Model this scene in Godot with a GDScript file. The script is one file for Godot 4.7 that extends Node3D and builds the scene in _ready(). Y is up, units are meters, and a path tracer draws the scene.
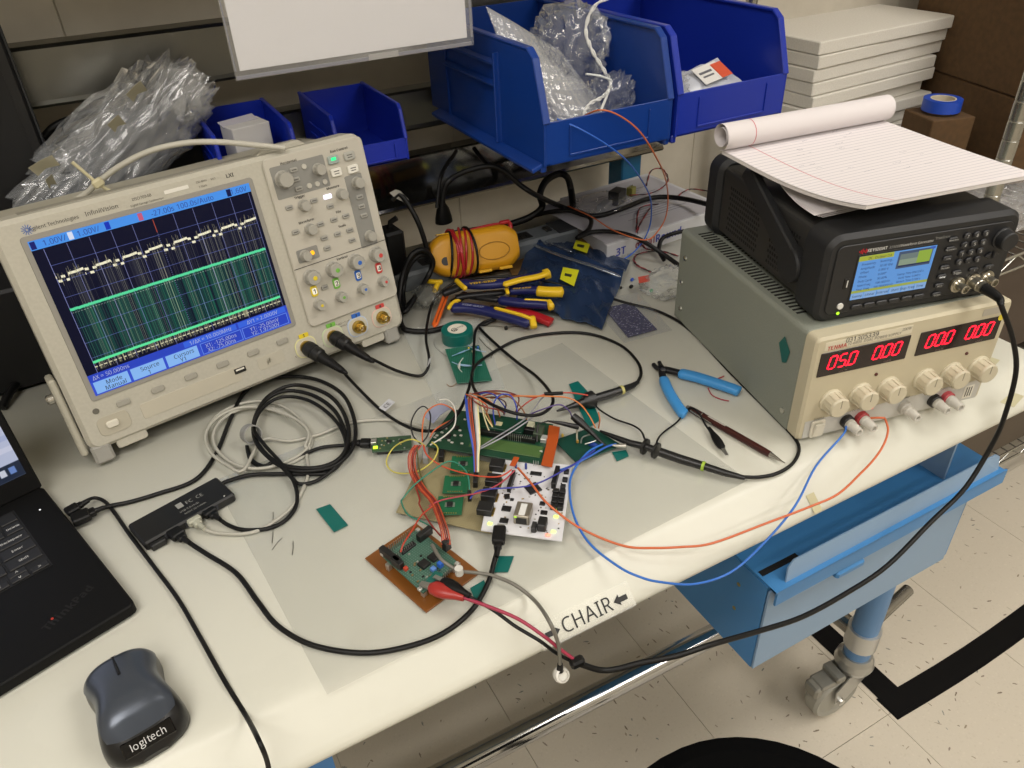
extends Node3D

# ---------------------------------------------------------------- frame of reference
# x runs along the bench edge to the right, z out of the bench towards the viewer, y up.
const T := 0.75                                    # bench top above the floor
const FPX := 773.3                                 # focal length in pixels of the 1024 x 768 frame
var cam_at := Vector3(-0.2239, T + 0.5912, 0.7783)
var cam_turn := Basis.from_euler(Vector3(-0.6077, -0.4736, -0.0455), EULER_ORDER_YXZ)

func ray(u: float, v: float) -> Vector3:
	return cam_turn * Vector3((u - 512.0) / FPX, -(v - 384.0) / FPX, -1.0)

func at(u: float, v: float, h := 0.0) -> Vector3:  # point at height h over the bench top
	var d := ray(u, v)
	return cam_at + d * ((T + h - cam_at.y) / d.y)

func at_z(u: float, v: float, z: float) -> Vector3:
	var d := ray(u, v)
	return cam_at + d * ((z - cam_at.z) / d.z)

# ---------------------------------------------------------------- shapes
class MB:
	var v := PackedVector3Array()
	var n := PackedVector3Array()
	var uv := PackedVector2Array()
	var ix := PackedInt32Array()
	var x := Transform3D()

	func on(t: Transform3D) -> MB:
		x = t
		return self

	func vert(p: Vector3, nm: Vector3, u := Vector2.ZERO) -> int:
		v.append(x * p)
		n.append((x.basis * nm).normalized())
		uv.append(u)
		return v.size() - 1

	func tri(a: int, b: int, c: int) -> void:
		var g := (v[b] - v[a]).cross(v[c] - v[a])
		if g.dot(n[a] + n[b] + n[c]) > 0.0:
			ix.append_array(PackedInt32Array([a, c, b]))
		else:
			ix.append_array(PackedInt32Array([a, b, c]))

	func quad(a: int, b: int, c: int, d: int) -> void:
		tri(a, b, c)
		tri(a, c, d)

	func face(pts: Array, nm: Vector3, uvs: Array = []) -> void:
		var f := v.size()
		for i in pts.size():
			vert(pts[i], nm, uvs[i] if uvs.size() > i else Vector2.ZERO)
		for i in range(2, pts.size()):
			tri(f, f + i - 1, f + i)

	func box(c: Vector3, s: Vector3, b := Basis.IDENTITY, bev := 0.0) -> MB:
		var h := s * 0.5
		var e := minf(bev, minf(h.x, minf(h.y, h.z)) * 0.9)
		for ax in 3:
			var a1 := (ax + 1) % 3
			var a2 := (ax + 2) % 3
			for sg in [-1.0, 1.0]:
				var pts := []
				for k in [[-1, -1], [1, -1], [1, 1], [-1, 1]]:
					var p := Vector3.ZERO
					p[ax] = h[ax] * sg
					p[a1] = (h[a1] - e) * k[0]
					p[a2] = (h[a2] - e) * k[1]
					pts.append(c + b * p)
				var nm := Vector3.ZERO
				nm[ax] = sg
				face(pts, b * nm, [Vector2(0, 1), Vector2(1, 1), Vector2(1, 0), Vector2(0, 0)])
		if e > 0.0:
			for ax in 3:
				var a1 := (ax + 1) % 3
				var a2 := (ax + 2) % 3
				for s1 in [-1.0, 1.0]:
					for s2 in [-1.0, 1.0]:
						var pts := []
						for k in [[-1, 0], [1, 0], [1, 1], [-1, 1]]:
							var p := Vector3.ZERO
							p[ax] = (h[ax] - e) * k[0]
							p[a1] = (h[a1] - (0.0 if k[1] == 0 else e)) * s1
							p[a2] = (h[a2] - (e if k[1] == 0 else 0.0)) * s2
							pts.append(c + b * p)
						var nm := Vector3.ZERO
						nm[a1] = s1
						nm[a2] = s2
						face(pts, b * nm)
			for s0 in [-1.0, 1.0]:
				for s1 in [-1.0, 1.0]:
					for s2 in [-1.0, 1.0]:
						var q := Vector3(h.x * s0, h.y * s1, h.z * s2)
						var pts := []
						for ax in 3:
							var p := q - Vector3(s0, s1, s2) * e
							p[ax] = q[ax]
							pts.append(c + b * p)
						face(pts, b * Vector3(s0, s1, s2))
		return self

	# polygon in the local xy plane, pushed from z0 to z1
	func prism(poly: PackedVector2Array, z0: float, z1: float, bev := 0.0, smooth := false) -> MB:
		var m := poly.size()
		var area := 0.0
		for i in m:
			var a := poly[i]
			var b := poly[(i + 1) % m]
			area += a.x * b.y - b.x * a.y
		var sg := 1.0 if area > 0.0 else -1.0
		var nor := []                                  # outward edge normals
		for i in m:
			var d := (poly[(i + 1) % m] - poly[i]).normalized()
			nor.append(Vector2(d.y, -d.x) * sg)
		var inset := PackedVector2Array()
		var vn := []
		for i in m:
			var s: Vector2 = nor[(i + m - 1) % m] + nor[i]
			s = s.normalized() if s.length() > 0.01 else nor[i]
			vn.append(s)
			inset.append(poly[i] - s * bev / maxf(0.4, s.dot(nor[i])))
		var tris := Geometry2D.triangulate_polygon(inset)
		for side in [0, 1]:
			var z: float = [z0, z1][side]
			var nm := Vector3(0, 0, -1 if side == 0 else 1) * signf(z1 - z0)
			var f := v.size()
			for p in inset:
				vert(Vector3(p.x, p.y, z), nm, p)
			for i in range(0, tris.size(), 3):
				tri(f + tris[i], f + tris[i + 1], f + tris[i + 2])
		var dz := signf(z1 - z0) * bev
		var rings := [[z0 + dz, z1 - dz, poly, poly, 0.0]]
		if bev > 0.0:
			rings.append([z0, z0 + dz, inset, poly, -1.0])
			rings.append([z1 - dz, z1, poly, inset, 1.0])
		for rg in rings:
			for i in m:
				var j := (i + 1) % m
				var up: Vector3 = Vector3(0, 0, rg[4] * signf(z1 - z0))
				var na: Vector2 = vn[i] if smooth else nor[i]
				var nb: Vector2 = vn[j] if smooth else nor[i]
				var n3a := Vector3(na.x, na.y, 0) + up
				var n3b := Vector3(nb.x, nb.y, 0) + up
				var a: Vector2 = rg[2][i]
				var b: Vector2 = rg[2][j]
				var c: Vector2 = rg[3][j]
				var d: Vector2 = rg[3][i]
				quad(vert(Vector3(a.x, a.y, rg[0]), n3a), vert(Vector3(b.x, b.y, rg[0]), n3b), vert(Vector3(c.x, c.y, rg[1]), n3b), vert(Vector3(d.x, d.y, rg[1]), n3a))
		return self

	# r is a number or an array of radii, one for each point
	func tube(pts: Array, r: Variant, seg := 8) -> MB:
		var m := pts.size()
		if m < 2:
			return self
		var t0: Vector3 = (pts[1] - pts[0]).normalized()
		var side := t0.cross(Vector3.UP if absf(t0.y) < 0.9 else Vector3.RIGHT).normalized()
		var prev := -1
		for i in m:
			var t: Vector3 = (pts[mini(i + 1, m - 1)] - pts[maxi(i - 1, 0)])
			t = t.normalized() if t.length() > 1e-9 else t0
			side = (side - t * side.dot(t))
			side = side.normalized() if side.length() > 1e-6 else t.cross(Vector3.UP).normalized()
			var up := t.cross(side)
			var rr: float = r[i] if r is Array else r
			var f := v.size()
			for k in seg:
				var a := TAU * k / seg
				var d := side * cos(a) + up * sin(a)
				vert(pts[i] + d * rr, d, Vector2(float(k) / seg, float(i)))
			if prev >= 0:
				for k in seg:
					var k2 := (k + 1) % seg
					quad(prev + k, prev + k2, f + k2, f + k)
			if i == 0 or i == m - 1:
				var nm := -t if i == 0 else t
				var g := v.size()
				for k in seg:
					var a := TAU * k / seg
					vert(pts[i] + (side * cos(a) + up * sin(a)) * rr, nm)
				for k in range(2, seg):
					tri(g, g + k - 1, g + k)
			prev = f
			t0 = t
		return self

	# profile (radius, height) turned round the local y axis
	func lathe(prof: Array, seg := 24, b := Transform3D()) -> MB:
		for i in prof.size() - 1:
			var p: Vector2 = prof[i]
			var q: Vector2 = prof[i + 1]
			var d := (q - p)
			if d.length() < 1e-7:
				continue
			var nn := Vector2(d.y, -d.x).normalized()
			var f := v.size()
			for k in seg + 1:
				var a := TAU * k / seg
				var nm := b.basis * Vector3(cos(a) * nn.x, nn.y, sin(a) * nn.x)
				vert(b * Vector3(cos(a) * p.x, p.y, sin(a) * p.x), nm, Vector2(float(k) / seg, 0))
				vert(b * Vector3(cos(a) * q.x, q.y, sin(a) * q.x), nm, Vector2(float(k) / seg, 1))
			for k in seg:
				quad(f + 2 * k, f + 2 * k + 1, f + 2 * k + 3, f + 2 * k + 2)
		return self

	func smooth(from_v: int, from_i: int) -> void:
		for i in range(from_v, v.size()):
			n[i] = Vector3.ZERO
		for i in range(from_i, ix.size(), 3):
			var g := (v[ix[i + 2]] - v[ix[i]]).cross(v[ix[i + 1]] - v[ix[i]])
			for k in 3:
				n[ix[i + k]] += g
		for i in range(from_v, v.size()):
			n[i] = n[i].normalized() if n[i].length() > 1e-12 else Vector3.UP

	# rings of equal length joined into a skin; ends closed
	func loft(rings: Array, cap := true, closed := true) -> MB:
		var fv := v.size()
		var fi := ix.size()
		var m: int = rings[0].size()
		for r in rings.size():
			var c := Vector3.ZERO
			for p in rings[r]:
				c += p
			c /= m
			for k in m:
				var o: Vector3 = rings[r][k] - c
				vert(rings[r][k], o.normalized() if o.length() > 1e-9 else Vector3.UP, Vector2(float(k) / (m - 1), float(r) / (rings.size() - 1)))
		for r in rings.size() - 1:
			for k in (m if closed else m - 1):
				var k2 := (k + 1) % m
				quad(fv + r * m + k, fv + r * m + k2, fv + (r + 1) * m + k2, fv + (r + 1) * m + k)
		smooth(fv, fi)
		if cap:
			for e in [0, rings.size() - 1]:
				var o: int = e * m
				var c := Vector3.ZERO
				var other := Vector3.ZERO
				for k in m:
					c += rings[e][k] / m
					other += rings[1 if e == 0 else e - 1][k] / m
				var nm := (c - other).normalized()
				var ci := vert(c, nm)
				var g := v.size()
				for k in m:
					vert(rings[e][k], nm)
				for k in m:
					tri(ci, g + k, g + (k + 1) % m)
		return self

	# a sheet from rows of points, with its underside th below it
	func sheet(rows: Array, th := 0.0003, up := Vector3.UP) -> MB:
		var nr := rows.size()
		var nc: int = rows[0].size()
		for lay in 2:
			var fv := v.size()
			var fi := ix.size()
			for r in nr:
				for c in nc:
					vert(rows[r][c] - up * th * lay, up if lay == 0 else -up, Vector2(float(c) / (nc - 1), float(r) / (nr - 1)))
			for r in nr - 1:
				for c in nc - 1:
					var a := fv + r * nc + c
					quad(a, a + 1, a + nc + 1, a + nc)
			smooth(fv, fi)
		var rim := []
		for c in nc:
			rim.append(rows[0][c])
		for r in range(1, nr):
			rim.append(rows[r][nc - 1])
		for c in range(nc - 2, -1, -1):
			rim.append(rows[nr - 1][c])
		for r in range(nr - 2, 0, -1):
			rim.append(rows[r][0])
		var mid := Vector3.ZERO
		for p in rim:
			mid += p / rim.size()
		for i in rim.size():
			var a: Vector3 = rim[i]
			var b: Vector3 = rim[(i + 1) % rim.size()]
			var nm := (b - a).cross(up)
			if nm.dot((a + b) * 0.5 - mid) < 0:
				nm = -nm
			face([a, b, b - up * th, a - up * th], nm.normalized() if nm.length() > 1e-9 else up)
		return self

	func mesh() -> ArrayMesh:
		var a := []
		a.resize(Mesh.ARRAY_MAX)
		a[Mesh.ARRAY_VERTEX] = v
		a[Mesh.ARRAY_NORMAL] = n
		a[Mesh.ARRAY_TEX_UV] = uv
		a[Mesh.ARRAY_INDEX] = ix
		var am := ArrayMesh.new()
		am.add_surface_from_arrays(Mesh.PRIMITIVE_TRIANGLES, a)
		return am

func mb(t := Transform3D()) -> MB:
	return MB.new().on(t)

func rr(w: float, h: float, r: float, seg := 4, c := Vector2.ZERO) -> PackedVector2Array:
	var out := PackedVector2Array()
	r = minf(r, minf(w, h) * 0.499)
	for q in 4:
		var o := Vector2((w / 2 - r) * [1, -1, -1, 1][q], (h / 2 - r) * [1, 1, -1, -1][q])
		for k in seg + 1:
			var a := PI / 2 * (q + float(k) / seg)
			out.append(c + o + Vector2(cos(a), sin(a)) * r)
	return out

func smoothed(pts: Array, per := 6) -> Array:      # Catmull-Rom through the points
	var out := []
	var m := pts.size()
	for i in m - 1:
		var p0: Vector3 = pts[maxi(i - 1, 0)]
		var p1: Vector3 = pts[i]
		var p2: Vector3 = pts[i + 1]
		var p3: Vector3 = pts[mini(i + 2, m - 1)]
		for k in per:
			var t := float(k) / per
			out.append(0.5 * ((2.0 * p1) + (p2 - p0) * t + (2.0 * p0 - 5.0 * p1 + 4.0 * p2 - p3) * t * t + (3.0 * p1 - p0 - 3.0 * p2 + p3) * t * t * t))
	out.append(pts[m - 1])
	return out

func px_path(a: Array) -> Array:                   # [[u, v, h], ...] to world points
	var out := []
	for p in a:
		out.append(at(p[0], p[1], p[2] if p.size() > 2 else 0.003))
	return out

# ---------------------------------------------------------------- materials
var cache := {}
func mat(hex: String, rough := 0.6, metal := 0.0, more := {}) -> StandardMaterial3D:
	var key := [hex, rough, metal, more]
	if cache.has(key):
		return cache[key]
	var m := StandardMaterial3D.new()
	m.albedo_color = Color(hex)
	m.roughness = rough
	m.metallic = metal
	for k in more:
		m.set(k, more[k])
	if m.albedo_color.a < 0.999:
		m.transparency = BaseMaterial3D.TRANSPARENCY_ALPHA
	cache[key] = m
	return m

func glow(hex: String, k := 1.0, base := "050505") -> StandardMaterial3D:
	return mat(base, 0.4, 0.0, {"emission_enabled": true, "emission": Color(hex), "emission_energy_multiplier": k})

var tex_cache := {}
func noise_tex(key: String, size: int, freq: float, ramp: Array, kind := FastNoiseLite.TYPE_SIMPLEX_SMOOTH, oct := 4, seed_ := 1, normal := false, bump := 4.0) -> NoiseTexture2D:
	if tex_cache.has(key):
		return tex_cache[key]
	var nz := FastNoiseLite.new()
	nz.noise_type = kind
	nz.frequency = freq
	nz.fractal_octaves = oct
	nz.seed = seed_
	var t := NoiseTexture2D.new()
	t.width = size
	t.height = size
	t.seamless = true
	t.noise = nz
	if normal:
		t.as_normal_map = true
		t.bump_strength = bump
	elif ramp.size():
		var g := Gradient.new()
		var offs := PackedFloat32Array()
		var cols := PackedColorArray()
		for e in ramp:
			offs.append(e[0])
			cols.append(Color(e[1]))
		g.offsets = offs
		g.colors = cols
		t.color_ramp = g
	tex_cache[key] = t
	return t

func tri_mat(tex: Texture2D, scale: float, rough: float, metal := 0.0, more := {}, world := true) -> StandardMaterial3D:
	var m := StandardMaterial3D.new()
	m.albedo_texture = tex
	m.uv1_triplanar = true
	m.uv1_world_triplanar = world
	m.uv1_scale = Vector3.ONE * scale
	m.roughness = rough
	m.metallic = metal
	for k in more:
		m.set(k, more[k])
	return m

# ---------------------------------------------------------------- nodes
var used := {}
func numbered(s: String) -> String:
	if not used.has(s):
		used[s] = 0
		return s
	used[s] += 1
	return "%s_%03d" % [s, used[s]]

func tag(o: Node, label: String, category: String, group := "", kind := "") -> Node:
	if label:
		o.set_meta("label", label)
	if category:
		o.set_meta("category", category)
	if group:
		o.set_meta("group", group)
	if kind:
		o.set_meta("kind", kind)
	return o

func thing(called: String, label: String, category: String, t := Transform3D(), group := "") -> Node3D:
	var o := Node3D.new()
	o.name = numbered(called)
	add_child(o)
	o.transform = t
	tag(o, label, category, group)
	return o

func part(parent: Node, called: String, b: MB, m: Material, t := Transform3D()) -> MeshInstance3D:
	var o := MeshInstance3D.new()
	o.name = called
	o.mesh = b.mesh()
	o.material_override = m
	o.transform = t
	parent.add_child(o, true)
	return o

func again(parent: Node, called: String, me: Mesh, m: Material, t := Transform3D()) -> MeshInstance3D:
	var o := MeshInstance3D.new()
	o.name = called
	o.mesh = me
	o.material_override = m
	o.transform = t
	parent.add_child(o, true)
	return o

func single(called: String, b: MB, m: Material, label: String, category: String, group := "", kind := "") -> MeshInstance3D:
	var o := part(self, numbered(called), b, m)
	tag(o, label, category, group, kind)
	return o

func structure(called: String, b: MB, m: Material) -> MeshInstance3D:
	var o := part(self, called, b, m)
	o.set_meta("kind", "structure")
	return o

var fonts := {}
func text(parent: Node, s: String, size: float, t: Transform3D, m: Material, called := "lettering", bold := false, face := "Droid Sans", left := false) -> MeshInstance3D:
	var fk := face + str(bold)
	if not fonts.has(fk):
		var f := SystemFont.new()
		f.font_names = PackedStringArray([face])
		f.font_weight = 700 if bold else 400
		fonts[fk] = f
	var tm := TextMesh.new()
	tm.text = s
	tm.font = fonts[fk]
	tm.font_size = 24
	tm.pixel_size = size / 24.0
	tm.depth = 0.0
	tm.curve_step = 3.0
	tm.horizontal_alignment = HORIZONTAL_ALIGNMENT_LEFT if left else HORIZONTAL_ALIGNMENT_CENTER
	var o := MeshInstance3D.new()
	o.name = called
	o.mesh = tm
	o.material_override = m
	o.transform = t
	parent.add_child(o, true)
	return o

func xf(p: Vector3, yaw := 0.0, pitch := 0.0, roll := 0.0) -> Transform3D:
	return Transform3D(Basis.from_euler(Vector3(pitch, yaw, roll), EULER_ORDER_YXZ), p)

func looking(p: Vector3, x_axis: Vector3, y_hint := Vector3.UP) -> Transform3D:   # x along x_axis, y near y_hint
	var bx := x_axis.normalized()
	var bz := bx.cross(y_hint).normalized()
	var by := bz.cross(bx)
	return Transform3D(Basis(bx, by, bz), p)
const UP_FLAT := Basis(Vector3(1, 0, 0), Vector3(0, 0, -1), Vector3(0, 1, 0))    # text lying on a level surface

# ---------------------------------------------------------------- the room
const XZY := Basis(Vector3(0, 0, 1), Vector3(0, 1, 0), Vector3(1, 0, 0))   # a (z, y) profile pushed along x

func build_view() -> void:
	var c := Camera3D.new()
	c.name = "camera"
	add_child(c)
	c.transform = Transform3D(cam_turn, cam_at)
	c.fov = rad_to_deg(2.0 * atan(384.0 / FPX))
	c.near = 0.02
	c.current = true
	var e := Environment.new()
	e.background_mode = Environment.BG_COLOR
	e.background_color = Color(0.02, 0.02, 0.02)
	e.tonemap_mode = Environment.TONE_MAPPER_LINEAR
	e.tonemap_exposure = 1.0
	e.sdfgi_enabled = true
	e.ssao_enabled = true
	e.ssil_enabled = true
	var w := WorldEnvironment.new()
	w.name = "environment"
	w.environment = e
	add_child(w)
	for p in [Vector3(-1.05, 2.69, 0.8), Vector3(1.45, 2.69, 0.8), Vector3(-1.05, 2.69, 2.0), Vector3(1.45, 2.69, 2.0), Vector3(-1.05, 2.69, 3.2), Vector3(1.45, 2.69, 3.2)]:
		ceiling_light(p)

func ceiling_light(p: Vector3) -> void:
	var o := thing("ceiling_light", "long white fluorescent panel set in the ceiling grid", "ceiling light", Transform3D(Basis.IDENTITY, p), "fluorescent ceiling panels")
	var fr := mb()
	for s in [-1, 1]:
		fr.box(Vector3(0, 0, s * 0.3), Vector3(1.24, 0.03, 0.03))
		fr.box(Vector3(s * 0.605, 0, 0), Vector3(0.03, 0.03, 0.58))
	part(o, "frame", fr, mat("e8e8e4", 0.5))
	part(o, "diffuser", mb().box(Vector3(0, 0.005, 0), Vector3(1.18, 0.008, 0.57)), glow("fffaf4", 1.4, "d0d0d0"))
	var l := AreaLight3D.new()
	l.name = "light"
	l.area_size = Vector2(1.18, 0.57)
	l.light_color = Color("fffaf4")
	l.light_energy = 1.98
	l.shadow_enabled = true
	l.area_range = 12.0
	o.add_child(l)
	l.transform = Transform3D(Basis.from_euler(Vector3(-PI / 2, 0, 0)), Vector3(0, -0.004, 0))

func build_room() -> void:
	var beige := tri_mat(noise_tex("wall", 512, 0.02, [[0.0, "bfb8a9"], [0.5, "c4bdae"], [1.0, "c9c2b3"]], FastNoiseLite.TYPE_SIMPLEX_SMOOTH, 5, 3), 1.3, 0.7)
	var x0 := -2.6
	var x1 := 3.0
	var z1 := 3.9
	var zb := -0.62
	var wb := structure("wall_back", mb().box(Vector3((x0 + x1) / 2, 1.35, zb - 0.075), Vector3(x1 - x0, 2.7, 0.13)), mat("c4bdae", 0.8))
	var seam := at_z(60, 20, zb).x
	for k in range(-4, 5):
		var a := seam + k * 0.61
		part(wb, "wall_panel", mb().box(Vector3(a + 0.305, 1.35, zb - 0.005), Vector3(0.6092, 2.7, 0.012), Basis.IDENTITY, 0.0015), beige)
	structure("wall_left", mb().box(Vector3(x0 - 0.06, 1.35, (zb + z1) / 2), Vector3(0.12, 2.7, z1 - zb + 0.2)), mat("c4bdae", 0.8))
	structure("wall_right", mb().box(Vector3(x1 + 0.06, 1.35, (zb + z1) / 2), Vector3(0.12, 2.7, z1 - zb + 0.2)), mat("c4bdae", 0.8))
	structure("wall_front", mb().box(Vector3((x0 + x1) / 2, 1.35, z1 + 0.06), Vector3(x1 - x0 + 0.2, 2.7, 0.12)), mat("c4bdae", 0.8))
	structure("ceiling", mb().box(Vector3((x0 + x1) / 2, 2.76, (zb + z1) / 2), Vector3(x1 - x0 + 0.2, 0.1, z1 - zb + 0.2)), mat("dedbd2", 0.9))
	var fl := structure("floor", mb().box(Vector3((x0 + x1) / 2, -0.055, (zb + z1) / 2), Vector3(x1 - x0 + 0.2, 0.1, z1 - zb + 0.2)), mat("a79e8c", 0.6))
	# vinyl tiles: cream with brown and grey flecks drawn as short strokes
	var rng := RandomNumberGenerator.new()
	var tile_mats := []
	for k in 4:
		rng.seed = 50 + k
		var im := Image.create(512, 512, false, Image.FORMAT_RGB8)
		im.fill(Color("cac1b0"))
		for i in 2600:
			var px := rng.randi_range(0, 511)
			var py := rng.randi_range(0, 511)
			var s := rng.randi_range(2, 7)
			im.fill_rect(Rect2i(px, py, s, rng.randi_range(2, 6)), Color("cac1b0").lerp(Color(["d3cab9", "c0b7a5", "c5bbaa"][i % 3]), rng.randf() * 0.6))
		for i in 44:
			var px := rng.randf_range(10, 500)
			var py := rng.randf_range(10, 500)
			var a := rng.randf_range(-1.5, 1.5)
			var ln := rng.randf_range(4, 20)
			var col := Color(["6e6250", "8d806b", "9b8f7b", "7f8078", "85786a"][rng.randi() % 5])
			for j in int(ln):
				var wd := 1.2 + 4.2 * sin(PI * j / ln) * rng.randf()
				var q := Vector2(px, py) + Vector2(cos(a), sin(a)) * j
				im.fill_rect(Rect2i(int(q.x), int(q.y - wd / 2), 2, int(wd) + 1), im.get_pixelv(Vector2i(clampi(int(q.x), 0, 511), clampi(int(q.y), 0, 511))).lerp(col, 0.75))
		im.generate_mipmaps()
		var m := StandardMaterial3D.new()
		m.albedo_texture = ImageTexture.create_from_image(im)
		m.roughness = 0.32
		tile_mats.append(m)
	var ts := 0.305
	var tm := MB.new()
	tm.face([Vector3(-ts / 2 + 0.0005, 0, -ts / 2 + 0.0005), Vector3(ts / 2 - 0.0005, 0, -ts / 2 + 0.0005), Vector3(ts / 2 - 0.0005, 0, ts / 2 - 0.0005), Vector3(-ts / 2 + 0.0005, 0, ts / 2 - 0.0005)], Vector3.UP, [Vector2(0, 0), Vector2(1, 0), Vector2(1, 1), Vector2(0, 1)])
	for s in [[0, -1], [0, 1], [-1, 0], [1, 0]]:
		var h := ts / 2 - 0.0005
		var d := Vector3(s[0], 0, s[1])
		var e := Vector3(s[1], 0, s[0])
		tm.face([(d + e) * h, (d - e) * h, (d - e) * h - Vector3(0, 0.005, 0), (d + e) * h - Vector3(0, 0.005, 0)], d)
	var tme := tm.mesh()
	for i in range(-4, 5):
		for j in range(-3, 4):
			var t := Transform3D(Basis(Vector3.UP, PI / 2 * ((i * 3 + j * 5) & 3)), Vector3(0.735 + (i + 0.5) * ts, 0.0, 0.365 + (j + 0.5) * ts))
			again(fl, "floor_tile", tme, tile_mats[absi(i * 7 + j * 3) % 4], t)
	# black tape line on the floor, one corner
	var tp := mb()
	var rows := []
	for k in 24:
		var xx := 0.742 + k * 0.08
		var wob := 0.006 * sin(k * 0.55) + (0.012 if k > 5 else 0.0) * 0.0
		rows.append([Vector3(xx, 0.0010, 0.333 + wob), Vector3(xx, 0.0010, 0.381 + wob)])
	tp.sheet(rows, 0.0008)
	rows = []
	for k in 12:
		rows.append([Vector3(0.746 + 0.001 * sin(k), 0.0016, 0.375 - k * 0.07), Vector3(0.797, 0.0016, 0.375 - k * 0.07)])
	tp.sheet(rows, 0.0008)
	single("floor_tape", tp, mat("090808", 0.6, 0.0, {"metallic_specular": 0.25}), "wide black tape line with a corner on the speckled floor", "tape")

# ---------------------------------------------------------------- the bench
func steel(r := 0.25, c := "9a9892") -> StandardMaterial3D:
	return mat(c, r, 0.9)

func build_bench() -> void:
	var o := thing("workbench", "blue steel workbench with white rolled-edge top, rails and caster", "workbench")
	var laminate := tri_mat(noise_tex("lam", 1024, 0.006, [[0.0, "c7c5b7"], [0.25, "cdccbf"], [0.75, "cfcec1"], [1.0, "c9c7b9"]], FastNoiseLite.TYPE_SIMPLEX_SMOOTH, 6, 8), 0.9, 0.38)
	var blue := mat("3f7db4", 0.42)
	var pale := mat("7d98b4", 0.42)
	var poly := PackedVector2Array([Vector2(-0.46, T - 0.035), Vector2(-0.46, T)])
	for q in [[0.318, 0.0], [0.326, -0.0004], [0.333, -0.0016], [0.340, -0.0045], [0.3695, -0.0300], [0.3735, -0.0345], [0.3755, -0.0390], [0.3750, -0.0435], [0.3710, -0.0470], [0.3640, -0.0480], [0.335, -0.0480]]:
		poly.append(Vector2(q[0], T + q[1]))
	part(o, "tabletop", mb(Transform3D(XZY, Vector3.ZERO)).prism(poly, -1.35, 0.80, 0.0, true), laminate)
	var fr := mb()
	fr.box(Vector3(-0.28, T - 0.06, 0.28), Vector3(2.0, 0.05, 0.03))
	fr.box(Vector3(-0.28, T - 0.06, -0.42), Vector3(2.0, 0.05, 0.03))
	part(o, "apron", fr, blue)
	# drawer hung under the front edge
	var dx0 := 0.318
	var dx1 := 0.70
	var dr := part(o, "drawer_box", box_shell(dx0, dx1, T - 0.302, T - 0.148, 0.06, 0.368), blue)
	part(dr, "front_panel", mb().box(Vector3((dx0 + 0.69) / 2, T - 0.228, 0.3705), Vector3(0.69 - dx0, 0.148, 0.003)), pale)
	for k in 2:
		part(dr, "screw", mb().lathe([Vector2(0.0, 0.001), Vector2(0.003, 0.001), Vector2(0.003, -0.001)], 10, Transform3D(Basis.from_euler(Vector3(0, 0, PI / 2)), Vector3(dx0 - 0.0005, T - 0.185 - 0.045 * k, 0.325))), mat("b3a66b", 0.3, 0.9))
	var lid := part(o, "drawer_lid", mb().box(Vector3((dx0 + 0.742) / 2, T - 0.146, 0.25), Vector3(0.742 - dx0, 0.003, 0.26)), blue)
	part(lid, "slot", mb().box(Vector3(0.352, T - 0.1440, 0.350), Vector3(0.06, 0.0008, 0.008), Basis(Vector3.UP, 0.0)), mat("050505", 0.9))
	part(lid, "lip", mb().box(Vector3((dx0 + 0.005 + 0.745) / 2, T - 0.158, 0.3795), Vector3(0.745 - dx0, 0.024, 0.003)).box(Vector3((dx0 + 0.742) / 2, T - 0.1465, 0.376), Vector3(0.742 - dx0, 0.003, 0.010)), blue)
	var pl := PackedVector2Array([Vector2(0.338, -0.002), Vector2(0.735, -0.002), Vector2(0.735, 0.022), Vector2(0.727, 0.028), Vector2(0.352, 0.028), Vector2(0.343, 0.020)])
	part(lid, "label_plate", mb(xf(Vector3(0, T - 0.146, 0.374), 0, -0.22)).prism(pl, -0.001, 0.001), pale)
	part(lid, "catch", mb().box(Vector3(0.45, T - 0.178, 0.377), Vector3(0.05, 0.012, 0.012), Basis.IDENTITY, 0.003), blue)
	part(o, "hanger_bracket", mb().box(Vector3(0.655, T - 0.095, 0.25), Vector3(0.004, 0.10, 0.20)), pale)
	part(o, "hanger_bracket", mb().box(Vector3(0.33, T - 0.095, 0.20), Vector3(0.004, 0.10, 0.14)), blue)
	# leg, clamp, caster
	var lx := 0.684
	var lz := 0.300
	part(o, "leg", mb().lathe([Vector2(0.0, 0.13), Vector2(0.0225, 0.13), Vector2(0.0225, 0.70), Vector2(0, 0.70)], 24, Transform3D(Basis.IDENTITY, Vector3(lx, 0, lz))), mat("5b84b0", 0.42))
	var cl := part(o, "clamp", mb().lathe([Vector2(0.0225, 0.170), Vector2(0.0275, 0.170), Vector2(0.0275, 0.213), Vector2(0.0225, 0.213)], 24, Transform3D(Basis.IDENTITY, Vector3(lx, 0, lz))), mat("c9c9c6", 0.35, 0.8))
	part(cl, "cross_tube", mb().tube([Vector3(lx, 0.19, lz), Vector3(lx - 0.01, 0.19, 0.16)], 0.016, 14).tube([Vector3(lx, 0.17, lz - 0.01), Vector3(lx + 0.165, 0.175, lz - 0.035)], 0.011, 14), steel(0.2))
	var ca := part(o, "caster", mb().lathe([Vector2(0.0, 0.145), Vector2(0.026, 0.145), Vector2(0.031, 0.136), Vector2(0.034, 0.122), Vector2(0.030, 0.110), Vector2(0.0, 0.110)], 28, Transform3D(Basis.IDENTITY, Vector3(lx, 0, lz))), mat("b5b5b1", 0.28, 0.85))
	var roll := Vector3(-0.95, 0, -0.05).normalized()     # the way the wheel trails
	var wc := Vector3(lx, 0.052, lz) + roll * 0.036
	var axle := roll.cross(Vector3.UP).normalized()
	var ab := Basis(axle.cross(Vector3.UP).normalized(), axle, Vector3.UP)
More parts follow.
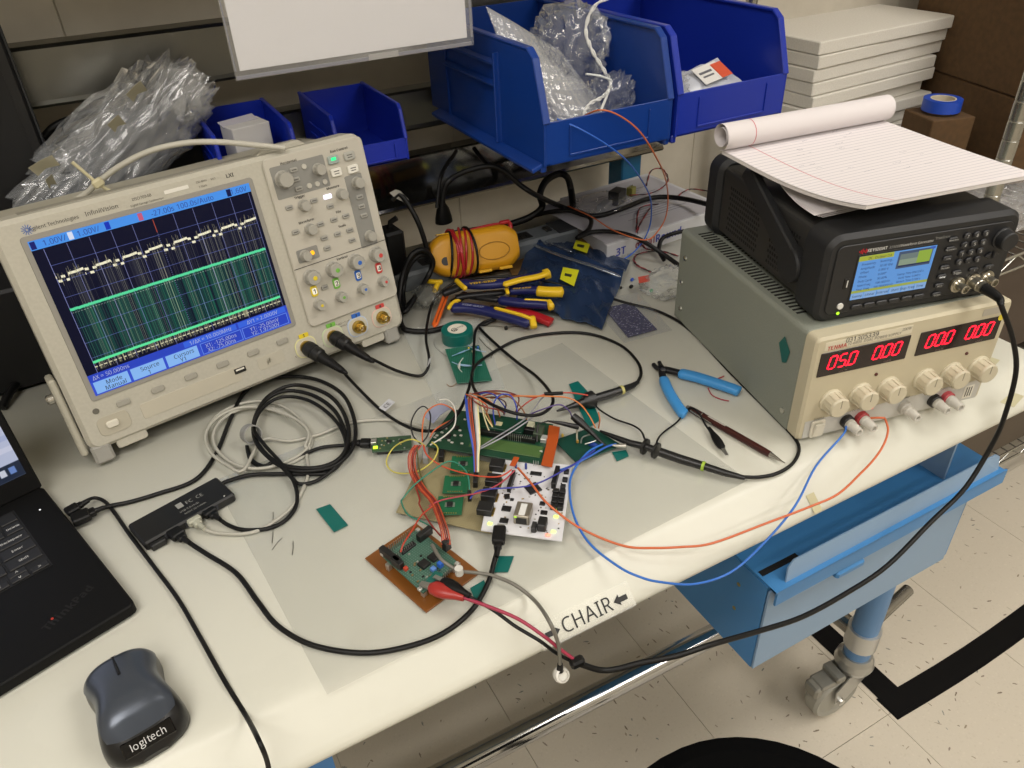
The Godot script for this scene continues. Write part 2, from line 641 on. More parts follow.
	var wheel := part(ca, "wheel", mb().lathe([Vector2(0.0, -0.013), Vector2(0.040, -0.013), Vector2(0.047, -0.016), Vector2(0.051, -0.010), Vector2(0.051, 0.010), Vector2(0.047, 0.016), Vector2(0.040, 0.013), Vector2(0.0, 0.013)], 30, Transform3D(ab, wc)), mat("97958b", 0.5))
	wheel.name = "wheel"
	for s in [-1, 1]:
		var fk := PackedVector2Array([Vector2(-0.030, 0.112), Vector2(0.030, 0.112), Vector2(0.052, 0.085), Vector2(0.047, 0.048), Vector2(0.034, 0.042), Vector2(0.018, 0.052)])
		part(ca, "fork", mb(Transform3D(Basis(roll, Vector3.UP, axle), Vector3(lx, 0, lz))).prism(fk, 0.019 * s, 0.022 * s, 0.0005), mat("b5b5b1", 0.28, 0.85))
		part(ca, "axle_bolt", mb().lathe([Vector2(0, 0.004), Vector2(0.007, 0.004), Vector2(0.008, 0.0), Vector2(0.008, -0.003)], 6, Transform3D(Basis(roll, axle * s, Vector3.UP), wc + axle * 0.023 * s)), mat("c0bfba", 0.3, 0.9))
	part(ca, "brake_pedal", mb(Transform3D(Basis(roll, Vector3.UP, axle), Vector3(lx, 0, lz))).box(Vector3(0.060, 0.106, 0), Vector3(0.052, 0.010, 0.034), Basis.IDENTITY, 0.003).box(Vector3(0.088, 0.096, 0), Vector3(0.018, 0.026, 0.030), Basis.IDENTITY, 0.004).box(Vector3(0.045, 0.114, 0), Vector3(0.020, 0.014, 0.040), Basis.IDENTITY, 0.003), mat("8f8d84", 0.4, 0.6))
	part(o, "foot_rail", mb().tube([Vector3(-1.2, T - 0.575, 0.13), Vector3(lx, T - 0.575, 0.165)], 0.0190, 26), mat("c4c5c6", 0.12, 1.0))
	# bracket and leg at the other side
	part(o, "side_bracket", mb().box(Vector3(-0.235, T - 0.21, 0.18), Vector3(0.06, 0.33, 0.30)), mat("2f6ea8", 0.42))
	part(o, "leg", mb().lathe([Vector2(0.0225, 0.0), Vector2(0.0225, 0.70)], 20, Transform3D(Basis.IDENTITY, Vector3(-1.2, 0, 0.30))), blue)
	part(o, "leg", mb().lathe([Vector2(0.0225, 0.0), Vector2(0.0225, 0.70)], 20, Transform3D(Basis.IDENTITY, Vector3(-1.2, 0, -0.40))), blue)
	part(o, "leg", mb().lathe([Vector2(0.0225, 0.0), Vector2(0.0225, 0.70)], 20, Transform3D(Basis.IDENTITY, Vector3(lx, 0, -0.40))), blue)
	# uprights, rails and the shelf over them
	for ux in [0.735, -1.22]:
		part(o, "upright", mb().box(Vector3(ux, T + 0.20, -0.525), Vector3(0.05, 1.2, 0.05), Basis.IDENTITY, 0.003), mat("1d5f86", 0.45))
	var rails := [[0.323, 0.400, 0.30], [0.199, 0.265, 0.34], [0.062, 0.156, 0.10]]
	for r in rails:
		var h0: float = T + r[0]
		var h1: float = T + r[1]
		var rp := PackedVector2Array([Vector2(-0.498, h0), Vector2(-0.484, h0 - 0.002), Vector2(-0.481, h0 + 0.002), Vector2(-0.484, h0 + 0.007), Vector2(-0.484, h1 - 0.006), Vector2(-0.478, h1), Vector2(-0.498, h1 + 0.003)])
		part(o, "steel_rail", mb(Transform3D(XZY, Vector3.ZERO)).prism(rp, -1.25, 0.80), mat("74746f" if r[2] > 0.2 else "8a8883", r[2], 0.95))
	part(o, "upper_shelf", mb().box(Vector3(-0.25, T + 0.66, -0.34), Vector3(2.1, 0.03, 0.32), Basis.IDENTITY, 0.003), laminate)

func box_shell(x0: float, x1: float, y0: float, y1: float, z0: float, z1: float) -> MB:
	var b := mb()
	b.box(Vector3(x0, (y0 + y1) / 2, (z0 + z1) / 2), Vector3(0.002, y1 - y0, z1 - z0))
	b.box(Vector3(x1, (y0 + y1) / 2, (z0 + z1) / 2), Vector3(0.002, y1 - y0, z1 - z0))
	b.box(Vector3((x0 + x1) / 2, y0, (z0 + z1) / 2), Vector3(x1 - x0, 0.002, z1 - z0))
	b.box(Vector3((x0 + x1) / 2, (y0 + y1) / 2, z0), Vector3(x1 - x0, y1 - y0, 0.002))
	b.box(Vector3((x0 + x1) / 2, (y0 + y1) / 2, z1 - 0.001), Vector3(x1 - x0, y1 - y0, 0.002))
	return b

# ---------------------------------------------------------------- wire rack and what stands on it
func build_rack() -> void:
	var o := thing("wire_rack", "chrome wire shelving rack with grooved posts beside the bench", "rack")
	var chrome := mat("b9b9b4", 0.22, 0.95)
	var rx0 := 1.05
	var rx1 := 2.30
	var rz0 := -0.54
	var rz1 := 0.07
	for cx in [rx0, rx1]:
		for cz in [rz0, rz1]:
			var prof := [Vector2(0.0, 0.0)]
			for k in 62:
				prof.append(Vector2(0.0125, 0.03 * k))
				prof.append(Vector2(0.0125, 0.03 * k + 0.027))
				prof.append(Vector2(0.0117, 0.03 * k + 0.028))
			part(o, "post", mb().lathe(prof, 16, Transform3D(Basis.IDENTITY, Vector3(cx, 0, cz))), chrome)
	for sy in [0.10, 0.40, T - 0.06, 1.75]:
		var sh := mb()
		for cz in [rz0, rz1]:
			for dy in [0.0, -0.03]:
				sh.tube([Vector3(rx0, sy + dy, cz), Vector3(rx1, sy + dy, cz)], 0.003, 8)
			for k in 26:
				var xa := rx0 + (rx1 - rx0) * k / 26.0
				var xb := rx0 + (rx1 - rx0) * (k + 1) / 26.0
				sh.tube([Vector3(xa, sy - (0.0 if k % 2 else 0.03), cz), Vector3(xb, sy - (0.03 if k % 2 else 0.0), cz)], 0.002, 6)
		for cx in [rx0, rx1]:
			for dy in [0.0, -0.03]:
				sh.tube([Vector3(cx, sy + dy, rz0), Vector3(cx, sy + dy, rz1)], 0.003, 8)
		for k in 40:
			var xa := rx0 + (rx1 - rx0) * (k + 0.5) / 40.0
			sh.tube([Vector3(xa, sy, rz0), Vector3(xa, sy, rz1)], 0.0017, 6)
		part(o, "wire_shelf", sh, chrome)
	var card := tri_mat(noise_tex("card", 512, 0.03, [[0.0, "4c3920"], [0.5, "573f24"], [1.0, "5f4729"]], FastNoiseLite.TYPE_SIMPLEX, 5, 5), 3.0, 0.85)
	var sy2 := T - 0.056
	# cardboard boxes
	for d in [[Vector3(1.86, sy2, -0.24), Vector3(0.70, 0.175, 0.40), -0.30, "large brown cardboard box under another box on the wire rack"], [Vector3(1.87, sy2 + 0.177, -0.25), Vector3(0.72, 0.34, 0.40), -0.28, "brown cardboard box stacked on top of another on the wire rack"]]:
		var cb := thing("cardboard_box", d[3], "box", xf(d[0], d[2]))
		var s: Vector3 = d[1]
		part(cb, "body", mb().box(Vector3(0, s.y / 2, 0), s, Basis.IDENTITY, 0.003), card)
		part(cb, "tape_strip", mb().box(Vector3(0, s.y / 2, s.z / 2 + 0.0004), Vector3(0.05, s.y * 0.3, 0.0006)), mat("8a6f45", 0.3))
	var lb := thing("cardboard_box", "long dark cardboard box on a lower wire shelf of the rack", "box", xf(Vector3(1.55, 0.403, -0.22), 0.0))
	part(lb, "body", mb().box(Vector3(0, 0.11, 0), Vector3(0.9, 0.22, 0.5), Basis.IDENTITY, 0.003), mat("4d4136", 0.8))
	var lb2 := thing("storage_drawer_unit", "dark brown drawer unit on the bottom shelf of the rack", "storage", xf(Vector3(1.55, 0.103, -0.20), 0.0))
	part(lb2, "body", mb().box(Vector3(0, 0.12, 0), Vector3(0.9, 0.24, 0.5), Basis.IDENTITY, 0.003), mat("4a4034", 0.7))
	for k in 2:
		part(lb2, "drawer_front", mb().box(Vector3(0, 0.06 + 0.115 * k, 0.254), Vector3(0.88, 0.105, 0.008), Basis.IDENTITY, 0.002), mat("554a3d", 0.6))
		part(lb2, "label_holder", mb().box(Vector3(-0.3, 0.09 + 0.115 * k, 0.262), Vector3(0.05, 0.012, 0.012), Basis.IDENTITY, 0.002), mat("8d8577", 0.5))
	# foam sheets
	var foam := tri_mat(noise_tex("foam", 256, 0.12, [[0.0, "d2cdc2"], [1.0, "dedad0"]], FastNoiseLite.TYPE_SIMPLEX, 3, 6), 6.0, 0.95)
	var corner := cam_at + ray(825, 42) * 1.56
	var far := at(957, 14, corner.y - T)
	var yaw := -atan2(far.z - corner.z, far.x - corner.x)
	var rng := RandomNumberGenerator.new()
	rng.seed = 9
	var top := corner.y
	var nn := 11
	var th := (top - sy2) / nn
	for k in nn:
		var jig := 0.0 if k >= nn - 3 else -0.02
		var fx: float = corner.distance_to(Vector3(far.x, corner.y, far.z)) + jig + rng.randf_range(-0.012, 0.012) + [0.0, 0.012, 0.0][clampi(nn - 1 - k, 0, 2)]
		var fz := 0.28
		var rows := []
		for sgn in [0.0, 1.0]:
			var r := []
			for q in 12:
				r.append(Vector3(fx * q / 11.0, 0, -fz * sgn))
			rows.append(r)
		var fs := mb().box(Vector3(fx / 2, th / 2, -fz / 2), Vector3(fx, th * 0.95, fz), Basis.IDENTITY, 0.002)
		var ft := xf(Vector3(corner.x, sy2 + th * k, corner.z), yaw + rng.randf_range(-0.03, 0.03))
		ft.origin += ft.basis * Vector3(rng.randf_range(-0.008, 0.004), 0, rng.randf_range(-0.008, 0.004))
		var fo := single("foam_sheet", fs, foam, "%s white foam sheet of the stack on the wire rack" % ["topmost", "second from the top", "third from the top", "fourth from the top", "fifth from the top", "sixth from the top", "fifth from the bottom", "fourth from the bottom", "third from the bottom", "second from the bottom", "lowest"][nn - 1 - k], "foam sheet", "stacked foam sheets")
		fo.transform = ft
	# blue tape roll between the foam and the boxes
	var rp := cam_at + ray(942, 104) * 1.66
	var tr := thing("tape_roll", "blue tape roll on the wire rack beside the foam stack", "tape roll", xf(Vector3(rp.x, rp.y, rp.z), 0, 0.0))
	part(tr, "tape", mb().lathe([Vector2(0.026, -0.012), Vector2(0.039, -0.012), Vector2(0.039, 0.012), Vector2(0.026, 0.012)], 28), mat("1f49b5", 0.4))
	part(tr, "core", mb().lathe([Vector2(0.023, -0.012), Vector2(0.026, -0.012), Vector2(0.026, 0.0123), Vector2(0.023, 0.0123), Vector2(0.023, -0.012)], 28), mat("c9bda6", 0.8))
	var rb := thing("cardboard_box", "low open cardboard carton under the blue tape roll", "box", xf(Vector3(rp.x, sy2, rp.z), -0.3))
	part(rb, "body", mb().box(Vector3(0, (rp.y - 0.018 - sy2) / 2, 0), Vector3(0.10, rp.y - 0.018 - sy2, 0.10), Basis.IDENTITY, 0.002), card)
	# clear plastic bags lying on the rack behind the notepad
	var bp := cam_at + ray(985, 215) * 1.42
	bag("clear_bag", "crumpled clear plastic bag on the rack behind the notepad", Vector3(bp.x + 0.10, sy2 + 0.055, bp.z - 0.02), Vector3(0.11, 0.035, 0.06), mat("ffffff22", 0.12), 21, 0.25)
	bag("clear_bag", "clear plastic bag tucked against the lowest foam sheets", Vector3(bp.x - 0.02, sy2 + 0.045, bp.z - 0.18), Vector3(0.07, 0.030, 0.04), mat("ffffff22", 0.12), 22, 0.25)

# a crumpled closed bag: an ellipsoid pushed about by noise
func bag_mb(c: Vector3, r: Vector3, seed_: int, rough := 0.3, turn := 0.0, nu := 26, nv := 40, roll := 0.0) -> MB:
	var nz := FastNoiseLite.new()
	nz.seed = seed_
	nz.frequency = 1.0
	nz.fractal_octaves = 4
	nz.noise_type = FastNoiseLite.TYPE_SIMPLEX
	nz.fractal_type = FastNoiseLite.FRACTAL_RIDGED
	var b := Basis(Vector3.UP, turn) * Basis(Vector3(0, 0, 1), roll)
	var rings := []
	for i in nu + 1:
		var th := PI * clampf(float(i) / nu, 0.004, 0.996)
		var ring := []
		for k in nv:
			var ph := TAU * k / nv
			var d := Vector3(cos(th), sin(th) * cos(ph), sin(th) * sin(ph))
			var sq := Vector3(signf(d.x) * pow(absf(d.x), 0.7), signf(d.y) * pow(absf(d.y), 0.8), signf(d.z) * pow(absf(d.z), 0.7))
			var f := 1.0 + rough * (nz.get_noise_3d(d.x * 1.7, d.y * 1.7, d.z * 1.7) + 0.45 * nz.get_noise_3d(d.x * 5, d.y * 5 + 7, d.z * 5))
			ring.append(c + b * (sq * r * f))
		rings.append(ring)
	return mb().loft(rings, false)

func bag(called: String, label: String, c: Vector3, r: Vector3, m: Material, seed_: int, rough := 0.3, turn := 0.0) -> MeshInstance3D:
	return single(called, bag_mb(c, r, seed_, rough, turn), m, label, "plastic bag")

# ---------------------------------------------------------------- small shapes facing local +z
func knob(r: float, h: float, ridged := true) -> MB:
	var b := mb()
	var t := Transform3D(Basis.from_euler(Vector3(PI / 2, 0, 0)), Vector3.ZERO)
	b.lathe([Vector2(r * 1.12, 0), Vector2(r * 1.12, h * 0.12), Vector2(r, h * 0.2), Vector2(r * 0.95, h * 0.9), Vector2(r * 0.86, h), Vector2(0, h)], 20, t)
	if ridged:
		for k in 12:
			var a := TAU * k / 12
			b.box(Vector3(cos(a) * r * 0.98, sin(a) * r * 0.98, h * 0.5), Vector3(r * 0.09, r * 0.09, h * 0.7), Basis(Vector3(0, 0, 1), a))
	return b

func disc(r: float, h: float, seg := 16) -> MB:
	return mb().lathe([Vector2(r, 0), Vector2(r, h * 0.7), Vector2(r * 0.92, h), Vector2(0, h)], seg, Transform3D(Basis.from_euler(Vector3(PI / 2, 0, 0)), Vector3.ZERO))

func plate(w: float, h: float, r: float, th: float, bev := 0.0004) -> MB:
	return mb().prism(rr(w, h, r, 3), 0, th, minf(bev, th * 0.45))

func fwd(x: float, y: float, z: float) -> Transform3D:
	return Transform3D(Basis.IDENTITY, Vector3(x, y, z))

func bnc_jack(parent: Node, t: Transform3D, gold := true) -> void:
	var m := mat("b79a4e" if gold else "b7b2a4", 0.28, 0.95)
	var ax := Transform3D(Basis.from_euler(Vector3(PI / 2, 0, 0)), Vector3.ZERO)
	var b := mb(t)
	b.lathe([Vector2(0.0092, 0), Vector2(0.0092, 0.003), Vector2(0.0068, 0.0035), Vector2(0.0060, 0.005), Vector2(0.0050, 0.005), Vector2(0.0050, 0.015), Vector2(0.0040, 0.0155), Vector2(0.0036, 0.0155), Vector2(0.0036, 0.006), Vector2(0.0, 0.006)], 20, ax)
	b.box(Vector3(0.0055, 0, 0.011), Vector3(0.003, 0.002, 0.002))
	b.box(Vector3(-0.0055, 0, 0.011), Vector3(0.003, 0.002, 0.002))
	b.lathe([Vector2(0.0012, 0.006), Vector2(0.0012, 0.013), Vector2(0, 0.0135)], 8, ax)
	var j := part(parent, "bnc_socket", b, m)
	part(j, "insulator", mb(t).lathe([Vector2(0.0033, 0.0105), Vector2(0.0014, 0.0105)], 16, ax), mat("e8e2d2", 0.5))

# ---------------------------------------------------------------- oscilloscope
var scope_t := Transform3D(Basis.from_euler(Vector3(-0.1927, 0.1811, 0), EULER_ORDER_YXZ), Vector3(-0.1979, T + 0.1771, -0.1396))

func scope_screen() -> ImageTexture:
	var w := 960
	var h := 720
	var im := Image.create(w, h, false, Image.FORMAT_RGB8)
	im.fill(Color("080b26"))
	var rng := RandomNumberGenerator.new()
	rng.seed = 4
	im.fill_rect(Rect2i(0, 0, w, 40), Color("4f9bf5"))
	var gx0 := 44
	var gx1 := 944
	var gy0 := 44
	var gy1 := 620
	# dense traces first: thin vertical lines
	for i in range(gx0, gx1):
		var ph := fmod((i - gx0) / 113.0, 1.0)
		var dense := 0.9 if ph > 0.30 and ph < 0.98 else 0.45
		if rng.randf() < dense:
			var k := 0.12 + 0.42 * rng.randf()
			var c := Color("0a0d22").lerp(Color("39c98a"), k)
			for y in range(322, 566):
				im.set_pixel(i, y, c if (y + i) % 3 else c.darkened(0.15))
		if rng.randf() < (0.45 if ph > 0.45 else 0.16):
			var k2 := 0.15 + 0.5 * rng.randf()
			for y in range(178, 560 if rng.randf() < 0.35 else 330):
				im.set_pixel(i, y, im.get_pixel(i, y).lerp(Color("b9b48e"), k2 * 0.6))
		if rng.randf() < 0.07:
			for y in range(176, 590):
				im.set_pixel(i, y, im.get_pixel(i, y).lerp(Color("e0dcb8"), 0.6))
	# graticule
	for k in 11:
		var x := gx0 + (gx1 - gx0) * k / 10
		for y in range(gy0, gy1):
			if k == 5 and (y / 5) % 2:
				continue
			im.set_pixel(x, y, im.get_pixel(x, y).lerp(Color("a9aff0"), 0.9))
			im.set_pixel(x + 1, y, im.get_pixel(x + 1, y).lerp(Color("a9aff0"), 0.9 if k == 0 else 0.55))
	for k in range(1, 8):
		var y := gy0 + (gy1 - gy0) * k / 8
		for x in range(gx0, gx1):
			if k == 4 and (x / 6) % 2:
				continue
			im.set_pixel(x, y, im.get_pixel(x, y).lerp(Color("7f8ee0") if k != 4 else Color("f4f4ea"), 0.85))
			im.set_pixel(x, y + 1, im.get_pixel(x, y + 1).lerp(Color("7f8ee0") if k != 4 else Color("f4f4ea"), 0.5))
	im.fill_rect(Rect2i(gx0 + (gx1 - gx0) / 2 - 1, 44, 3, 60), Color("c0503a"))
	# yellow high level with steps and spikes, green levels
	for i in range(gx0, gx1):
		var ph := fmod((i - gx0) / 113.0, 1.0)
		var hi := ph > 0.45
		var yy := 158 + (0 if hi else 6) + int(4.0 * sin(ph * PI))
		if ph < 0.42 and (i / 16) % 2:
			yy += 18
		im.fill_rect(Rect2i(i, yy, 1, 11), Color("fff8d8"))
		if rng.randf() < 0.11:
			im.fill_rect(Rect2i(i, yy - rng.randi_range(6, 30), 1, 36), Color("b8b08c"))
		im.fill_rect(Rect2i(i, 310 + rng.randi_range(0, 3), 1, 12), Color("5fe8a8"))
		im.fill_rect(Rect2i(i, 562 + rng.randi_range(0, 2), 1, 12), Color("66f4a8"))
		if (i / 7) % 3 < 2:
			im.fill_rect(Rect2i(i, 588 + rng.randi_range(0, 2), 1, 5), Color("f4efc9"))
		if rng.randf() < 0.2:
			im.fill_rect(Rect2i(i, 574, 1, 34), Color("b7b18c"))
	# bars and soft-key boxes at the foot
	im.fill_rect(Rect2i(0, 620, w, 34), Color("2f49c8"))
	im.fill_rect(Rect2i(0, 654, w, 66), Color("3a55d6"))
	im.fill_rect(Rect2i(430, 624, 260, 28), Color("3d6ae8"))
	im.fill_rect(Rect2i(700, 624, 250, 28), Color("3d6ae8"))
	for k in 3:
		im.fill_rect(Rect2i(10 + k * 162, 658, 150, 56), Color("8fc1ff"))
	im.fill_rect(Rect2i(500, 658, 205, 56), Color("6f97f4"))
	im.fill_rect(Rect2i(503, 661, 199, 50), Color("2f49c8"))
	im.fill_rect(Rect2i(712, 658, 238, 56), Color("6f97f4"))
	im.fill_rect(Rect2i(715, 661, 232, 50), Color("2f49c8"))
	for q in [[4, "1c2470"], [150, "e6ecff"], [300, "1b39c0"], [440, "d06080"], [846, "12184a"]]:
		im.fill_rect(Rect2i(q[0], 4, 20, 32), Color(q[1]))
	im.generate_mipmaps()
	return ImageTexture.create_from_image(im)

func build_scope() -> void:
	var o := thing("oscilloscope", "beige bench oscilloscope with green and yellow traces on its screen", "oscilloscope", scope_t)
	var case_m := tri_mat(noise_tex("plas", 256, 0.08, [[0.0, "aeaa9c"], [1.0, "b5b1a3"]], FastNoiseLite.TYPE_SIMPLEX, 3, 2), 8.0, 0.5, 0.0, {}, false)
	var panel_m := mat("b6b1a4", 0.5)
	var grey_m := mat("84837d", 0.5)
	var knob_m := mat("a09d93", 0.5)
	var btn_m := mat("98968e", 0.5)
	var ink := mat("3d3b38", 0.7)
	var cx := 0.0665
	var cy := -0.0195
	part(o, "front_housing", mb(fwd(cx, cy, 0)).prism(rr(0.437, 0.275, 0.014, 6), -0.040, 0.0, 0.005, true), case_m)
	var back := PackedVector2Array([Vector2(-0.145, -0.132), Vector2(0.278, -0.132), Vector2(0.278, 0.095), Vector2(0.26, 0.112), Vector2(-0.13, 0.112), Vector2(-0.145, 0.095)])
	part(o, "rear_housing", mb().prism(back, -0.155, -0.038, 0.006), mat("a9a493", 0.55))
	part(o, "top_strip", mb().box(Vector3(0.03, 0.1165, -0.028), Vector3(0.30, 0.004, 0.022), Basis.IDENTITY, 0.001), mat("8d897c", 0.5))
	var hd := part(o, "handle_socket", mb().prism(PackedVector2Array([Vector2(0.145, 0.117), Vector2(0.215, 0.117), Vector2(0.205, 0.125), Vector2(0.155, 0.124)]), -0.034, -0.012, 0.002), mat("aaa698", 0.45))
	hd.name = "handle_socket"
	# feet and the tilting bracket on the side
	for fx in [-0.140, 0.262]:
		part(o, "foot", mb().box(Vector3(fx, -0.1628, -0.012), Vector3(0.022, 0.0245, 0.024), Basis.IDENTITY, 0.003), mat("93918a", 0.6))
	part(o, "side_bracket", mb().box(Vector3(-0.1575, -0.110, -0.022), Vector3(0.008, 0.100, 0.030), Basis.IDENTITY, 0.002), mat("a7a394", 0.5))
	part(o, "bracket_screw", mb(Transform3D(Basis.from_euler(Vector3(0, 0, PI / 2)), Vector3(-0.162, -0.085, -0.022))).lathe([Vector2(0.006, 0), Vector2(0.006, 0.006), Vector2(0.004, 0.008), Vector2(0, 0.008)], 14), mat("c2c0b8", 0.25, 0.9))
	for fx in [-0.105, 0.232]:
		part(o, "foot_tab", mb().prism(rr(0.036, 0.012, 0.004, 3, Vector2(fx, -0.160)), -0.03, -0.003, 0.001), case_m)
	# screen
	part(o, "screen_frame", mb().prism(rr(0.258, 0.196, 0.004), 0.0, 0.0010, 0.0004), mat("8d8a82", 0.4))
	var sm := StandardMaterial3D.new()
	sm.albedo_color = Color("030308")
	sm.roughness = 0.4
	sm.metallic_specular = 0.25
	sm.emission_enabled = true
	sm.emission = Color.WHITE
	sm.emission_operator = BaseMaterial3D.EMISSION_OP_MULTIPLY
	sm.emission_texture = scope_screen()
	sm.emission_energy_multiplier = 0.85
	var sq := mb()
	sq.face([Vector3(-0.123, 0.0922, 0.0014), Vector3(0.123, 0.0922, 0.0014), Vector3(0.123, -0.0922, 0.0014), Vector3(-0.123, -0.0922, 0.0014)], Vector3(0, 0, 1), [Vector2(0, 0), Vector2(1, 0), Vector2(1, 1), Vector2(0, 1)])
	sq.box(Vector3(0, 0, 0.0009), Vector3(0.246, 0.1844, 0.0004))
	var scr := part(o, "screen", sq, sm)
	var dk := mat("10142c", 0.5)
	var lt := glow("cfd8ff", 0.6)
	var st := func(s: String, fx: float, fy: float, size: float, m: Material) -> void:
		text(scr, s, size * 0.78, fwd(-0.123 + 0.246 * fx, 0.0922 - 0.1844 * fy, 0.0017), m, "lettering")
	for q in [["1.00V/", 0.10, 0.028], ["1.00V/", 0.24, 0.028], ["-27.00s", 0.57, 0.028], ["100.0s/", 0.69, 0.028], ["Auto", 0.78, 0.028], ["1.60V", 0.94, 0.028]]:
		st.call(q[0], q[1], q[2], 0.0105, mat("1a3a9a", 0.5))
	for q in [["Mode", 0.10, 0.938], ["Manual", 0.10, 0.972], ["Source", 0.268, 0.938], ["1", 0.258, 0.972], ["Cursors", 0.435, 0.938], ["Y1", 0.425, 0.972]]:
		st.call(q[0], q[1], q[2], 0.0092, dk)
	for q in [["X1: -125.00ns", 0.625, 0.940], ["X2: -75.00ns", 0.622, 0.972], ["1/ΔX = 10.000MHz", 0.585, 0.886], ["ΔX = 50.000ns", 0.10, 0.886], ["ΔY1 = 2.0000V", 0.86, 0.886], ["Y1: -25.00mV", 0.86, 0.940], ["Y2: 1.97500V", 0.86, 0.972]]:
		st.call(q[0], q[1], q[2], 0.0085, lt)
	# lettering on the case
	part(o, "maker_star", star(0.006).on(Transform3D()), mat("3f64a8", 0.5), fwd(-0.1185, 0.104, 0.0003))
	for q in [["Agilent Technologies", -0.0920, 0.104, 0.0090], ["InfiniiVision", -0.0430, 0.1045, 0.0110], ["DSO7034B", 0.001, 0.1070, 0.0075], ["Digital Storage Oscilloscope", 0.005, 0.1005, 0.0050], ["350 MHz", 0.070, 0.1075, 0.0055], ["2 GSa/s", 0.070, 0.1020, 0.0048], ["MSO", 0.084, 0.1070, 0.0048], ["LXI", 0.104, 0.1060, 0.0105]]:
		text(o, q[0], q[3] * 0.60, fwd(q[1], q[2], 0.0003), ink, "lettering", q[0] == "LXI")
	# sealed serial label
	part(o, "maker_label", plate(0.028, 0.0042, 0.001, 0.0003, 0.0001), mat("d9d6cc", 0.5), fwd(0.040, 0.1055, 0.0001))
	# soft keys, power switch, usb, screw
	var key := plate(0.0155, 0.0072, 0.0022, 0.0022, 0.0006).mesh()
	for k in 6:
		again(o, "soft_key", key, mat("98958a", 0.5), fwd(-0.0991 + 0.0407 * k, -0.1115, 0.0))
	part(o, "power_recess", plate(0.036, 0.024, 0.007, 0.0008, 0.0003), mat("aca695", 0.5), fwd(-0.1165, -0.1315, 0.0))
	part(o, "power_button", plate(0.014, 0.0085, 0.003, 0.004, 0.001), mat("cfcabb", 0.5), fwd(-0.1185, -0.1305, 0.0))
	part(o, "case_screw", disc(0.0036, 0.0012, 14), mat("77756d", 0.4, 0.6), fwd(-0.1293, -0.1097, 0))
	part(o, "lower_tray", mb().prism(rr(0.125, 0.020, 0.003), -0.002, 0.0005, 0.0004), mat("b4ae9d", 0.5), fwd(-0.022, -0.1315, 0.0))
	var ub := part(o, "usb_port", plate(0.0150, 0.0070, 0.0008, 0.0012, 0.0003), mat("191816", 0.5), fwd(0.0411, -0.1273, 0.0002))
	part(ub, "contact_tongue", plate(0.011, 0.0022, 0.0004, 0.0006, 0.0001), mat("d8d4c8", 0.4), fwd(0, 0.0015, 0.0012))
	part(o, "port_recess", plate(0.036, 0.017, 0.003, 0.0006, 0.0002), mat("b2ad9d", 0.5), fwd(0.083, -0.1300, 0.0))
	part(o, "test_lug", mb().tube([Vector3(0.078, -0.134, 0.0006), Vector3(0.078, -0.128, 0.003), Vector3(0.081, -0.126, 0.003), Vector3(0.081, -0.132, 0.0006)], 0.0008, 6), mat("b0ac9c", 0.4, 0.5))
	# raised control panel with its two grey fields
	var pan := part(o, "control_panel", mb(fwd(0.2145, 0.003, 0)).prism(rr(0.138, 0.222, 0.008, 5), 0.0, 0.0035, 0.0012, true), panel_m)
	part(pan, "grey_field", plate(0.073, 0.040, 0.002, 0.0004, 0.0001), grey_m, fwd(0.1885, 0.083, 0.0034))
	part(pan, "grey_field", plate(0.025, 0.097, 0.002, 0.0004, 0.0001), grey_m, fwd(0.2585, 0.0205, 0.0034))
	part(pan, "grey_field", plate(0.030, 0.017, 0.002, 0.0004, 0.0001), grey_m, fwd(0.170, -0.0122, 0.0034))
	part(pan, "divider_line", mb().box(Vector3(0.2145, -0.0265, 0.0036), Vector3(0.136, 0.0008, 0.0006)), ink)
	var z0 := 0.0036
	for q in [[0.1653, 0.086, 0.0098, 0.013], [0.2136, 0.0866, 0.0070, 0.012], [0.1819, 0.049, 0.0068, 0.011], [0.2359, 0.0495, 0.0066, 0.011], [0.2618, 0.0576, 0.0070, 0.011], [0.2612, -0.0145, 0.0068, 0.011], [0.1818, 0.0179, 0.0068, 0.011], [0.1653, -0.0125, 0.0066, 0.011]]:
		part(o, "knob", knob(q[2], q[3]), knob_m, fwd(q[0], q[1], z0))
	var small := disc(0.0033, 0.002).mesh()
	for q in [[0.196, 0.0945], [0.1963, 0.0702], [0.2075, 0.0699], [0.2181, 0.0698]]:
		again(o, "round_button", small, mat("b9b5a9", 0.5), fwd(q[0], q[1], z0))
	var bmesh := plate(0.0118, 0.0062, 0.0016, 0.0024, 0.0007).mesh()
	var bsmall := plate(0.0100, 0.0058, 0.0016, 0.0022, 0.0007).mesh()
	for q in [[181.7, 94.0], [181.2, 82.0], [181.5, 70.2], [162.7, 51.3], [197.0, 51.2], [216.8, 38.4], [260.4, 38.9], [259.6, 26.4], [260.1, 14.1], [161.8, 19.9], [197.3, 20.2], [216.6, 20.5], [234.5, 20.5], [216.5, 1.1], [235.0, 1.2], [234.7, -12.6], [197.2, 1.4], [197.4, -12.3], [179.7, -61.0]]:
		var bt := again(o, "button", bsmall, btn_m, fwd(q[0] / 1000.0, q[1] / 1000.0, z0))
		part(bt, "print", mb().box(Vector3(0, 0, 0.0023), Vector3(0.0062, 0.0012, 0.0002)), mat("5a5853", 0.7))
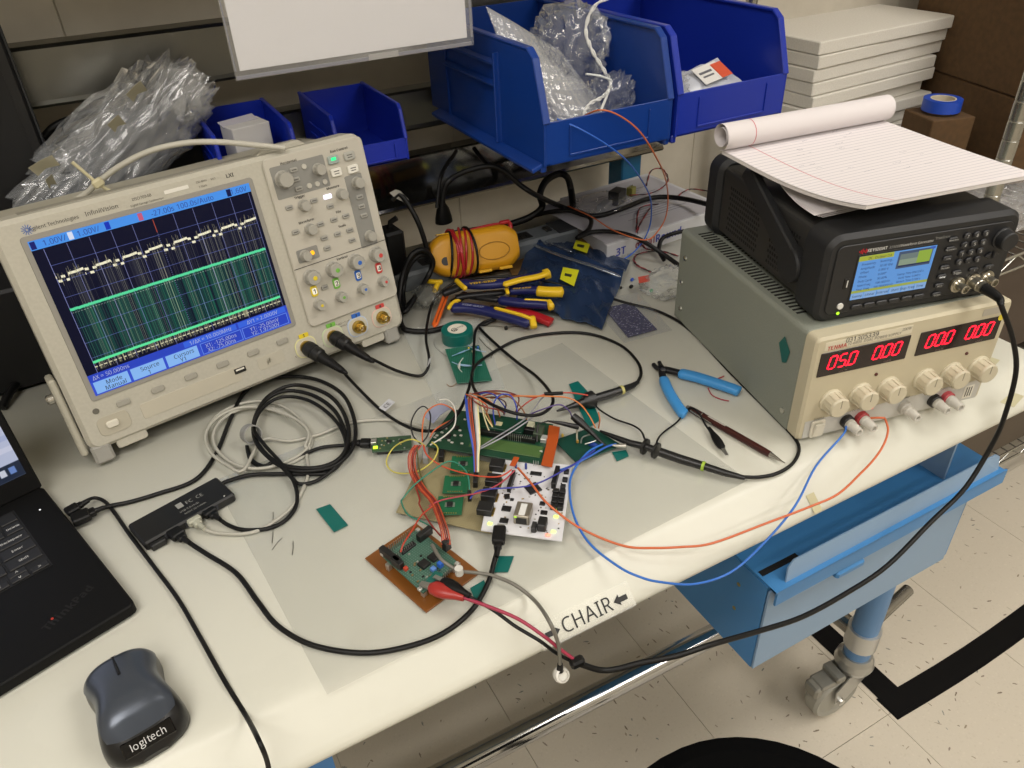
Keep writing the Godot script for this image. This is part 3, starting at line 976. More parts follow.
	for q in [[236.5, 93.5, "97a29b"], [259.7, 92.9, "a7a69d"], [236.4, 77.4, "dedbd0"], [260.5, 76.0, "dedbd0"]]:
		var bt := again(o, "button", plate(0.0150, 0.0105, 0.002, 0.003, 0.0008).mesh(), mat(q[2], 0.45), fwd(q[0] / 1000.0, q[1] / 1000.0, z0))
		if q[2] != "97a29b":
			part(bt, "print", mb().box(Vector3(0, 0.0015, 0.0030), Vector3(0.008, 0.0011, 0.0002)).box(Vector3(0, -0.0015, 0.0030), Vector3(0.007, 0.0011, 0.0002)), mat("5a5853", 0.7))
		else:
			part(bt, "run_light", plate(0.007, 0.004, 0.0008, 0.0003, 0.0001), glow("35f090", 1.4), fwd(0, 0.001, 0.0030))
	again(o, "lit_button", bmesh, glow("f2f0ff", 0.75, "d8d4e8"), fwd(0.2163, 0.0510, z0))
	part(o, "intensity_light", plate(0.0052, 0.0058, 0.0022, 0.0016, 0.0004), glow("ffb419", 1.5), fwd(0.1762, -0.0120, z0))
	# section headings in print
	for q in [["Horizontal", 0.178, 0.1045], ["Run Control", 0.248, 0.1035], ["Trigger", 0.180, 0.0605], ["Measure", 0.227, 0.0605], ["Waveform", 0.180, 0.0290], ["File", 0.226, 0.0285], ["Tools", 0.226, 0.0095], ["Vertical", 0.2145, -0.0310]]:
		text(o, q[0], 0.0044, fwd(q[1], q[2], z0 + 0.0003), ink, "lettering", true)
	# four channels
	var cols := ["d9c22a", "6fae45", "2a62b8", "c2433f"]
	for k in 4:
		var kx: float = [0.1651, 0.1979, 0.2314, 0.2640][k]
		var kb := part(o, "scale_knob", knob(0.0098, 0.013), knob_m, fwd(kx, -0.0417, z0))
		part(kb, "channel_dot", disc(0.0030, 0.0006, 12), mat(cols[k], 0.5), fwd(0.0008, 0, 0.0129))
		var bd := part(o, "channel_key", plate(0.0095, 0.0150, 0.0030, 0.0018, 0.0006), mat(cols[k], 0.5), fwd(kx - 0.001, -0.0610, z0))
		part(bd, "key_face", plate(0.0062, 0.0085, 0.0015, 0.0012, 0.0004), mat("e6e2d6", 0.4) if k != 0 else glow("f4efe0", 0.35, "e6e2d6"), fwd(0, 0, 0.0016))
		text(bd, str(k + 1), 0.0085, fwd(0, 0, 0.0031), ink, "lettering", true)
		var pk := part(o, "position_knob", knob(0.0068, 0.011), knob_m, fwd(kx, -0.0803, z0))
		part(pk, "channel_dot", disc(0.0020, 0.0006, 12), mat(cols[k], 0.5), fwd(0.0006, 0, 0.0109))
		var bx: float = [0.1330, 0.1735, 0.2125, 0.2510][k]
		var sr := part(o, "input_surround", mb(fwd(bx, -0.1310, 0)).prism(rr(0.031, 0.028, 0.011, 5), 0.0, 0.0012, 0.0004, true), mat(["d3cf9b", "bcc7a2", "aebbd0", "d2b4a6"][k], 0.5))
		part(sr, "surround_face", mb(fwd(bx, -0.1310, 0.0012)).prism(rr(0.028, 0.025, 0.010, 5), 0.0, 0.0004), mat("bfbaa9", 0.5))
		var tb := part(o, "channel_tab", plate(0.0135, 0.0058, 0.0008, 0.0008, 0.0002), mat(cols[k], 0.5), fwd(bx + 0.001, -0.1145, 0.0008))
		text(tb, str(k + 1), 0.0062, fwd(0, 0, 0.0010), ink, "lettering", true)
		bnc_jack(o, fwd(bx, -0.1310, 0.0016))
	for q in [["X", 0.116, -0.139], ["Y", 0.157, -0.139], ["1 MΩ ≈ 11 pF", 0.193, -0.118], ["300 Vrms CAT I", 0.193, -0.122]]:
		text(o, q[0], 0.0035, fwd(q[1], q[2], 0.0003), ink, "lettering")

func star(r: float) -> MB:
	var b := mb()
	for k in 12:
		var a := TAU * k / 12
		b.box(Vector3(cos(a), sin(a), 0) * r * 0.58, Vector3(r * 0.75, r * 0.11, 0.0002), Basis(Vector3(0, 0, 1), a))
	return b

# ---------------------------------------------------------------- power supply
var psu_t := Transform3D(Basis(Vector3.UP, -0.2074), Vector3(0.390, T, 0.3068))

func seven_seg(parent: Node, chars: String, c: Vector2, h: float, z: float, m: Material) -> void:
	var segs := {"0": "abcdef", "5": "afgcd"}
	var w := h * 0.52
	var step := h * 0.78
	var n := 0
	for ch in chars:
		if ch != ".":
			n += 1
	var x := c.x - step * (n - 1) / 2.0
	for ch in chars:
		if ch == ".":
			part(parent, "decimal_point_led", mb().box(Vector3(x - step * 0.5, c.y - h * 0.5, z), Vector3(h * 0.1, h * 0.1, 0.0006)), m)
			continue
		var b := mb()
		var sh := h * 0.10
		var pos := {"a": [0.0, 0.5, 1], "d": [0.0, -0.5, 1], "g": [0.0, 0.0, 1], "b": [0.5, 0.25, 0], "c": [0.5, -0.25, 0], "e": [-0.5, -0.25, 0], "f": [-0.5, 0.25, 0]}
		for s in segs[ch]:
			var q: Array = pos[s]
			var p := Vector3(q[0] * w + q[1] * h * 0.14, q[1] * h, z) + Vector3(x, c.y, 0)
			var t := h * 0.105
			if q[2]:
				b.prism(PackedVector2Array([Vector2(p.x - w * 0.40, p.y), Vector2(p.x - w * 0.32, p.y + t / 2), Vector2(p.x + w * 0.34, p.y + t / 2), Vector2(p.x + w * 0.40, p.y), Vector2(p.x + w * 0.32, p.y - t / 2), Vector2(p.x - w * 0.34, p.y - t / 2)]), z, z + 0.0005)
			else:
				var d := Vector2(h * 0.14 * 0.45, h * 0.41) / 2.0
				b.prism(PackedVector2Array([Vector2(p.x - t / 2 - d.x, p.y - d.y), Vector2(p.x + t / 2 - d.x, p.y - d.y), Vector2(p.x + t / 2 + d.x, p.y + d.y), Vector2(p.x - t / 2 + d.x, p.y + d.y)]), z, z + 0.0005)
		part(parent, "digit_led", b, m)
		x += step

func build_psu() -> void:
	var o := thing("power_supply", "beige dual bench power supply with red digit displays", "power supply", psu_t)
	var w := 0.256
	var h := 0.1425
	var d := 0.318
	var y0 := 0.005
	var green := tri_mat(noise_tex("paint", 256, 0.15, [[0.0, "81857a"], [1.0, "898d82"]], FastNoiseLite.TYPE_SIMPLEX, 3, 12), 9.0, 0.55, 0.0, {}, false)
	var beige := mat("bdb49a", 0.5)
	# cover: a rounded arch pushed along the depth
	var arch := PackedVector2Array([Vector2(0, y0), Vector2(w, y0)])
	for k in 5:
		var a := PI / 2 * k / 4
		arch.append(Vector2(w - 0.006 + 0.006 * cos(a), h - 0.006 + 0.006 * sin(a)))
	for k in 5:
		var a := PI / 2 + PI / 2 * k / 4
		arch.append(Vector2(0.006 + 0.006 * cos(a), h - 0.006 + 0.006 * sin(a)))
	var cover := part(o, "cover", mb().prism(arch, -d, -0.022, 0.001), green)
	part(o, "front_panel", mb().prism(rr(w + 0.003, h - y0 + 0.003, 0.007, 4, Vector2(w / 2, (h + y0) / 2)), -0.022, 0.0, 0.003, true), beige)
	for q in [[-0.035, 0.025], [-0.30, 0.025], [-0.30, 0.105], [-0.305, 0.065]]:
		part(cover, "cover_screw", mb(Transform3D(Basis.from_euler(Vector3(0, 0, PI / 2)), Vector3(0.0, q[1], q[0]))).lathe([Vector2(0.0042, 0), Vector2(0.0038, 0.0018), Vector2(0.0, 0.0022)], 12), mat("c8c8c0", 0.25, 0.9))
	# vent slots in the top, in two rows
	var slot := mb().box(Vector3.ZERO, Vector3(0.020, 0.0006, 0.0032), Basis.IDENTITY, 0.0).mesh()
	for r in 4:
		for k in 32:
			again(cover, "vent_slot", slot, mat("14140f", 0.9), fwd(0.022 + 0.0265 * r * (1.0 if r < 2 else 1.0), h + 0.00015, -0.292 + 0.0075 * k))
	for q in [[0.02, -0.03], [w - 0.02, -0.03], [0.02, -d + 0.03], [w - 0.02, -d + 0.03]]:
		part(o, "foot", mb().lathe([Vector2(0.0, 0), Vector2(0.008, 0), Vector2(0.009, 0.005), Vector2(0.009, 0.008)], 14, Transform3D(Basis.IDENTITY, Vector3(q[0], 0, q[1]))), mat("1a1a1a", 0.7))
	# teal tape flag on the side
	var tp := mb(Transform3D(Basis(Vector3(0, 0, 1), Vector3(0, 1, 0), Vector3(-1, 0, 0)), Vector3(-0.0012, 0.100, -0.052)))
	tp.prism(PackedVector2Array([Vector2(-0.011, 0.004), Vector2(-0.003, 0.017), Vector2(0.011, 0.004), Vector2(0.008, -0.012), Vector2(0.001, -0.016)]), 0, 0.0004)
	part(o, "tape_patch", tp, mat("0c5a52", 0.35))
	# displays
	var red := glow("ff1230", 2.6)
	for q in [[0.065, 0.116, [["05.0", 0.0365], ["0.00", 0.0945]]], [0.192, 0.112, [["00.0", 0.165], ["0.00", 0.2200]]]]:
		var win := part(o, "display_window", plate(q[1], 0.0315, 0.0012, 0.0008, 0.0002), mat("1b0f0e", 0.15), fwd(q[0], 0.1088, 0.0))
		win.name = "display_window"
		for e in q[2]:
			seven_seg(o, e[0], Vector2(e[1], 0.1105), 0.0165, 0.0010, red)
			text(o, "VOLTS" if e[0] in ["05.0", "00.0"] else "AMPS", 0.0042, fwd(e[1] + 0.004, 0.0955, 0.0011), mat("6d5a55", 0.6))
	part(o, "model_label", plate(0.112, 0.0110, 0.0008, 0.0004, 0.0001), mat("cfc8b2", 0.4), fwd(0.066, 0.1325, 0.0))
	text(o, "TENMA", 0.0072, fwd(0.0255, 0.1300, 0.0006), mat("b03a34", 0.5), "lettering", true)
	text(o, "72-6905  DUAL POWER SUPPLY", 0.0050, fwd(0.073, 0.1305, 0.0006), mat("57524a", 0.6))
	text(o, "200W", 0.0048, fwd(0.114, 0.1345, 0.0006), mat("57524a", 0.6))
	text(o, "031305339", 0.0085, fwd(0.056, 0.1362, 0.0007), mat("34353a", 0.6), "handwriting")
	part(o, "inventory_strip", plate(0.030, 0.0090, 0.001, 0.0003, 0.0001), mat("a9a395", 0.4), fwd(0.232, 0.1335, 0.0))
	part(o, "yellow_dot", disc(0.0042, 0.0005, 16), mat("d6c531", 0.5), fwd(0.2460, 0.1225, 0.0004))
	# knobs
	for kx in [0.034, 0.073, 0.1105, 0.1605, 0.199, 0.238]:
		var kb := part(o, "knob", knob(0.0132, 0.019), mat("c4bca4", 0.5), fwd(kx, 0.056, 0.0))
		part(kb, "pointer", mb().box(Vector3(0.0, 0.006, 0.0191), Vector3(0.0010, 0.011, 0.0003)), mat("8a8474", 0.6))
	for q in [[0.089, 0.079], [0.2135, 0.080]]:
		part(o, "mode_light", disc(0.0021, 0.0012, 12), mat("4a0c0c", 0.3), fwd(q[0], q[1], 0.0))
	# lower band with switch and binding posts
	part(o, "terminal_band", mb().prism(PackedVector2Array([Vector2(0.006, 0.007), Vector2(w - 0.004, 0.007), Vector2(w - 0.004, 0.034), Vector2(0.006, 0.031)]), 0.0, 0.0006), mat("bfbeb9", 0.35, 0.3))
	var sw := part(o, "power_switch", plate(0.019, 0.024, 0.003, 0.003, 0.001), mat("c9c4b4", 0.45), fwd(0.0235, 0.0185, 0.0004))
	part(sw, "rocker", mb().prism(PackedVector2Array([Vector2(-0.0085, 0.0), Vector2(0.0085, 0.003), Vector2(0.0085, 0.006), Vector2(-0.0085, 0.0035)]), -0.006, 0.006, 0.0005), mat("d2cdbe", 0.4), Transform3D(Basis.from_euler(Vector3(0, PI / 2, PI / 2)), Vector3(0, 0, 0.001)))
	for q in [[0.063, "1b1a1b"], [0.083, "9c2f32"], [0.1435, "b5b2aa"], [0.1855, "1b1a1b"], [0.2045, "b0464c"]]:
		var bp := part(o, "binding_post", mb(fwd(q[0], 0.0195, 0.0)).lathe([Vector2(0.0085, 0), Vector2(0.0085, 0.006), Vector2(0.0072, 0.0075), Vector2(0, 0.0075)], 18, Transform3D(Basis.from_euler(Vector3(PI / 2, 0, 0)), Vector3.ZERO)), mat(q[1], 0.45))
		part(bp, "post_cap", mb(fwd(q[0], 0.0195, 0.0075)).lathe([Vector2(0.0066, 0), Vector2(0.0066, 0.004), Vector2(0.0060, 0.005), Vector2(0.0050, 0.018), Vector2(0.0030, 0.018), Vector2(0.0030, 0.015), Vector2(0, 0.015)], 18, Transform3D(Basis.from_euler(Vector3(PI / 2, 0, 0)), Vector3.ZERO)), mat("c6c3ba", 0.45))
	part(o, "rating_label", plate(0.014, 0.019, 0.0006, 0.0003, 0.0001), mat("dad6c9", 0.5), fwd(0.2370, 0.0195, 0.0006))
	for k in 3:
		part(o, "label_print", mb().box(Vector3(0.2335 + 0.0035 * k, 0.0195, 0.0011), Vector3(0.0014, 0.014, 0.0002)), mat("55514a", 0.7))
	for q in [["- DC OUT +", 0.076, 0.0325], ["GND", 0.1435, 0.0335], ["- DC OUT +", 0.196, 0.0335], ["POWER", 0.0235, 0.0325]]:
		text(o, q[0], 0.0042, fwd(q[1], q[2], 0.0010), mat("6a665d", 0.6))
	part(o, "output_light", disc(0.0030, 0.0010, 12), glow("ff4040", 0.5, "c06060"), fwd(0.0955, 0.0310, 0.0006))
	part(o, "fuse_screw", disc(0.0020, 0.0012, 10), mat("2b2926", 0.5), fwd(0.2190, 0.0320, 0.0006))

# ---------------------------------------------------------------- waveform generator
var gen_t := Transform3D(Basis(Vector3.UP, -0.2542), Vector3(0.5245, T + 0.1432, 0.3110))

func gen_screen() -> ImageTexture:
	var w := 512
	var h := 288
	var im := Image.create(w, h, false, Image.FORMAT_RGB8)
	im.fill(Color("6fb2ff"))
	im.fill_rect(Rect2i(0, 0, 228, 32), Color("c6cf45"))
	im.fill_rect(Rect2i(262, 8, 230, 112), Color("4a5f80"))
	im.fill_rect(Rect2i(276, 26, 120, 76), Color("7d8f8c"))
	im.fill_rect(Rect2i(396, 20, 90, 80), Color("a8c94a"))
	im.fill_rect(Rect2i(276, 100, 212, 10), Color("20305c"))
	im.fill_rect(Rect2i(276, 62, 120, 38), Color("9fb39a"))
	im.fill_rect(Rect2i(0, 226, w, 18), Color("b9c65a"))
	for k in 6:
		im.fill_rect(Rect2i(k * 86 + 3, 246, 80, 40), Color("9cc9ff"))
	im.fill_rect(Rect2i(470, 4, 34, 16), Color("3a6cd8"))
	im.generate_mipmaps()
	return ImageTexture.create_from_image(im)

func build_generator() -> void:
	var o := thing("waveform_generator", "black waveform generator with blue screen on top of the power supply", "waveform generator", gen_t)
	var rub := tri_mat(noise_tex("rub", 256, 0.2, [[0.0, "17181a"], [1.0, "1e1f21"]], FastNoiseLite.TYPE_SIMPLEX, 3, 15), 10.0, 0.55, 0.0, {}, false)
	var face_m := mat("1b1c1f", 0.42)
	var metal := mat("3a3937", 0.5, 0.35)
	var cx := -0.002
	var w := 0.238
	var h := 0.104
	part(o, "front_bumper", mb(fwd(cx, h / 2, 0)).prism(rr(w, h, 0.018, 6), -0.046, 0.0, 0.005, true), rub)
	part(o, "rear_bumper", mb(fwd(cx, h / 2 + 0.001, 0)).prism(rr(w, h + 0.004, 0.020, 6), -0.280, -0.246, 0.006, true), rub)
	var body := part(o, "body", mb(fwd(cx, h / 2 + 0.001, 0)).prism(rr(0.222, 0.090, 0.006, 3), -0.25, -0.04, 0.001), metal)
	part(o, "face_plate", mb(fwd(cx, h / 2, 0)).prism(rr(0.216, 0.082, 0.008, 4), 0.0, 0.0014, 0.0008), face_m)
	# perforated sides: rows of small square holes
	for side in [-1.0, 1.0]:
		var holes := mb()
		for r in 9:
			for k in 34:
				var zz := -0.225 + 0.0052 * k + (0.0026 if r % 2 else 0.0)
				var yy := 0.022 + 0.0068 * r
				if zz < -0.062 and not (k > 14 and k < 20):
					holes.box(Vector3(cx + side * 0.1110, yy, zz), Vector3(0.0007, 0.0036, 0.0028))
		var ho := part(body, "vent_holes", holes, mat("060606", 0.9))
		ho.set_meta("kind", "stuff")
	# carrying handle folded up along the side and over the top
	for side in [-1.0, 1.0]:
		var pv := part(o, "handle_pivot", mb(Transform3D(Basis.from_euler(Vector3(0, 0, PI / 2)), Vector3(cx + side * 0.112, 0.047, -0.060))).lathe([Vector2(0, -0.012), Vector2(0.020, -0.012), Vector2(0.021, -0.009), Vector2(0.021, 0.009), Vector2(0.020, 0.012), Vector2(0, 0.012)], 22), rub)
		pv.name = "handle_pivot"
	var hp := []
	var arm_l := Vector3(cx - 0.117, 0.050, -0.062)
	var hr := PackedVector2Array([Vector2(0.014, -0.018), Vector2(-0.014, -0.014), Vector2(-0.012, 0.012), Vector2(0.012, 0.016)])
	for side in [-1.0, 1.0]:
		var arm := PackedVector2Array([Vector2(-0.052, 0.030), Vector2(-0.076, 0.044), Vector2(-0.186, 0.108), Vector2(-0.178, 0.119), Vector2(-0.165, 0.122), Vector2(-0.045, 0.062)])
		part(o, "handle_arm", mb(Transform3D(Basis(Vector3(0, 0, 1), Vector3(0, 1, 0), Vector3(side, 0, 0)), Vector3(cx + side * 0.1125, 0, 0))).prism(arm, 0.0, 0.011, 0.002), rub)
	part(o, "handle_grip", mb().box(Vector3(cx, 0.1145, -0.174), Vector3(0.246, 0.014, 0.026), Basis.from_euler(Vector3(-0.5, 0, 0)), 0.005), rub)
	# screen
	var sm := StandardMaterial3D.new()
	sm.albedo_color = Color("040404")
	sm.roughness = 0.2
	sm.emission_enabled = true
	sm.emission = Color.WHITE
	sm.emission_operator = BaseMaterial3D.EMISSION_OP_MULTIPLY
	sm.emission_texture = gen_screen()
	sm.emission_energy_multiplier = 0.62
	var sw := 0.0940
	var sh := 0.0520
	var sc := Vector2(-0.0352, 0.0520)
	part(o, "screen_frame", plate(0.098, 0.056, 0.0015, 0.0006, 0.0002), mat("0b0b0c", 0.3), fwd(sc.x, sc.y, 0.0013))
	var sq := mb(fwd(sc.x, sc.y, 0.0022))
	sq.face([Vector3(-sw / 2, sh / 2, 0), Vector3(sw / 2, sh / 2, 0), Vector3(sw / 2, -sh / 2, 0), Vector3(-sw / 2, -sh / 2, 0)], Vector3(0, 0, 1), [Vector2(0, 0), Vector2(1, 0), Vector2(1, 1), Vector2(0, 1)])
	sq.box(Vector3(0, 0, -0.0005), Vector3(sw, sh, 0.0006))
	var scr := part(o, "screen", sq, sm)
	var dk := mat("16244e", 0.5)
	var rows := [["DC, Output On", -0.022, 0.0228, 0.0054], ["Frequency", -0.034, 0.0165, 0.0046], ["Running...", -0.012, 0.0170, 0.0046], ["Amplitude", -0.034, 0.0115, 0.0046], ["10.00 Vpp", -0.012, 0.0118, 0.0046], ["Offset", -0.037, 0.0065, 0.0046], ["0.000 V", -0.014, 0.0068, 0.0046], ["Phase", -0.038, 0.0015, 0.0046], ["0.000°", -0.014, 0.0016, 0.0046], ["Duty Cycle", -0.034, -0.0038, 0.0046], ["50.00%", -0.013, -0.0036, 0.0046], ["Start Freq", -0.034, -0.0090, 0.0046], ["100.000 Hz", -0.011, -0.0088, 0.0046], ["Stop Freq", -0.034, -0.0140, 0.0046], ["100.000000 Hz", -0.009, -0.0138, 0.0046], ["Sweep Time 000.000 s", 0.022, -0.0030, 0.0042], ["Hold Time  0.000 s", 0.022, -0.0076, 0.0042], ["Return Time 0.000 s", 0.022, -0.0122, 0.0042]]
	for q in rows:
		text(scr, q[0], q[3] * 0.8, fwd(sc.x + q[1], sc.y + q[2], 0.0025), dk)
	for k in 6:
		text(scr, ["Sweep", "Linear", "Interval", "Start", "Stop Freq", "Time"][k], 0.0044, fwd(sc.x - sw / 2 + sw * (k + 0.5) / 6, sc.y - sh / 2 + 0.0042, 0.0025), dk)
	# lettering and the red wave mark
	var white := mat("c9c9c6", 0.5)
	text(o, "KEYSIGHT", 0.0052, fwd(-0.0625, 0.0838, 0.0016), white, "lettering", true)
	text(o, "33500B", 0.0042, fwd(-0.0410, 0.0838, 0.0016), mat("9a9a98", 0.5))
	text(o, "Waveform Generator", 0.0042, fwd(-0.0140, 0.0838, 0.0016), white)
	text(o, "Trueform", 0.0040, fwd(0.0165, 0.0860, 0.0016), mat("8d8d8a", 0.5), "lettering", false, "Droid Serif")
	var wave := mb()
	for k in 6:
		wave.box(Vector3(-0.0835 + 0.0019 * k, 0.0838, 0.0016), Vector3(0.0008, [0.0015, 0.0040, 0.0060, 0.0025, 0.0052, 0.0018][k], 0.0004))
	part(o, "wave_mark", wave, mat("c8202c", 0.5))
	# keys
	var kmat := mat("26272a", 0.4)
	var soft := plate(0.0135, 0.0056, 0.0022, 0.0026, 0.0008).mesh()
	for k in 6:
		again(o, "soft_key", soft, kmat, fwd(-0.0718 + 0.0157 * k, 0.0165, 0.0012))
	var fkey := plate(0.0115, 0.0056, 0.0024, 0.0026, 0.0008).mesh()
	for k in 7:
		var b := again(o, "function_key", fkey, kmat, fwd(0.0297, 0.0818 - 0.0111 * k, 0.0012))
		text(b, ["Waveform", "Parameters", "Units", "Modulate", "Sweep", "Burst", "System"][k], 0.0026, fwd(0, 0, 0.0028), mat("b9b9b6", 0.5) if k != 4 else glow("f4f4f0", 0.8, "e8e8e4"))
	var nkey := plate(0.0082, 0.0075, 0.0032, 0.0028, 0.0008).mesh()
	for r in 4:
		for c in 3:
			var b := again(o, "number_key", nkey, kmat, fwd(0.0468 + 0.0117 * c, 0.0833 - 0.0103 * r, 0.0012))
			text(b, ["7", "8", "9", "4", "5", "6", "1", "2", "3", "0", ".", "±"][r * 3 + c], 0.0050, fwd(0, 0, 0.0030), mat("c4c4c0", 0.5))
	for q in [[0.048, 0.0396, "Trigger"], [0.070, 0.0394, "1"], [0.090, 0.0398, "2"]]:
		var b := again(o, "channel_key", fkey, kmat, fwd(q[0], q[1], 0.0012))
		text(b, q[2], 0.0034, fwd(0, 0, 0.0028), mat("c4c4c0", 0.5))
	var arrow := mb().prism(PackedVector2Array([Vector2(-0.0042, 0), Vector2(0.0030, 0.0044), Vector2(0.0030, -0.0044)]), 0, 0.0026, 0.0006).mesh()
	again(o, "arrow_key", arrow, kmat, fwd(0.0830, 0.0545, 0.0012))
	again(o, "arrow_key", arrow, kmat, Transform3D(Basis(Vector3(0, 0, 1), PI), Vector3(0.0930, 0.0548, 0.0012)))
	part(o, "dial", knob(0.0112, 0.0125, false), mat("1d1e20", 0.5), fwd(0.0955, 0.0735, 0.0012))
	part(o, "power_button", disc(0.0037, 0.0020, 18), mat("d8d8d2", 0.4), fwd(-0.0925, 0.0205, 0.0012))
	part(o, "power_light", disc(0.0018, 0.0010, 12), glow("b6ff2a", 1.6), fwd(-0.0930, 0.0115, 0.0012))
	var us := part(o, "usb_port", plate(0.0060, 0.0125, 0.0006, 0.0010, 0.0002), mat("060606", 0.4), fwd(-0.0912, 0.0475, 0.0012))
	part(us, "contact_tongue", mb().box(Vector3(0.001, 0.0, 0.0011), Vector3(0.0012, 0.008, 0.0006)), mat("cfcfca", 0.4))
	for q in [[0.054, 0.0235], [0.0735, 0.0250], [0.0910, 0.0260]]:
		var jt := Transform3D(Basis.IDENTITY, Vector3(q[0], q[1], 0.0012))
		part(o, "bnc_washer", disc(0.0092, 0.0010, 20), mat("b79a4e", 0.3, 0.9), jt)
		bnc_jack(o, jt, false)
	# printed stickers on the top
	part(o, "calibration_label", mb().box(Vector3(-0.055, 0.0965, -0.088), Vector3(0.10, 0.0003, 0.06)), mat("a8a5a0", 0.5))
	part(o, "calibration_label", mb().box(Vector3(0.070, 0.0965, -0.075), Vector3(0.060, 0.0003, 0.034)), mat("c2bfba", 0.5))
	part(o, "label_print", mb().box(Vector3(0.070, 0.0968, -0.068), Vector3(0.050, 0.0002, 0.010)), mat("3c3a38", 0.7))

# ---------------------------------------------------------------- paper pad on the generator
func lined_paper(seed_: int, margin := true) -> ImageTexture:
	var im := Image.create(640, 640, false, Image.FORMAT_RGB8)
	im.fill(Color("dcd6d6"))
	for k in range(1, 30):
		im.fill_rect(Rect2i(0, k * 21, 640, 2), Color("a6a3ad"))
	if margin:
		im.fill_rect(Rect2i(96, 0, 3, 640), Color("c46a72"))
	var rng := RandomNumberGenerator.new()
	rng.seed = seed_
	for k in 26:
		var px := rng.randi_range(110, 500)
		var py := rng.randi_range(20, 420)
		for j in rng.randi_range(6, 34):
			px += rng.randi_range(0, 2)
			py += rng.randi_range(-1, 1)
			im.fill_rect(Rect2i(px, py, 2, 1), Color("8a8794"))
	im.generate_mipmaps()
	return ImageTexture.create_from_image(im)

func build_pad() -> void:
	var o := thing("paper_pad", "white ruled paper pad with its top pages rolled back, on the black generator", "notepad")
	var hh := 0.286
	var a := at(722, 150, hh)
	var b := at(882, 120, hh)
	var d := at(866, 208, hh - 0.012)
	var fwd_dir := (d - a)
	var across := (b - a)
	var m := StandardMaterial3D.new()
	m.albedo_texture = lined_paper(3)
	m.roughness = 0.8
	var rows := []
	for i in 15:
		var s := float(i) / 14
		var r := []
		for k in 13:
			var q := float(k) / 12
			var p := a + across * q + fwd_dir * s
			p.y = T + hh - 0.010 * sin(PI * s * 0.9) * (1.0 - q * 0.4) - 0.016 * s * s + 0.010 * pow(s, 4.0) * (1.0 - q)
			r.append(p)
		rows.append(r)
	part(o, "top_page", mb().sheet(rows, 0.0006), m)
	var und := []
	for r in rows:
		var n := []
		for p in r:
			n.append(p - Vector3(0, 0.0012, 0))
		und.append(n)
	part(o, "page_block", mb().sheet(und, 0.0034), mat("cfcac6", 0.8))
	# the rolled pages: a spiral along the back edge
	var rl := []
	for k in 44:
		var an := -PI / 2 - TAU * 1.75 * k / 43.0
		var rad := 0.0165 - 0.0075 * k / 43.0
		rl.append(Vector2(cos(an) * rad, sin(an) * rad))
	var ax := across.normalized()
	var bk := Vector3.UP.cross(ax).normalized()
	if bk.z > 0:
		bk = -bk
	var ring0 := []
	var ring1 := []
	for q in rl:
		var off: Vector3 = bk * q.x + Vector3.UP * (q.y + 0.0168)
		ring0.append(a + off - ax * 0.004)
		ring1.append(b + off + ax * 0.002)
	var rows2 := [ring0, ring1]
	var rb := mb()
	var f0 := rb.v.size()
	for r in rows2.size():
		for k in ring0.size():
			var nn: Vector3 = bk * rl[k].x + Vector3.UP * rl[k].y
			rb.vert(rows2[r][k], nn)
	for k in ring0.size() - 1:
		rb.quad(f0 + k, f0 + k + 1, f0 + ring0.size() + k + 1, f0 + ring0.size() + k)
	part(o, "rolled_pages", rb, mat("d6d0d0", 0.8, 0.0, {"cull_mode": BaseMaterial3D.CULL_DISABLED}))
	var mg := []
	for k in 26:
		var off: Vector3 = bk * rl[k].x * 1.012 + Vector3.UP * (rl[k].y * 1.012 + 0.0168)
		mg.append(a + off + ax * 0.034)
	var mgs := mb()
	for k in 15:
		mgs.face([mg[k], mg[k + 1], mg[k + 1] + ax * 0.0011, mg[k] + ax * 0.0011], bk * rl[k].x + Vector3.UP * rl[k].y)
	part(o, "margin_line", mgs, mat("c46a72", 0.8))
	# loose ruled sheets under the pad, drooping over the generator's left edge
	var m2 := StandardMaterial3D.new()
	m2.albedo_texture = lined_paper(8, false)
	m2.roughness = 0.8
	for j in 3:
		var p0 := at(772 + 3 * j, 172 + 2 * j, 0.268 - 0.003 * j)
		var p1 := at(815 + 4 * j, 214 + j, 0.256 - 0.003 * j)
		var rr_ := []
		for i in 8:
			var s := float(i) / 7
			var row := []
			for k in 8:
				var q := float(k) / 7
				var p := p0.lerp(p1, s) + ax * 0.17 * q
				p.y = lerpf(T + 0.268, T + 0.2545, s) - 0.003 * j - 0.006 * sin(PI * s) * (1.0 - q)
				row.append(p)
			rr_.append(row)
		single("loose_sheet", mb().sheet(rr_, 0.0005), m2, "%s of the grey ruled sheets lying loose under the paper pad" % ["topmost", "middle one", "lowest"][j], "paper sheet", "loose ruled sheets under the pad")

# ---------------------------------------------------------------- paths and cords
func way(a: Array, per := 6) -> Array:   # [u, v, height over the bench] or [u, v, z, "z"] for a point in the upright plane z
	var out := []
	for p in a:
		out.append(at_z(p[0], p[1], p[2]) if p.size() > 3 else at(p[0], p[1], p[2]))
	return smoothed(out, per)

func cord(called: String, label: String, a: Array, r: float, m: Material, category := "cable", seg := 8, group := "") -> MeshInstance3D:
	return single(called, mb().tube(way(a), r, seg), m, label, category, group)

var black_rubber: StandardMaterial3D
var grey_rubber: StandardMaterial3D

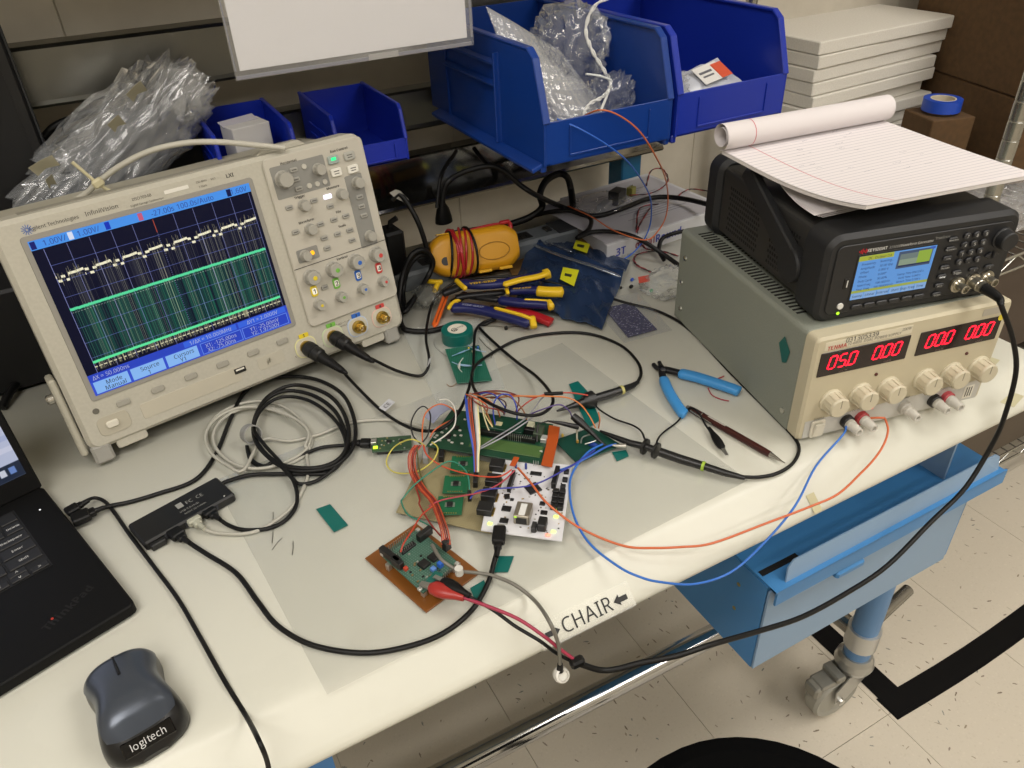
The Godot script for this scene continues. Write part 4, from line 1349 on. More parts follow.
# ---------------------------------------------------------------- bins on the rails
func build_bin(label: String, p: Vector3, w: float, h: float, d: float, lip: float, m: Material, group: String) -> Node3D:
	var o := thing("parts_bin", label, "bin", fwd(p.x, p.y, p.z), group)
	var t := 0.003
	var k := 1.0 if h > 0.1 else 0.43
	var prof := PackedVector2Array([Vector2(0, 0), Vector2(0, lip), Vector2(-0.026 * k, h * 0.93), Vector2(-0.040 * k, h), Vector2(-d, h), Vector2(-d, 0)])
	for s in [-1.0, 1.0]:
		var sw := part(o, "side_wall", mb(Transform3D(XZY, Vector3.ZERO)).prism(prof, s * (w / 2 - t), s * w / 2, 0.0005), m)
		# rolled rim along the top and front edge
		var rim := mb()
		var pts := [Vector2(0.0, lip), Vector2(-0.026 * k, h * 0.93), Vector2(-0.040 * k, h), Vector2(-d, h)]
		for i in 3:
			var a := Vector3(s * (w / 2 - 0.003 * k - 0.001), pts[i].y, pts[i].x)
			var b := Vector3(s * (w / 2 - 0.003 * k - 0.001), pts[i + 1].y, pts[i + 1].x)
			rim.box((a + b) / 2, Vector3(0.009 * k + 0.002, 0.004, a.distance_to(b) + 0.003), Basis.looking_at((b - a).normalized(), Vector3.UP), 0.0012)
		part(sw, "rim", rim, m)
		if k > 0.7:
			var rb := mb()
			rb.box(Vector3(s * (w / 2 + 0.0005), h * 0.45, -d * 0.33), Vector3(0.004, h * 0.86, 0.006), Basis.IDENTITY, 0.001)
			rb.box(Vector3(s * (w / 2 + 0.0015), h * 0.78, -d * 0.58), Vector3(0.004, 0.005, d * 0.46), Basis.IDENTITY, 0.001)
			rb.box(Vector3(s * (w / 2 + 0.0015), h * 0.58, -d * 0.58), Vector3(0.004, 0.005, d * 0.46), Basis.IDENTITY, 0.001)
			rb.box(Vector3(s * (w / 2 + 0.0015), h * 0.45, -d * 0.80), Vector3(0.004, h * 0.86, 0.006), Basis.IDENTITY, 0.001)
			rb.box(Vector3(s * (w / 2 - 0.002), -0.004, -d * 0.46), Vector3(0.009, 0.012, d * 0.9), Basis.IDENTITY, 0.002)
			if s < 0 and p.x < 0.5:
				rb.box(Vector3(-(w / 2 + 0.008), -0.002, -d * 0.46), Vector3(0.018, 0.006, d * 0.9), Basis.from_euler(Vector3(0, 0, 0.35)), 0.001)
				rb.box(Vector3(-(w / 2 + 0.004), h * 0.45, -d * 0.33), Vector3(0.009, h * 0.86, 0.005), Basis.IDENTITY, 0.001)
				for yy in [0.78, 0.58]:
					rb.box(Vector3(-(w / 2 + 0.004), h * yy, -d * 0.56), Vector3(0.009, 0.005, d * 0.46), Basis.from_euler(Vector3(0, 0, 0.4)), 0.001)
			part(sw, "rib", rb, m)
		else:
			part(sw, "rib", mb().box(Vector3(s * (w / 2 + 0.0010), h * 0.55, -d * 0.5), Vector3(0.002, 0.003, d * 0.5)).box(Vector3(s * (w / 2 + 0.0010), h * 0.35, -d * 0.5), Vector3(0.002, 0.003, d * 0.5)), m)
	part(o, "back_wall", mb().box(Vector3(0, h / 2, -d + t / 2), Vector3(w - 2 * t, h, t), Basis.IDENTITY, 0.0005), m)
	part(o, "base", mb().box(Vector3(0, t / 2, -d / 2), Vector3(w - 2 * t, t, d), Basis.IDENTITY, 0.0005), m)
	var fl := part(o, "front_lip", mb().prism(PackedVector2Array([Vector2(-w / 2 + t, 0), Vector2(w / 2 - t, 0), Vector2(w / 2 - t, lip), Vector2(-w / 2 + t, lip)]), -t, 0.0, 0.0004), m)
	part(fl, "label_frame", mb().box(Vector3(0, lip * 0.16, 0.0008), Vector3(w * 0.62, 0.0022 * k + 0.0006, 0.0022), Basis.IDENTITY, 0.0004).box(Vector3(w * 0.31, lip * 0.5, 0.0008), Vector3(0.0022, lip * 0.70, 0.0022), Basis.IDENTITY, 0.0004).box(Vector3(-w * 0.31, lip * 0.5, 0.0008), Vector3(0.0022, lip * 0.70, 0.0022), Basis.IDENTITY, 0.0004), m)
	return o

func build_bins() -> void:
	var b1 := mat("0f3784", 0.33)
	var b2 := mat("172f9c", 0.33)
	var b3 := mat("1029a0", 0.33)
	build_bin("large blue parts bin holding bubble wrap and white rope", Vector3(0.395, T + 0.236, -0.100), 0.210, 0.142, 0.372, 0.057, b1, "large blue bins on the rails")
	build_bin("large blue parts bin holding a bag with a red and white label", Vector3(0.612, T + 0.236, -0.100), 0.206, 0.142, 0.372, 0.060, b2, "large blue bins on the rails")
	var sx := at_z(373, 145, -0.300).x
	build_bin("small empty blue parts bin hung beside the large bins", Vector3(sx, T + 0.214, -0.300), 0.106, 0.076, 0.172, 0.032, b3, "small blue bins on the rails")
	build_bin("small blue parts bin with a white carton inside", Vector3(sx - 0.160, T + 0.214, -0.300), 0.106, 0.076, 0.172, 0.032, b3, "small blue bins on the rails")
	# carton in the small bin
	var cb := thing("carton", "small white paper carton standing in the small blue bin", "box", xf(Vector3(sx - 0.158, T + 0.2178, -0.375), 0.22))
	part(cb, "body", mb().box(Vector3(0, 0.034, 0), Vector3(0.056, 0.068, 0.040), Basis.IDENTITY, 0.001), mat("c4c2c0", 0.7))
	part(cb, "flap", mb().box(Vector3(-0.004, 0.0695, -0.012), Vector3(0.052, 0.0012, 0.018), Basis.from_euler(Vector3(0.2, 0, 0.03))), mat("b5b2bc", 0.7))
	# contents of the first large bin
	var film := mat("dfe3e61a", 0.08)
	var bw := bubble_sheet(Vector3(0.365, T + 0.245, -0.205), 0.125, 0.165, 5)
	single("bubble_wrap", bw, mat("e4e4e040", 0.15), "sheet of bubble wrap curled up inside the large blue bin", "bubble wrap")
	bag("plastic_bag", "crumpled clear plastic bag above the bubble wrap in the bin", Vector3(0.432, T + 0.345, -0.265), Vector3(0.044, 0.050, 0.042), film, 31, 0.32)
	bag("plastic_bag", "small clear zip bag near the lip of the rope bin", Vector3(0.455, T + 0.285, -0.185), Vector3(0.030, 0.028, 0.022), film, 33, 0.28)
	var rope := thing("rope", "thin white twisted rope hanging in loops inside the large blue bin", "rope")
	var rp := way([[626, -8, -0.28, "z"], [597, 4, -0.25, "z"], [586, 28, -0.23, "z"], [592, 50, -0.21, "z"], [604, 70, -0.20, "z"], [611, 84, -0.19, "z"], [604, 96, -0.17, "z"], [590, 104, -0.16, "z"], [584, 114, -0.15, "z"]], 8)
	for s in 2:
		var st := []
		for i in rp.size():
			var an := i * 0.9 + PI * s
			st.append(rp[i] + Vector3(cos(an), sin(an), 0) * 0.0016)
		part(rope, "strand", mb().tube(st, 0.0017, 6), mat("d0d0cc", 0.8))
	var rp2 := way([[611, 84, -0.19, "z"], [606, 98, -0.165, "z"], [600, 112, -0.15, "z"]], 6)
	part(rope, "strand", mb().tube(rp2, 0.0020, 6), mat("d0d0cc", 0.8))
	single("zip_strip", mb().tube(way([[586, 74, -0.17, "z"], [600, 76, -0.17, "z"], [611, 80, -0.17, "z"]]), 0.0016, 6), mat("d6dad8", 0.4), "white zip strip along the top of the small clear bag", "zip strip")
	# contents of the second
	var lbag := thing("labelled_bag", "flat plastic bag with red and white label lying in the second large bin", "plastic bag", xf(Vector3(0.605, T + 0.285, -0.165), 0.2, 0.5, 0.12))
	var rows := []
	for i in 7:
		var r := []
		for k in 11:
			r.append(Vector3(-0.065 + 0.013 * k, 0.012 * sin(PI * k / 10.0) * sin(PI * i / 6.0) + 0.002 * sin(k * 2.1 + i), -0.030 + 0.010 * i))
		rows.append(r)
	part(lbag, "pouch", mb().sheet(rows, 0.004), mat("b9bcc4", 0.25))
	part(lbag, "white_label", mb().box(Vector3(0.012, 0.0145, 0.0), Vector3(0.050, 0.0008, 0.034), Basis.IDENTITY), mat("d4d2cc", 0.6))
	part(lbag, "red_label", mb().box(Vector3(0.034, 0.0152, 0.002), Vector3(0.022, 0.0008, 0.030), Basis.IDENTITY), mat("c8502f", 0.5))
	part(lbag, "label_print", mb().box(Vector3(0.005, 0.0152, -0.004), Vector3(0.026, 0.0004, 0.004)).box(Vector3(0.005, 0.0152, 0.004), Vector3(0.022, 0.0004, 0.003)), mat("5a5a60", 0.7))
	bag("plastic_bag", "small grey plastic bag in the corner of the second large bin", Vector3(0.545, T + 0.272, -0.180), Vector3(0.028, 0.030, 0.030), mat("c2c4c840", 0.15), 35, 0.45)

func bubble_sheet(c: Vector3, w: float, h: float, seed_: int) -> MB:
	var b := mb()
	var nu := 46
	var nv := 46
	var rows := []
	for i in nv:
		var s := float(i) / (nv - 1)
		var r := []
		for k in nu:
			var q := float(k) / (nu - 1)
			var bump := 0.0035 * pow(absf(sin(q * PI * 11.0) * sin(s * PI * 11.0)), 0.7)
			var curl := 0.030 * sin(q * 2.6 + s * 1.7)
			r.append(c + Vector3((q - 0.5) * w + 0.02 * (1.0 - s), s * h * (1.0 - 0.45 * q), -0.10 * s + curl + bump + 0.05 * q))
		rows.append(r)
	b.sheet(rows, 0.001, Vector3(0.2, 0.3, 0.9).normalized())
	return b

# ---------------------------------------------------------------- things along the back
func build_back() -> void:
	# sheet in a clear sleeve hanging from the shelf
	var z := -0.215
	var bl := at_z(240, 71, z)
	var br := at_z(467, 38, z)
	var pw := br.x - bl.x
	var ph := 0.222
	var ps := thing("paper_sheet", "blank white sheet in a clear sleeve hanging in front of the rails", "paper sheet", fwd(bl.x, bl.y, z))
	part(ps, "sheet", mb().box(Vector3(pw / 2, ph / 2, 0), Vector3(pw, ph, 0.0004)), mat("d0cfd1", 0.7))
	part(ps, "sleeve", mb().box(Vector3(pw / 2 + 0.001, ph / 2 - 0.003, 0.0012), Vector3(pw + 0.016, ph + 0.014, 0.0006)), mat("ffffff10", 0.12))
	part(ps, "sleeve_seam", mb().box(Vector3(pw / 2, -0.0075, 0.001), Vector3(pw + 0.012, 0.0045, 0.0014), Basis.IDENTITY, 0.0005).box(Vector3(pw + 0.0065, ph / 2, 0.001), Vector3(0.0035, ph, 0.0012), Basis.IDENTITY, 0.0004).box(Vector3(-0.0050, ph / 2, 0.001), Vector3(0.0016, ph, 0.0012), Basis.IDENTITY, 0.0004), mat("7f7f86", 0.3))
	part(ps, "tape_strip", mb().box(Vector3(pw * 0.60, -0.006, 0.0022), Vector3(0.04, 0.007, 0.0004)), mat("9b9997", 0.4))
	part(ps, "hanging_clip", mb().box(Vector3(pw / 2, ph + 0.012, 0), Vector3(0.03, 0.06, 0.004), Basis.IDENTITY, 0.001), mat("888888", 0.4, 0.6))
	# power strip with sockets and plugs
	var st := thing("power_strip", "grey steel power strip lying along the back of the bench", "power strip", fwd(0, T, -0.325))
	part(st, "housing", mb(Transform3D(XZY, Vector3.ZERO)).prism(PackedVector2Array([Vector2(-0.026, 0), Vector2(0.026, 0), Vector2(0.026, 0.026), Vector2(0.021, 0.031), Vector2(-0.021, 0.031), Vector2(-0.026, 0.026)]), 0.02, 0.475, 0.001), mat("62676a", 0.45, 0.2))
	for x in [0.075, 0.135, 0.195, 0.255, 0.315, 0.375]:
		var so := part(st, "socket", mb().box(Vector3(x, 0.0315, 0), Vector3(0.030, 0.0016, 0.026), Basis.IDENTITY, 0.0005), mat("101010", 0.5))
		part(so, "slots", mb().box(Vector3(x - 0.005, 0.0325, 0.004), Vector3(0.0016, 0.0006, 0.006)).box(Vector3(x + 0.005, 0.0325, 0.004), Vector3(0.0016, 0.0006, 0.006)), mat("000000", 0.9))
	part(st, "end_cap", mb().box(Vector3(0.455, 0.0318, 0), Vector3(0.038, 0.003, 0.048), Basis.IDENTITY, 0.0005), mat("26282a", 0.5))
	part(st, "switch", mb().box(Vector3(0.425, 0.033, 0), Vector3(0.012, 0.004, 0.018), Basis.IDENTITY, 0.001), mat("0c0c0c", 0.4))
	# black adapter and plug standing in it
	var ad := thing("power_adapter", "black plug adapter with tagged cord standing beside the oscilloscope", "power adapter", xf(Vector3(0.135, T + 0.0325, -0.322), 0.1))
	part(ad, "body", mb().box(Vector3(0, 0.036, 0), Vector3(0.034, 0.072, 0.040), Basis.IDENTITY, 0.004), black_rubber)
	part(ad, "cord", mb(Transform3D(Basis(Vector3.UP, -0.1), Vector3.ZERO) * Transform3D()).tube([Vector3(0.0, 0.065, 0.0), Vector3(0.004, 0.082, 0.0), Vector3(0.014, 0.088, 0.004)], 0.0045, 8), black_rubber)
	var tagp := at_z(399, 197, -0.315)
	single("cord_tag", mb(xf(tagp, 0.1, 0.0, 0.5)).sheet([[Vector3(-0.008, 0.016, 0), Vector3(0.002, 0.015, 0.003), Vector3(0.006, 0.010, 0.006)], [Vector3(-0.006, 0.004, 0), Vector3(0.004, 0.002, 0.003), Vector3(0.008, -0.003, 0.006)], [Vector3(0.001, -0.012, 0), Vector3(0.006, -0.012, 0.003), Vector3(0.009, -0.012, 0.006)]], 0.0004, Vector3(0, 0, 1)), mat("b9b6ae", 0.5), "small white paper tag wrapped on the adapter cord", "tag")
	cord("power_cable", "coiled black power cord hanging from the adapter beside the oscilloscope", [[392, 200, -0.318, "z"], [399, 194, -0.315, "z"], [408, 204, -0.305, "z"], [418, 222, -0.292, "z"], [425, 242, -0.288, "z"], [427, 254, -0.286, "z"], [418, 256, -0.285, "z"], [408, 268, -0.284, "z"], [403, 290, -0.275, "z"], [405, 306, 0.008], [413, 300, 0.012], [424, 284, -0.280, "z"], [432, 266, -0.284, "z"], [426, 252, -0.282, "z"], [414, 254, -0.280, "z"], [405, 272, -0.278, "z"], [400, 296, 0.016], [404, 312, 0.010], [416, 296, 0.018], [428, 276, -0.276, "z"], [433, 262, -0.278, "z"], [424, 250, -0.276, "z"], [411, 256, -0.274, "z"], [402, 278, -0.270, "z"], [399, 305, 0.014], [402, 326, 0.008], [412, 331, 0.005], [431, 331, 0.005], [450, 326, 0.005]], 0.0042, black_rubber)
	var pg := thing("power_plug", "black power plug standing upright in the grey strip", "plug", xf(at(444, 222, 0.0325), 0.2))
	part(pg, "body", mb().loft([oval(Vector3(0, 0, 0), 0.017, 0.014), oval(Vector3(0, 0.010, 0), 0.016, 0.013), oval(Vector3(0, 0.026, 0), 0.012, 0.010), oval(Vector3(0, 0.036, 0), 0.006, 0.006), oval(Vector3(0, 0.050, 0), 0.005, 0.005)]), black_rubber)
	cord("power_cable", "thick black power cord arching from the plug to the waveform generator", [[442, 205, -0.322, "z"], [444, 191, -0.322, "z"], [449, 181, -0.32, "z"], [464, 172, -0.32, "z"], [489, 166, -0.31, "z"], [504, 171, -0.30, "z"], [519, 184, -0.29, "z"], [536, 195, -0.28, "z"], [560, 206, 0.045], [585, 215, 0.042], [602, 215, 0.042], [624, 208, 0.044], [647, 199, 0.044], [667, 197, 0.046], [690, 200, 0.05], [710, 205, 0.06]], 0.0045, black_rubber)
	cord("power_cable", "thin black cord rising from the strip behind the plug", [[437, 208, -0.335, "z"], [438, 196, -0.34, "z"], [441, 176, -0.35, "z"], [447, 164, -0.38, "z"], [453, 156, -0.42, "z"], [456, 151, -0.46, "z"]], 0.0034, black_rubber)
	cord("power_cable", "black cord drooping below the large bin along the rail", [[474, 148, -0.46, "z"], [480, 156, -0.44, "z"], [488, 166, -0.40, "z"]], 0.004, black_rubber)
	cord("power_cable", "heavy black cord looping over the end of the power strip", [[511, 224, 0.020], [530, 217, 0.03], [542, 207, 0.045], [540, 194, 0.07], [546, 181, 0.085], [558, 174, 0.09], [567, 177, 0.085], [571, 190, 0.06], [573, 206, 0.042]], 0.0065, black_rubber)
	cord("power_cable", "black cord running from under the yellow meter over the carton to the power supply", [[500, 227, 0.010], [525, 219, 0.020], [549, 212, 0.040], [575, 211, 0.046], [590, 218, 0.046], [589, 229, 0.043], [577, 238, 0.040], [592, 232, 0.042], [615, 232, 0.044], [637, 238, 0.040], [660, 252, 0.018], [680, 266, 0.006]], 0.0040, black_rubber)
	cord("power_cable", "short black cord bending round the back of the power supply", [[664, 260, 0.006], [659, 250, 0.012], [662, 239, 0.022], [672, 234, 0.028], [684, 231, 0.03]], 0.0036, black_rubber)
	cord("data_cable", "black cable bowed against the wall behind the plastic bag", [[36, 150, -0.47, "z"], [50, 130, -0.47, "z"], [70, 119, -0.47, "z"], [100, 110, -0.47, "z"], [130, 112, -0.47, "z"]], 0.005, black_rubber)
	# white carton with a printed side
	var c0 := at(607, 245, 0.036)
	var c1 := at(708, 212, 0.036)
	var c3 := at(560, 197, 0.036)
	var bx := thing("white_carton", "flat white cardboard carton with blue print behind the power supply", "box", looking(Vector3(c0.x, T, c0.z), Vector3(c1.x - c0.x, 0, c1.z - c0.z)))
	var cw := c0.distance_to(c1) + 0.05
	var loc: Vector3 = bx.transform.affine_inverse() * c3
	var cd := -loc.z
	var top := PackedVector2Array([Vector2(0, 0), Vector2(cw, 0), Vector2(cw, cd), Vector2(loc.x, cd)])
	part(bx, "body", mb(Transform3D(Basis(Vector3(1, 0, 0), Vector3(0, 0, -1), Vector3(0, 1, 0)), Vector3.ZERO)).prism(top, 0.0, 0.034, 0.001), mat("c2c2c4", 0.6))
	var sheet_rows := []
	for i in 3:
		sheet_rows.append([Vector3(0.004 + 0.0, 0.0350, -0.006 - (cd - 0.02) * i / 2.0), Vector3(cw - 0.01, 0.0350, -0.006 - (cd - 0.02) * i / 2.0)])
	part(bx, "printed_leaflet", mb().sheet(sheet_rows, 0.0006), mat("aeacb0", 0.5))
	var pr := mb()
	for k in 16:
		pr.box(Vector3(cw * 0.58, 0.0354, -cd * 0.22 - 0.0085 * k), Vector3(0.10 + 0.04 * sin(k * 1.9), 0.0002, 0.0022))
	part(bx, "leaflet_print", pr, mat("8b8a90", 0.6))
	text(bx, "3T", 0.020, fwd(0.030, 0.0165, 0.0006), mat("3440a0", 0.5), "lettering", true)
	text(bx, "onial", 0.019, fwd(0.084, 0.0180, 0.0006), mat("8c4a58", 0.5), "lettering", true)
	text(bx, "Round", 0.020, fwd(0.138, 0.0180, 0.0006), mat("2b3c9c", 0.5), "lettering", true)
	text(bx, "for toner cartridges", 0.0075, fwd(0.065, 0.0050, 0.0006), mat("77777c", 0.5))
	# connector pieces on the carton
	var q1 := at(604, 211, 0.036)
	var conn := thing("grey_connector", "grey plastic connector shell on the white carton", "connector", xf(q1, 0.55))
	part(conn, "shell", mb().box(Vector3(0, 0.008, 0), Vector3(0.036, 0.016, 0.018), Basis.IDENTITY, 0.002), mat("7d7f84", 0.5))
	part(conn, "socket_end", mb().box(Vector3(0.0205, 0.008, 0), Vector3(0.006, 0.011, 0.012), Basis.IDENTITY, 0.001), mat("a0a2a6", 0.5))
	var q2 := at(617, 206, 0.036)
	var conn2 := thing("black_relay", "black relay block with printed side on the white carton", "relay", xf(q2 + Vector3(0.008, 0, -0.012), 0.45))
	part(conn2, "block", mb().box(Vector3(0, 0.013, 0), Vector3(0.030, 0.026, 0.022), Basis.IDENTITY, 0.001), mat("222326", 0.4))
	part(conn2, "printed_side", mb().box(Vector3(0.0153, 0.012, 0), Vector3(0.0006, 0.018, 0.016)), mat("b5b6b8", 0.5))
	var q3 := at(631, 195, 0.036)
	var conn3 := thing("olive_relay", "small olive component standing beside the black relay", "component", xf(q3, 0.45))
	part(conn3, "block", mb().box(Vector3(0, 0.008, 0), Vector3(0.016, 0.016, 0.013), Basis.IDENTITY, 0.001), mat("8c8b46", 0.5))
	part(conn3, "pins", mb().box(Vector3(0.004, 0.0175, 0), Vector3(0.001, 0.004, 0.001)).box(Vector3(-0.004, 0.0175, 0), Vector3(0.001, 0.004, 0.001)), mat("c0c0b8", 0.3, 0.9))
	bag("clear_pouch", "crinkled clear pouch round the connectors on the white carton", at(603, 203, 0.046), Vector3(0.045, 0.010, 0.035), mat("ffffff0c", 0.08), 44, 0.25)
	# brown cardboard under the shielding bag
	var cp := mb()
	var pts := [at(500, 250, 0.002), at(560, 222, 0.002), at(613, 262, 0.002), at(585, 285, 0.002), at(520, 292, 0.002)]
	var pl := PackedVector2Array()
	for p in pts:
		pl.append(Vector2(p.x, -p.z))
	cp.on(Transform3D(Basis(Vector3(1, 0, 0), Vector3(0, 0, -1), Vector3(0, 1, 0)), Vector3(0, T, 0))).prism(pl, 0.0, 0.003)
	single("cardboard_piece", cp, mat("7a5a2c", 0.8), "flat brown cardboard piece under the shielding bag", "cardboard")
	# twisted red and black scrap wire on the carton
	var tw := mat("6a2428", 0.5)
	for w in [[[[646, 186, 0.05], [651, 171, 0.055], [662, 169, 0.055], [668, 180, 0.05], [660, 189, 0.045], [647, 194, 0.04], [630, 195, 0.04]], "twisted red and black wire looped on the white carton"], [[[676, 198, 0.04], [683, 192, 0.04], [692, 189, 0.04], [708, 191, 0.04]], "twisted red and black wire running behind the generator"], [[[658, 204, 0.04], [640, 208, 0.04], [637, 225, 0.04], [638, 237, 0.03], [645, 248, 0.012], [655, 250, 0.006]], "twisted red wire hanging over the front of the carton"], [[[650, 208, 0.04], [640, 224, 0.04], [636, 236, 0.03]], "short dark twisted wire on the edge of the carton"], [[[651, 272, 0.003], [637, 265, 0.003], [634, 258, 0.003], [641, 253, 0.003], [660, 251, 0.003], [678, 256, 0.003]], "twisted red and black wire curled in front of the carton"]]:
		var base := way(w[0], 10)
		var o := thing("twisted_wire", w[1], "wire")
		for s in 2:
			var sp := []
			for i in base.size():
				var an := i * 0.75 + PI * s
				sp.append(base[i] + Vector3(cos(an), sin(an) * 0.6, sin(an)) * 0.0011)
			part(o, "strand", mb().tube(sp, 0.0010, 5), mat("8e2a30", 0.5) if s else mat("2b2022", 0.5))
	# blue and orange leads coming out of the bin
	cord("blue_lead", "thin blue wire hanging from the large bin across the white carton", [[557, 119, -0.112, "z"], [582, 130, -0.092, "z"], [610, 147, -0.090, "z"], [630, 164, -0.105, "z"], [645, 186, -0.16, "z"], [651, 202, -0.19, "z"], [650, 225, 0.045], [641, 244, 0.03], [624, 259, 0.012], [587, 274, 0.012], [562, 281, 0.012], [545, 283, 0.008]], 0.0012, mat("2f62c0", 0.4), "wire", 6)
	cord("orange_lead", "thin orange wire arching out of the large bin over the white carton", [[582, 117, -0.13, "z"], [600, 110, -0.095, "z"], [620, 116, -0.090, "z"], [640, 132, -0.088, "z"], [656, 157, -0.100, "z"], [665, 177, -0.16, "z"], [668, 197, 0.07], [666, 216, 0.05], [658, 231, 0.045], [645, 240, 0.045], [615, 231, 0.05], [592, 217, 0.055], [568, 206, 0.05]], 0.0012, mat("c8693a", 0.4), "wire", 6)

func oval(c: Vector3, rx: float, rz: float, n := 14) -> Array:
	var r := []
	for k in n:
		var a := TAU * k / n
		r.append(c + Vector3(cos(a) * rx, 0, sin(a) * rz))
	return r

# ---------------------------------------------------------------- behind the oscilloscope, left side
func build_left_back() -> void:
	var mp := at_z(30, 110, -0.43)
	var mo := thing("monitor", "black flat monitor standing at the back behind the plastic bag", "monitor", xf(Vector3(mp.x, T, mp.z - 0.012), 0.03))
	part(mo, "housing", mb().box(Vector3(-0.26, 0.30, 0.0), Vector3(0.52, 0.34, 0.030), Basis.IDENTITY, 0.004), mat("0e0e0f", 0.5))
	part(mo, "bezel_edge", mb().box(Vector3(0.001, 0.30, 0.0), Vector3(0.003, 0.334, 0.026), Basis.IDENTITY, 0.001), mat("2b2c2e", 0.5))
	part(mo, "screen", mb().box(Vector3(-0.26, 0.305, 0.0158), Vector3(0.49, 0.30, 0.0012)), mat("050506", 0.6))
	part(mo, "stand", mb().box(Vector3(-0.26, 0.075, -0.01), Vector3(0.05, 0.15, 0.02), Basis.IDENTITY, 0.002), mat("0e0e0f", 0.5))
	part(mo, "stand_base", mb().box(Vector3(-0.26, 0.005, 0.0), Vector3(0.22, 0.010, 0.05), Basis.IDENTITY, 0.002), mat("0e0e0f", 0.5))
	var bx := thing("equipment_case", "low black equipment case standing behind the oscilloscope", "case", xf(Vector3(-0.255, T, -0.365), 0.02))
	part(bx, "body", mb().box(Vector3(-0.08, 0.075, 0), Vector3(0.42, 0.144, 0.09), Basis.IDENTITY, 0.004), mat("0f0f10", 0.6))
	part(bx, "feet", mb().box(Vector3(0.10, 0.002, 0), Vector3(0.03, 0.004, 0.06)).box(Vector3(-0.26, 0.002, 0), Vector3(0.03, 0.004, 0.06)), mat("1c1c1c", 0.7))
	# large crumpled bag of bubble wrap on it
	var bc := at_z(118, 152, -0.385)
	var bo := thing("bubble_wrap_bag", "large crumpled bag of bubble wrap with tape scraps behind the oscilloscope", "plastic bag")
	part(bo, "outer_film", bag_mb(bc + Vector3(0, 0.008, 0), Vector3(0.122, 0.047, 0.040), 61, 0.34, 0.15, 34, 60, 0.52), mat("e6eaee16", 0.08))
	part(bo, "inner_film", bag_mb(bc + Vector3(0.01, 0.002, -0.005), Vector3(0.105, 0.040, 0.034), 62, 0.45, 0.2, 34, 60, 0.5), mat("c9ccd020", 0.10))
	part(bo, "folded_filling", bag_mb(bc + Vector3(0.01, -0.008, -0.012), Vector3(0.086, 0.030, 0.024), 63, 0.4, 0.2, 30, 50, 0.5), mat("55575a", 0.3))
	var rng := RandomNumberGenerator.new()
	rng.seed = 77
	for q in [[44, 166, 26, 14], [50, 182, 12, 26], [116, 124, 16, 10], [136, 92, 22, 8]]:
		var p := at_z(q[0], q[1], -0.318)
		part(bo, "tape_scrap", mb(xf(p, rng.randf(), 0.3, rng.randf_range(0.2, 0.8))).sheet([[Vector3(-q[2] * 0.0006, 0.008, 0), Vector3(0, 0.010, 0.002), Vector3(q[2] * 0.0006, 0.007, 0)], [Vector3(-q[2] * 0.0005, -0.006, 0.002), Vector3(0, -0.004, 0), Vector3(q[2] * 0.0006, -0.008, 0.003)]], 0.0005, Vector3(0, 0, 1)), mat("8f8a74", 0.5))
	# pale cable over the bag with its tie
	var pc := thing("pale_cable", "pale grey cable with a zip tie arching over the oscilloscope", "cable")
	var m := mat("b3b0a4", 0.5)
	part(pc, "cable", mb().tube(way([[60, 208, -0.26, "z"], [85, 194, -0.25, "z"], [97, 183, -0.245, "z"], [120, 166, -0.235, "z"], [150, 151, -0.225, "z"], [185, 143, -0.215, "z"], [220, 142, -0.205, "z"], [255, 145, -0.195, "z"], [285, 148, -0.19, "z"]]), 0.0034, 10), m)
	part(pc, "zip_tie", mb().tube(way([[72, 162, -0.235, "z"], [84, 172, -0.235, "z"], [97, 183, -0.235, "z"], [112, 192, -0.235, "z"]]), 0.0022, 6).box(at_z(98, 183, -0.233), Vector3(0.013, 0.010, 0.008), Basis.from_euler(Vector3(0, 0, 0.4)), 0.002), mat("c0b896", 0.5))
	# black cords in the gap beside the oscilloscope
	for q in [[[[-10, 302, 0.02], [10, 298, 0.02], [28, 294, 0.02], [45, 290, 0.02]], 0.006, "thick black cord entering behind the oscilloscope's left side"], [[[-10, 322, 0.012], [12, 318, 0.012], [30, 312, 0.012], [48, 305, 0.012]], 0.005, "second black cord lying behind the oscilloscope's left side"], [[[-8, 390, 0.006], [10, 386, 0.008], [30, 380, 0.008], [52, 376, 0.006], [66, 374, 0.005]], 0.0045, "black cord crossing the bench under the oscilloscope"], [[[2, 408, 0.005], [10, 392, 0.012], [24, 376, 0.012], [40, 366, 0.008], [56, 362, 0.005]], 0.0055, "heavy black cord curving under the oscilloscope beside the laptop"]]:
		cord("black_cable", q[2], q[0], q[1], black_rubber)

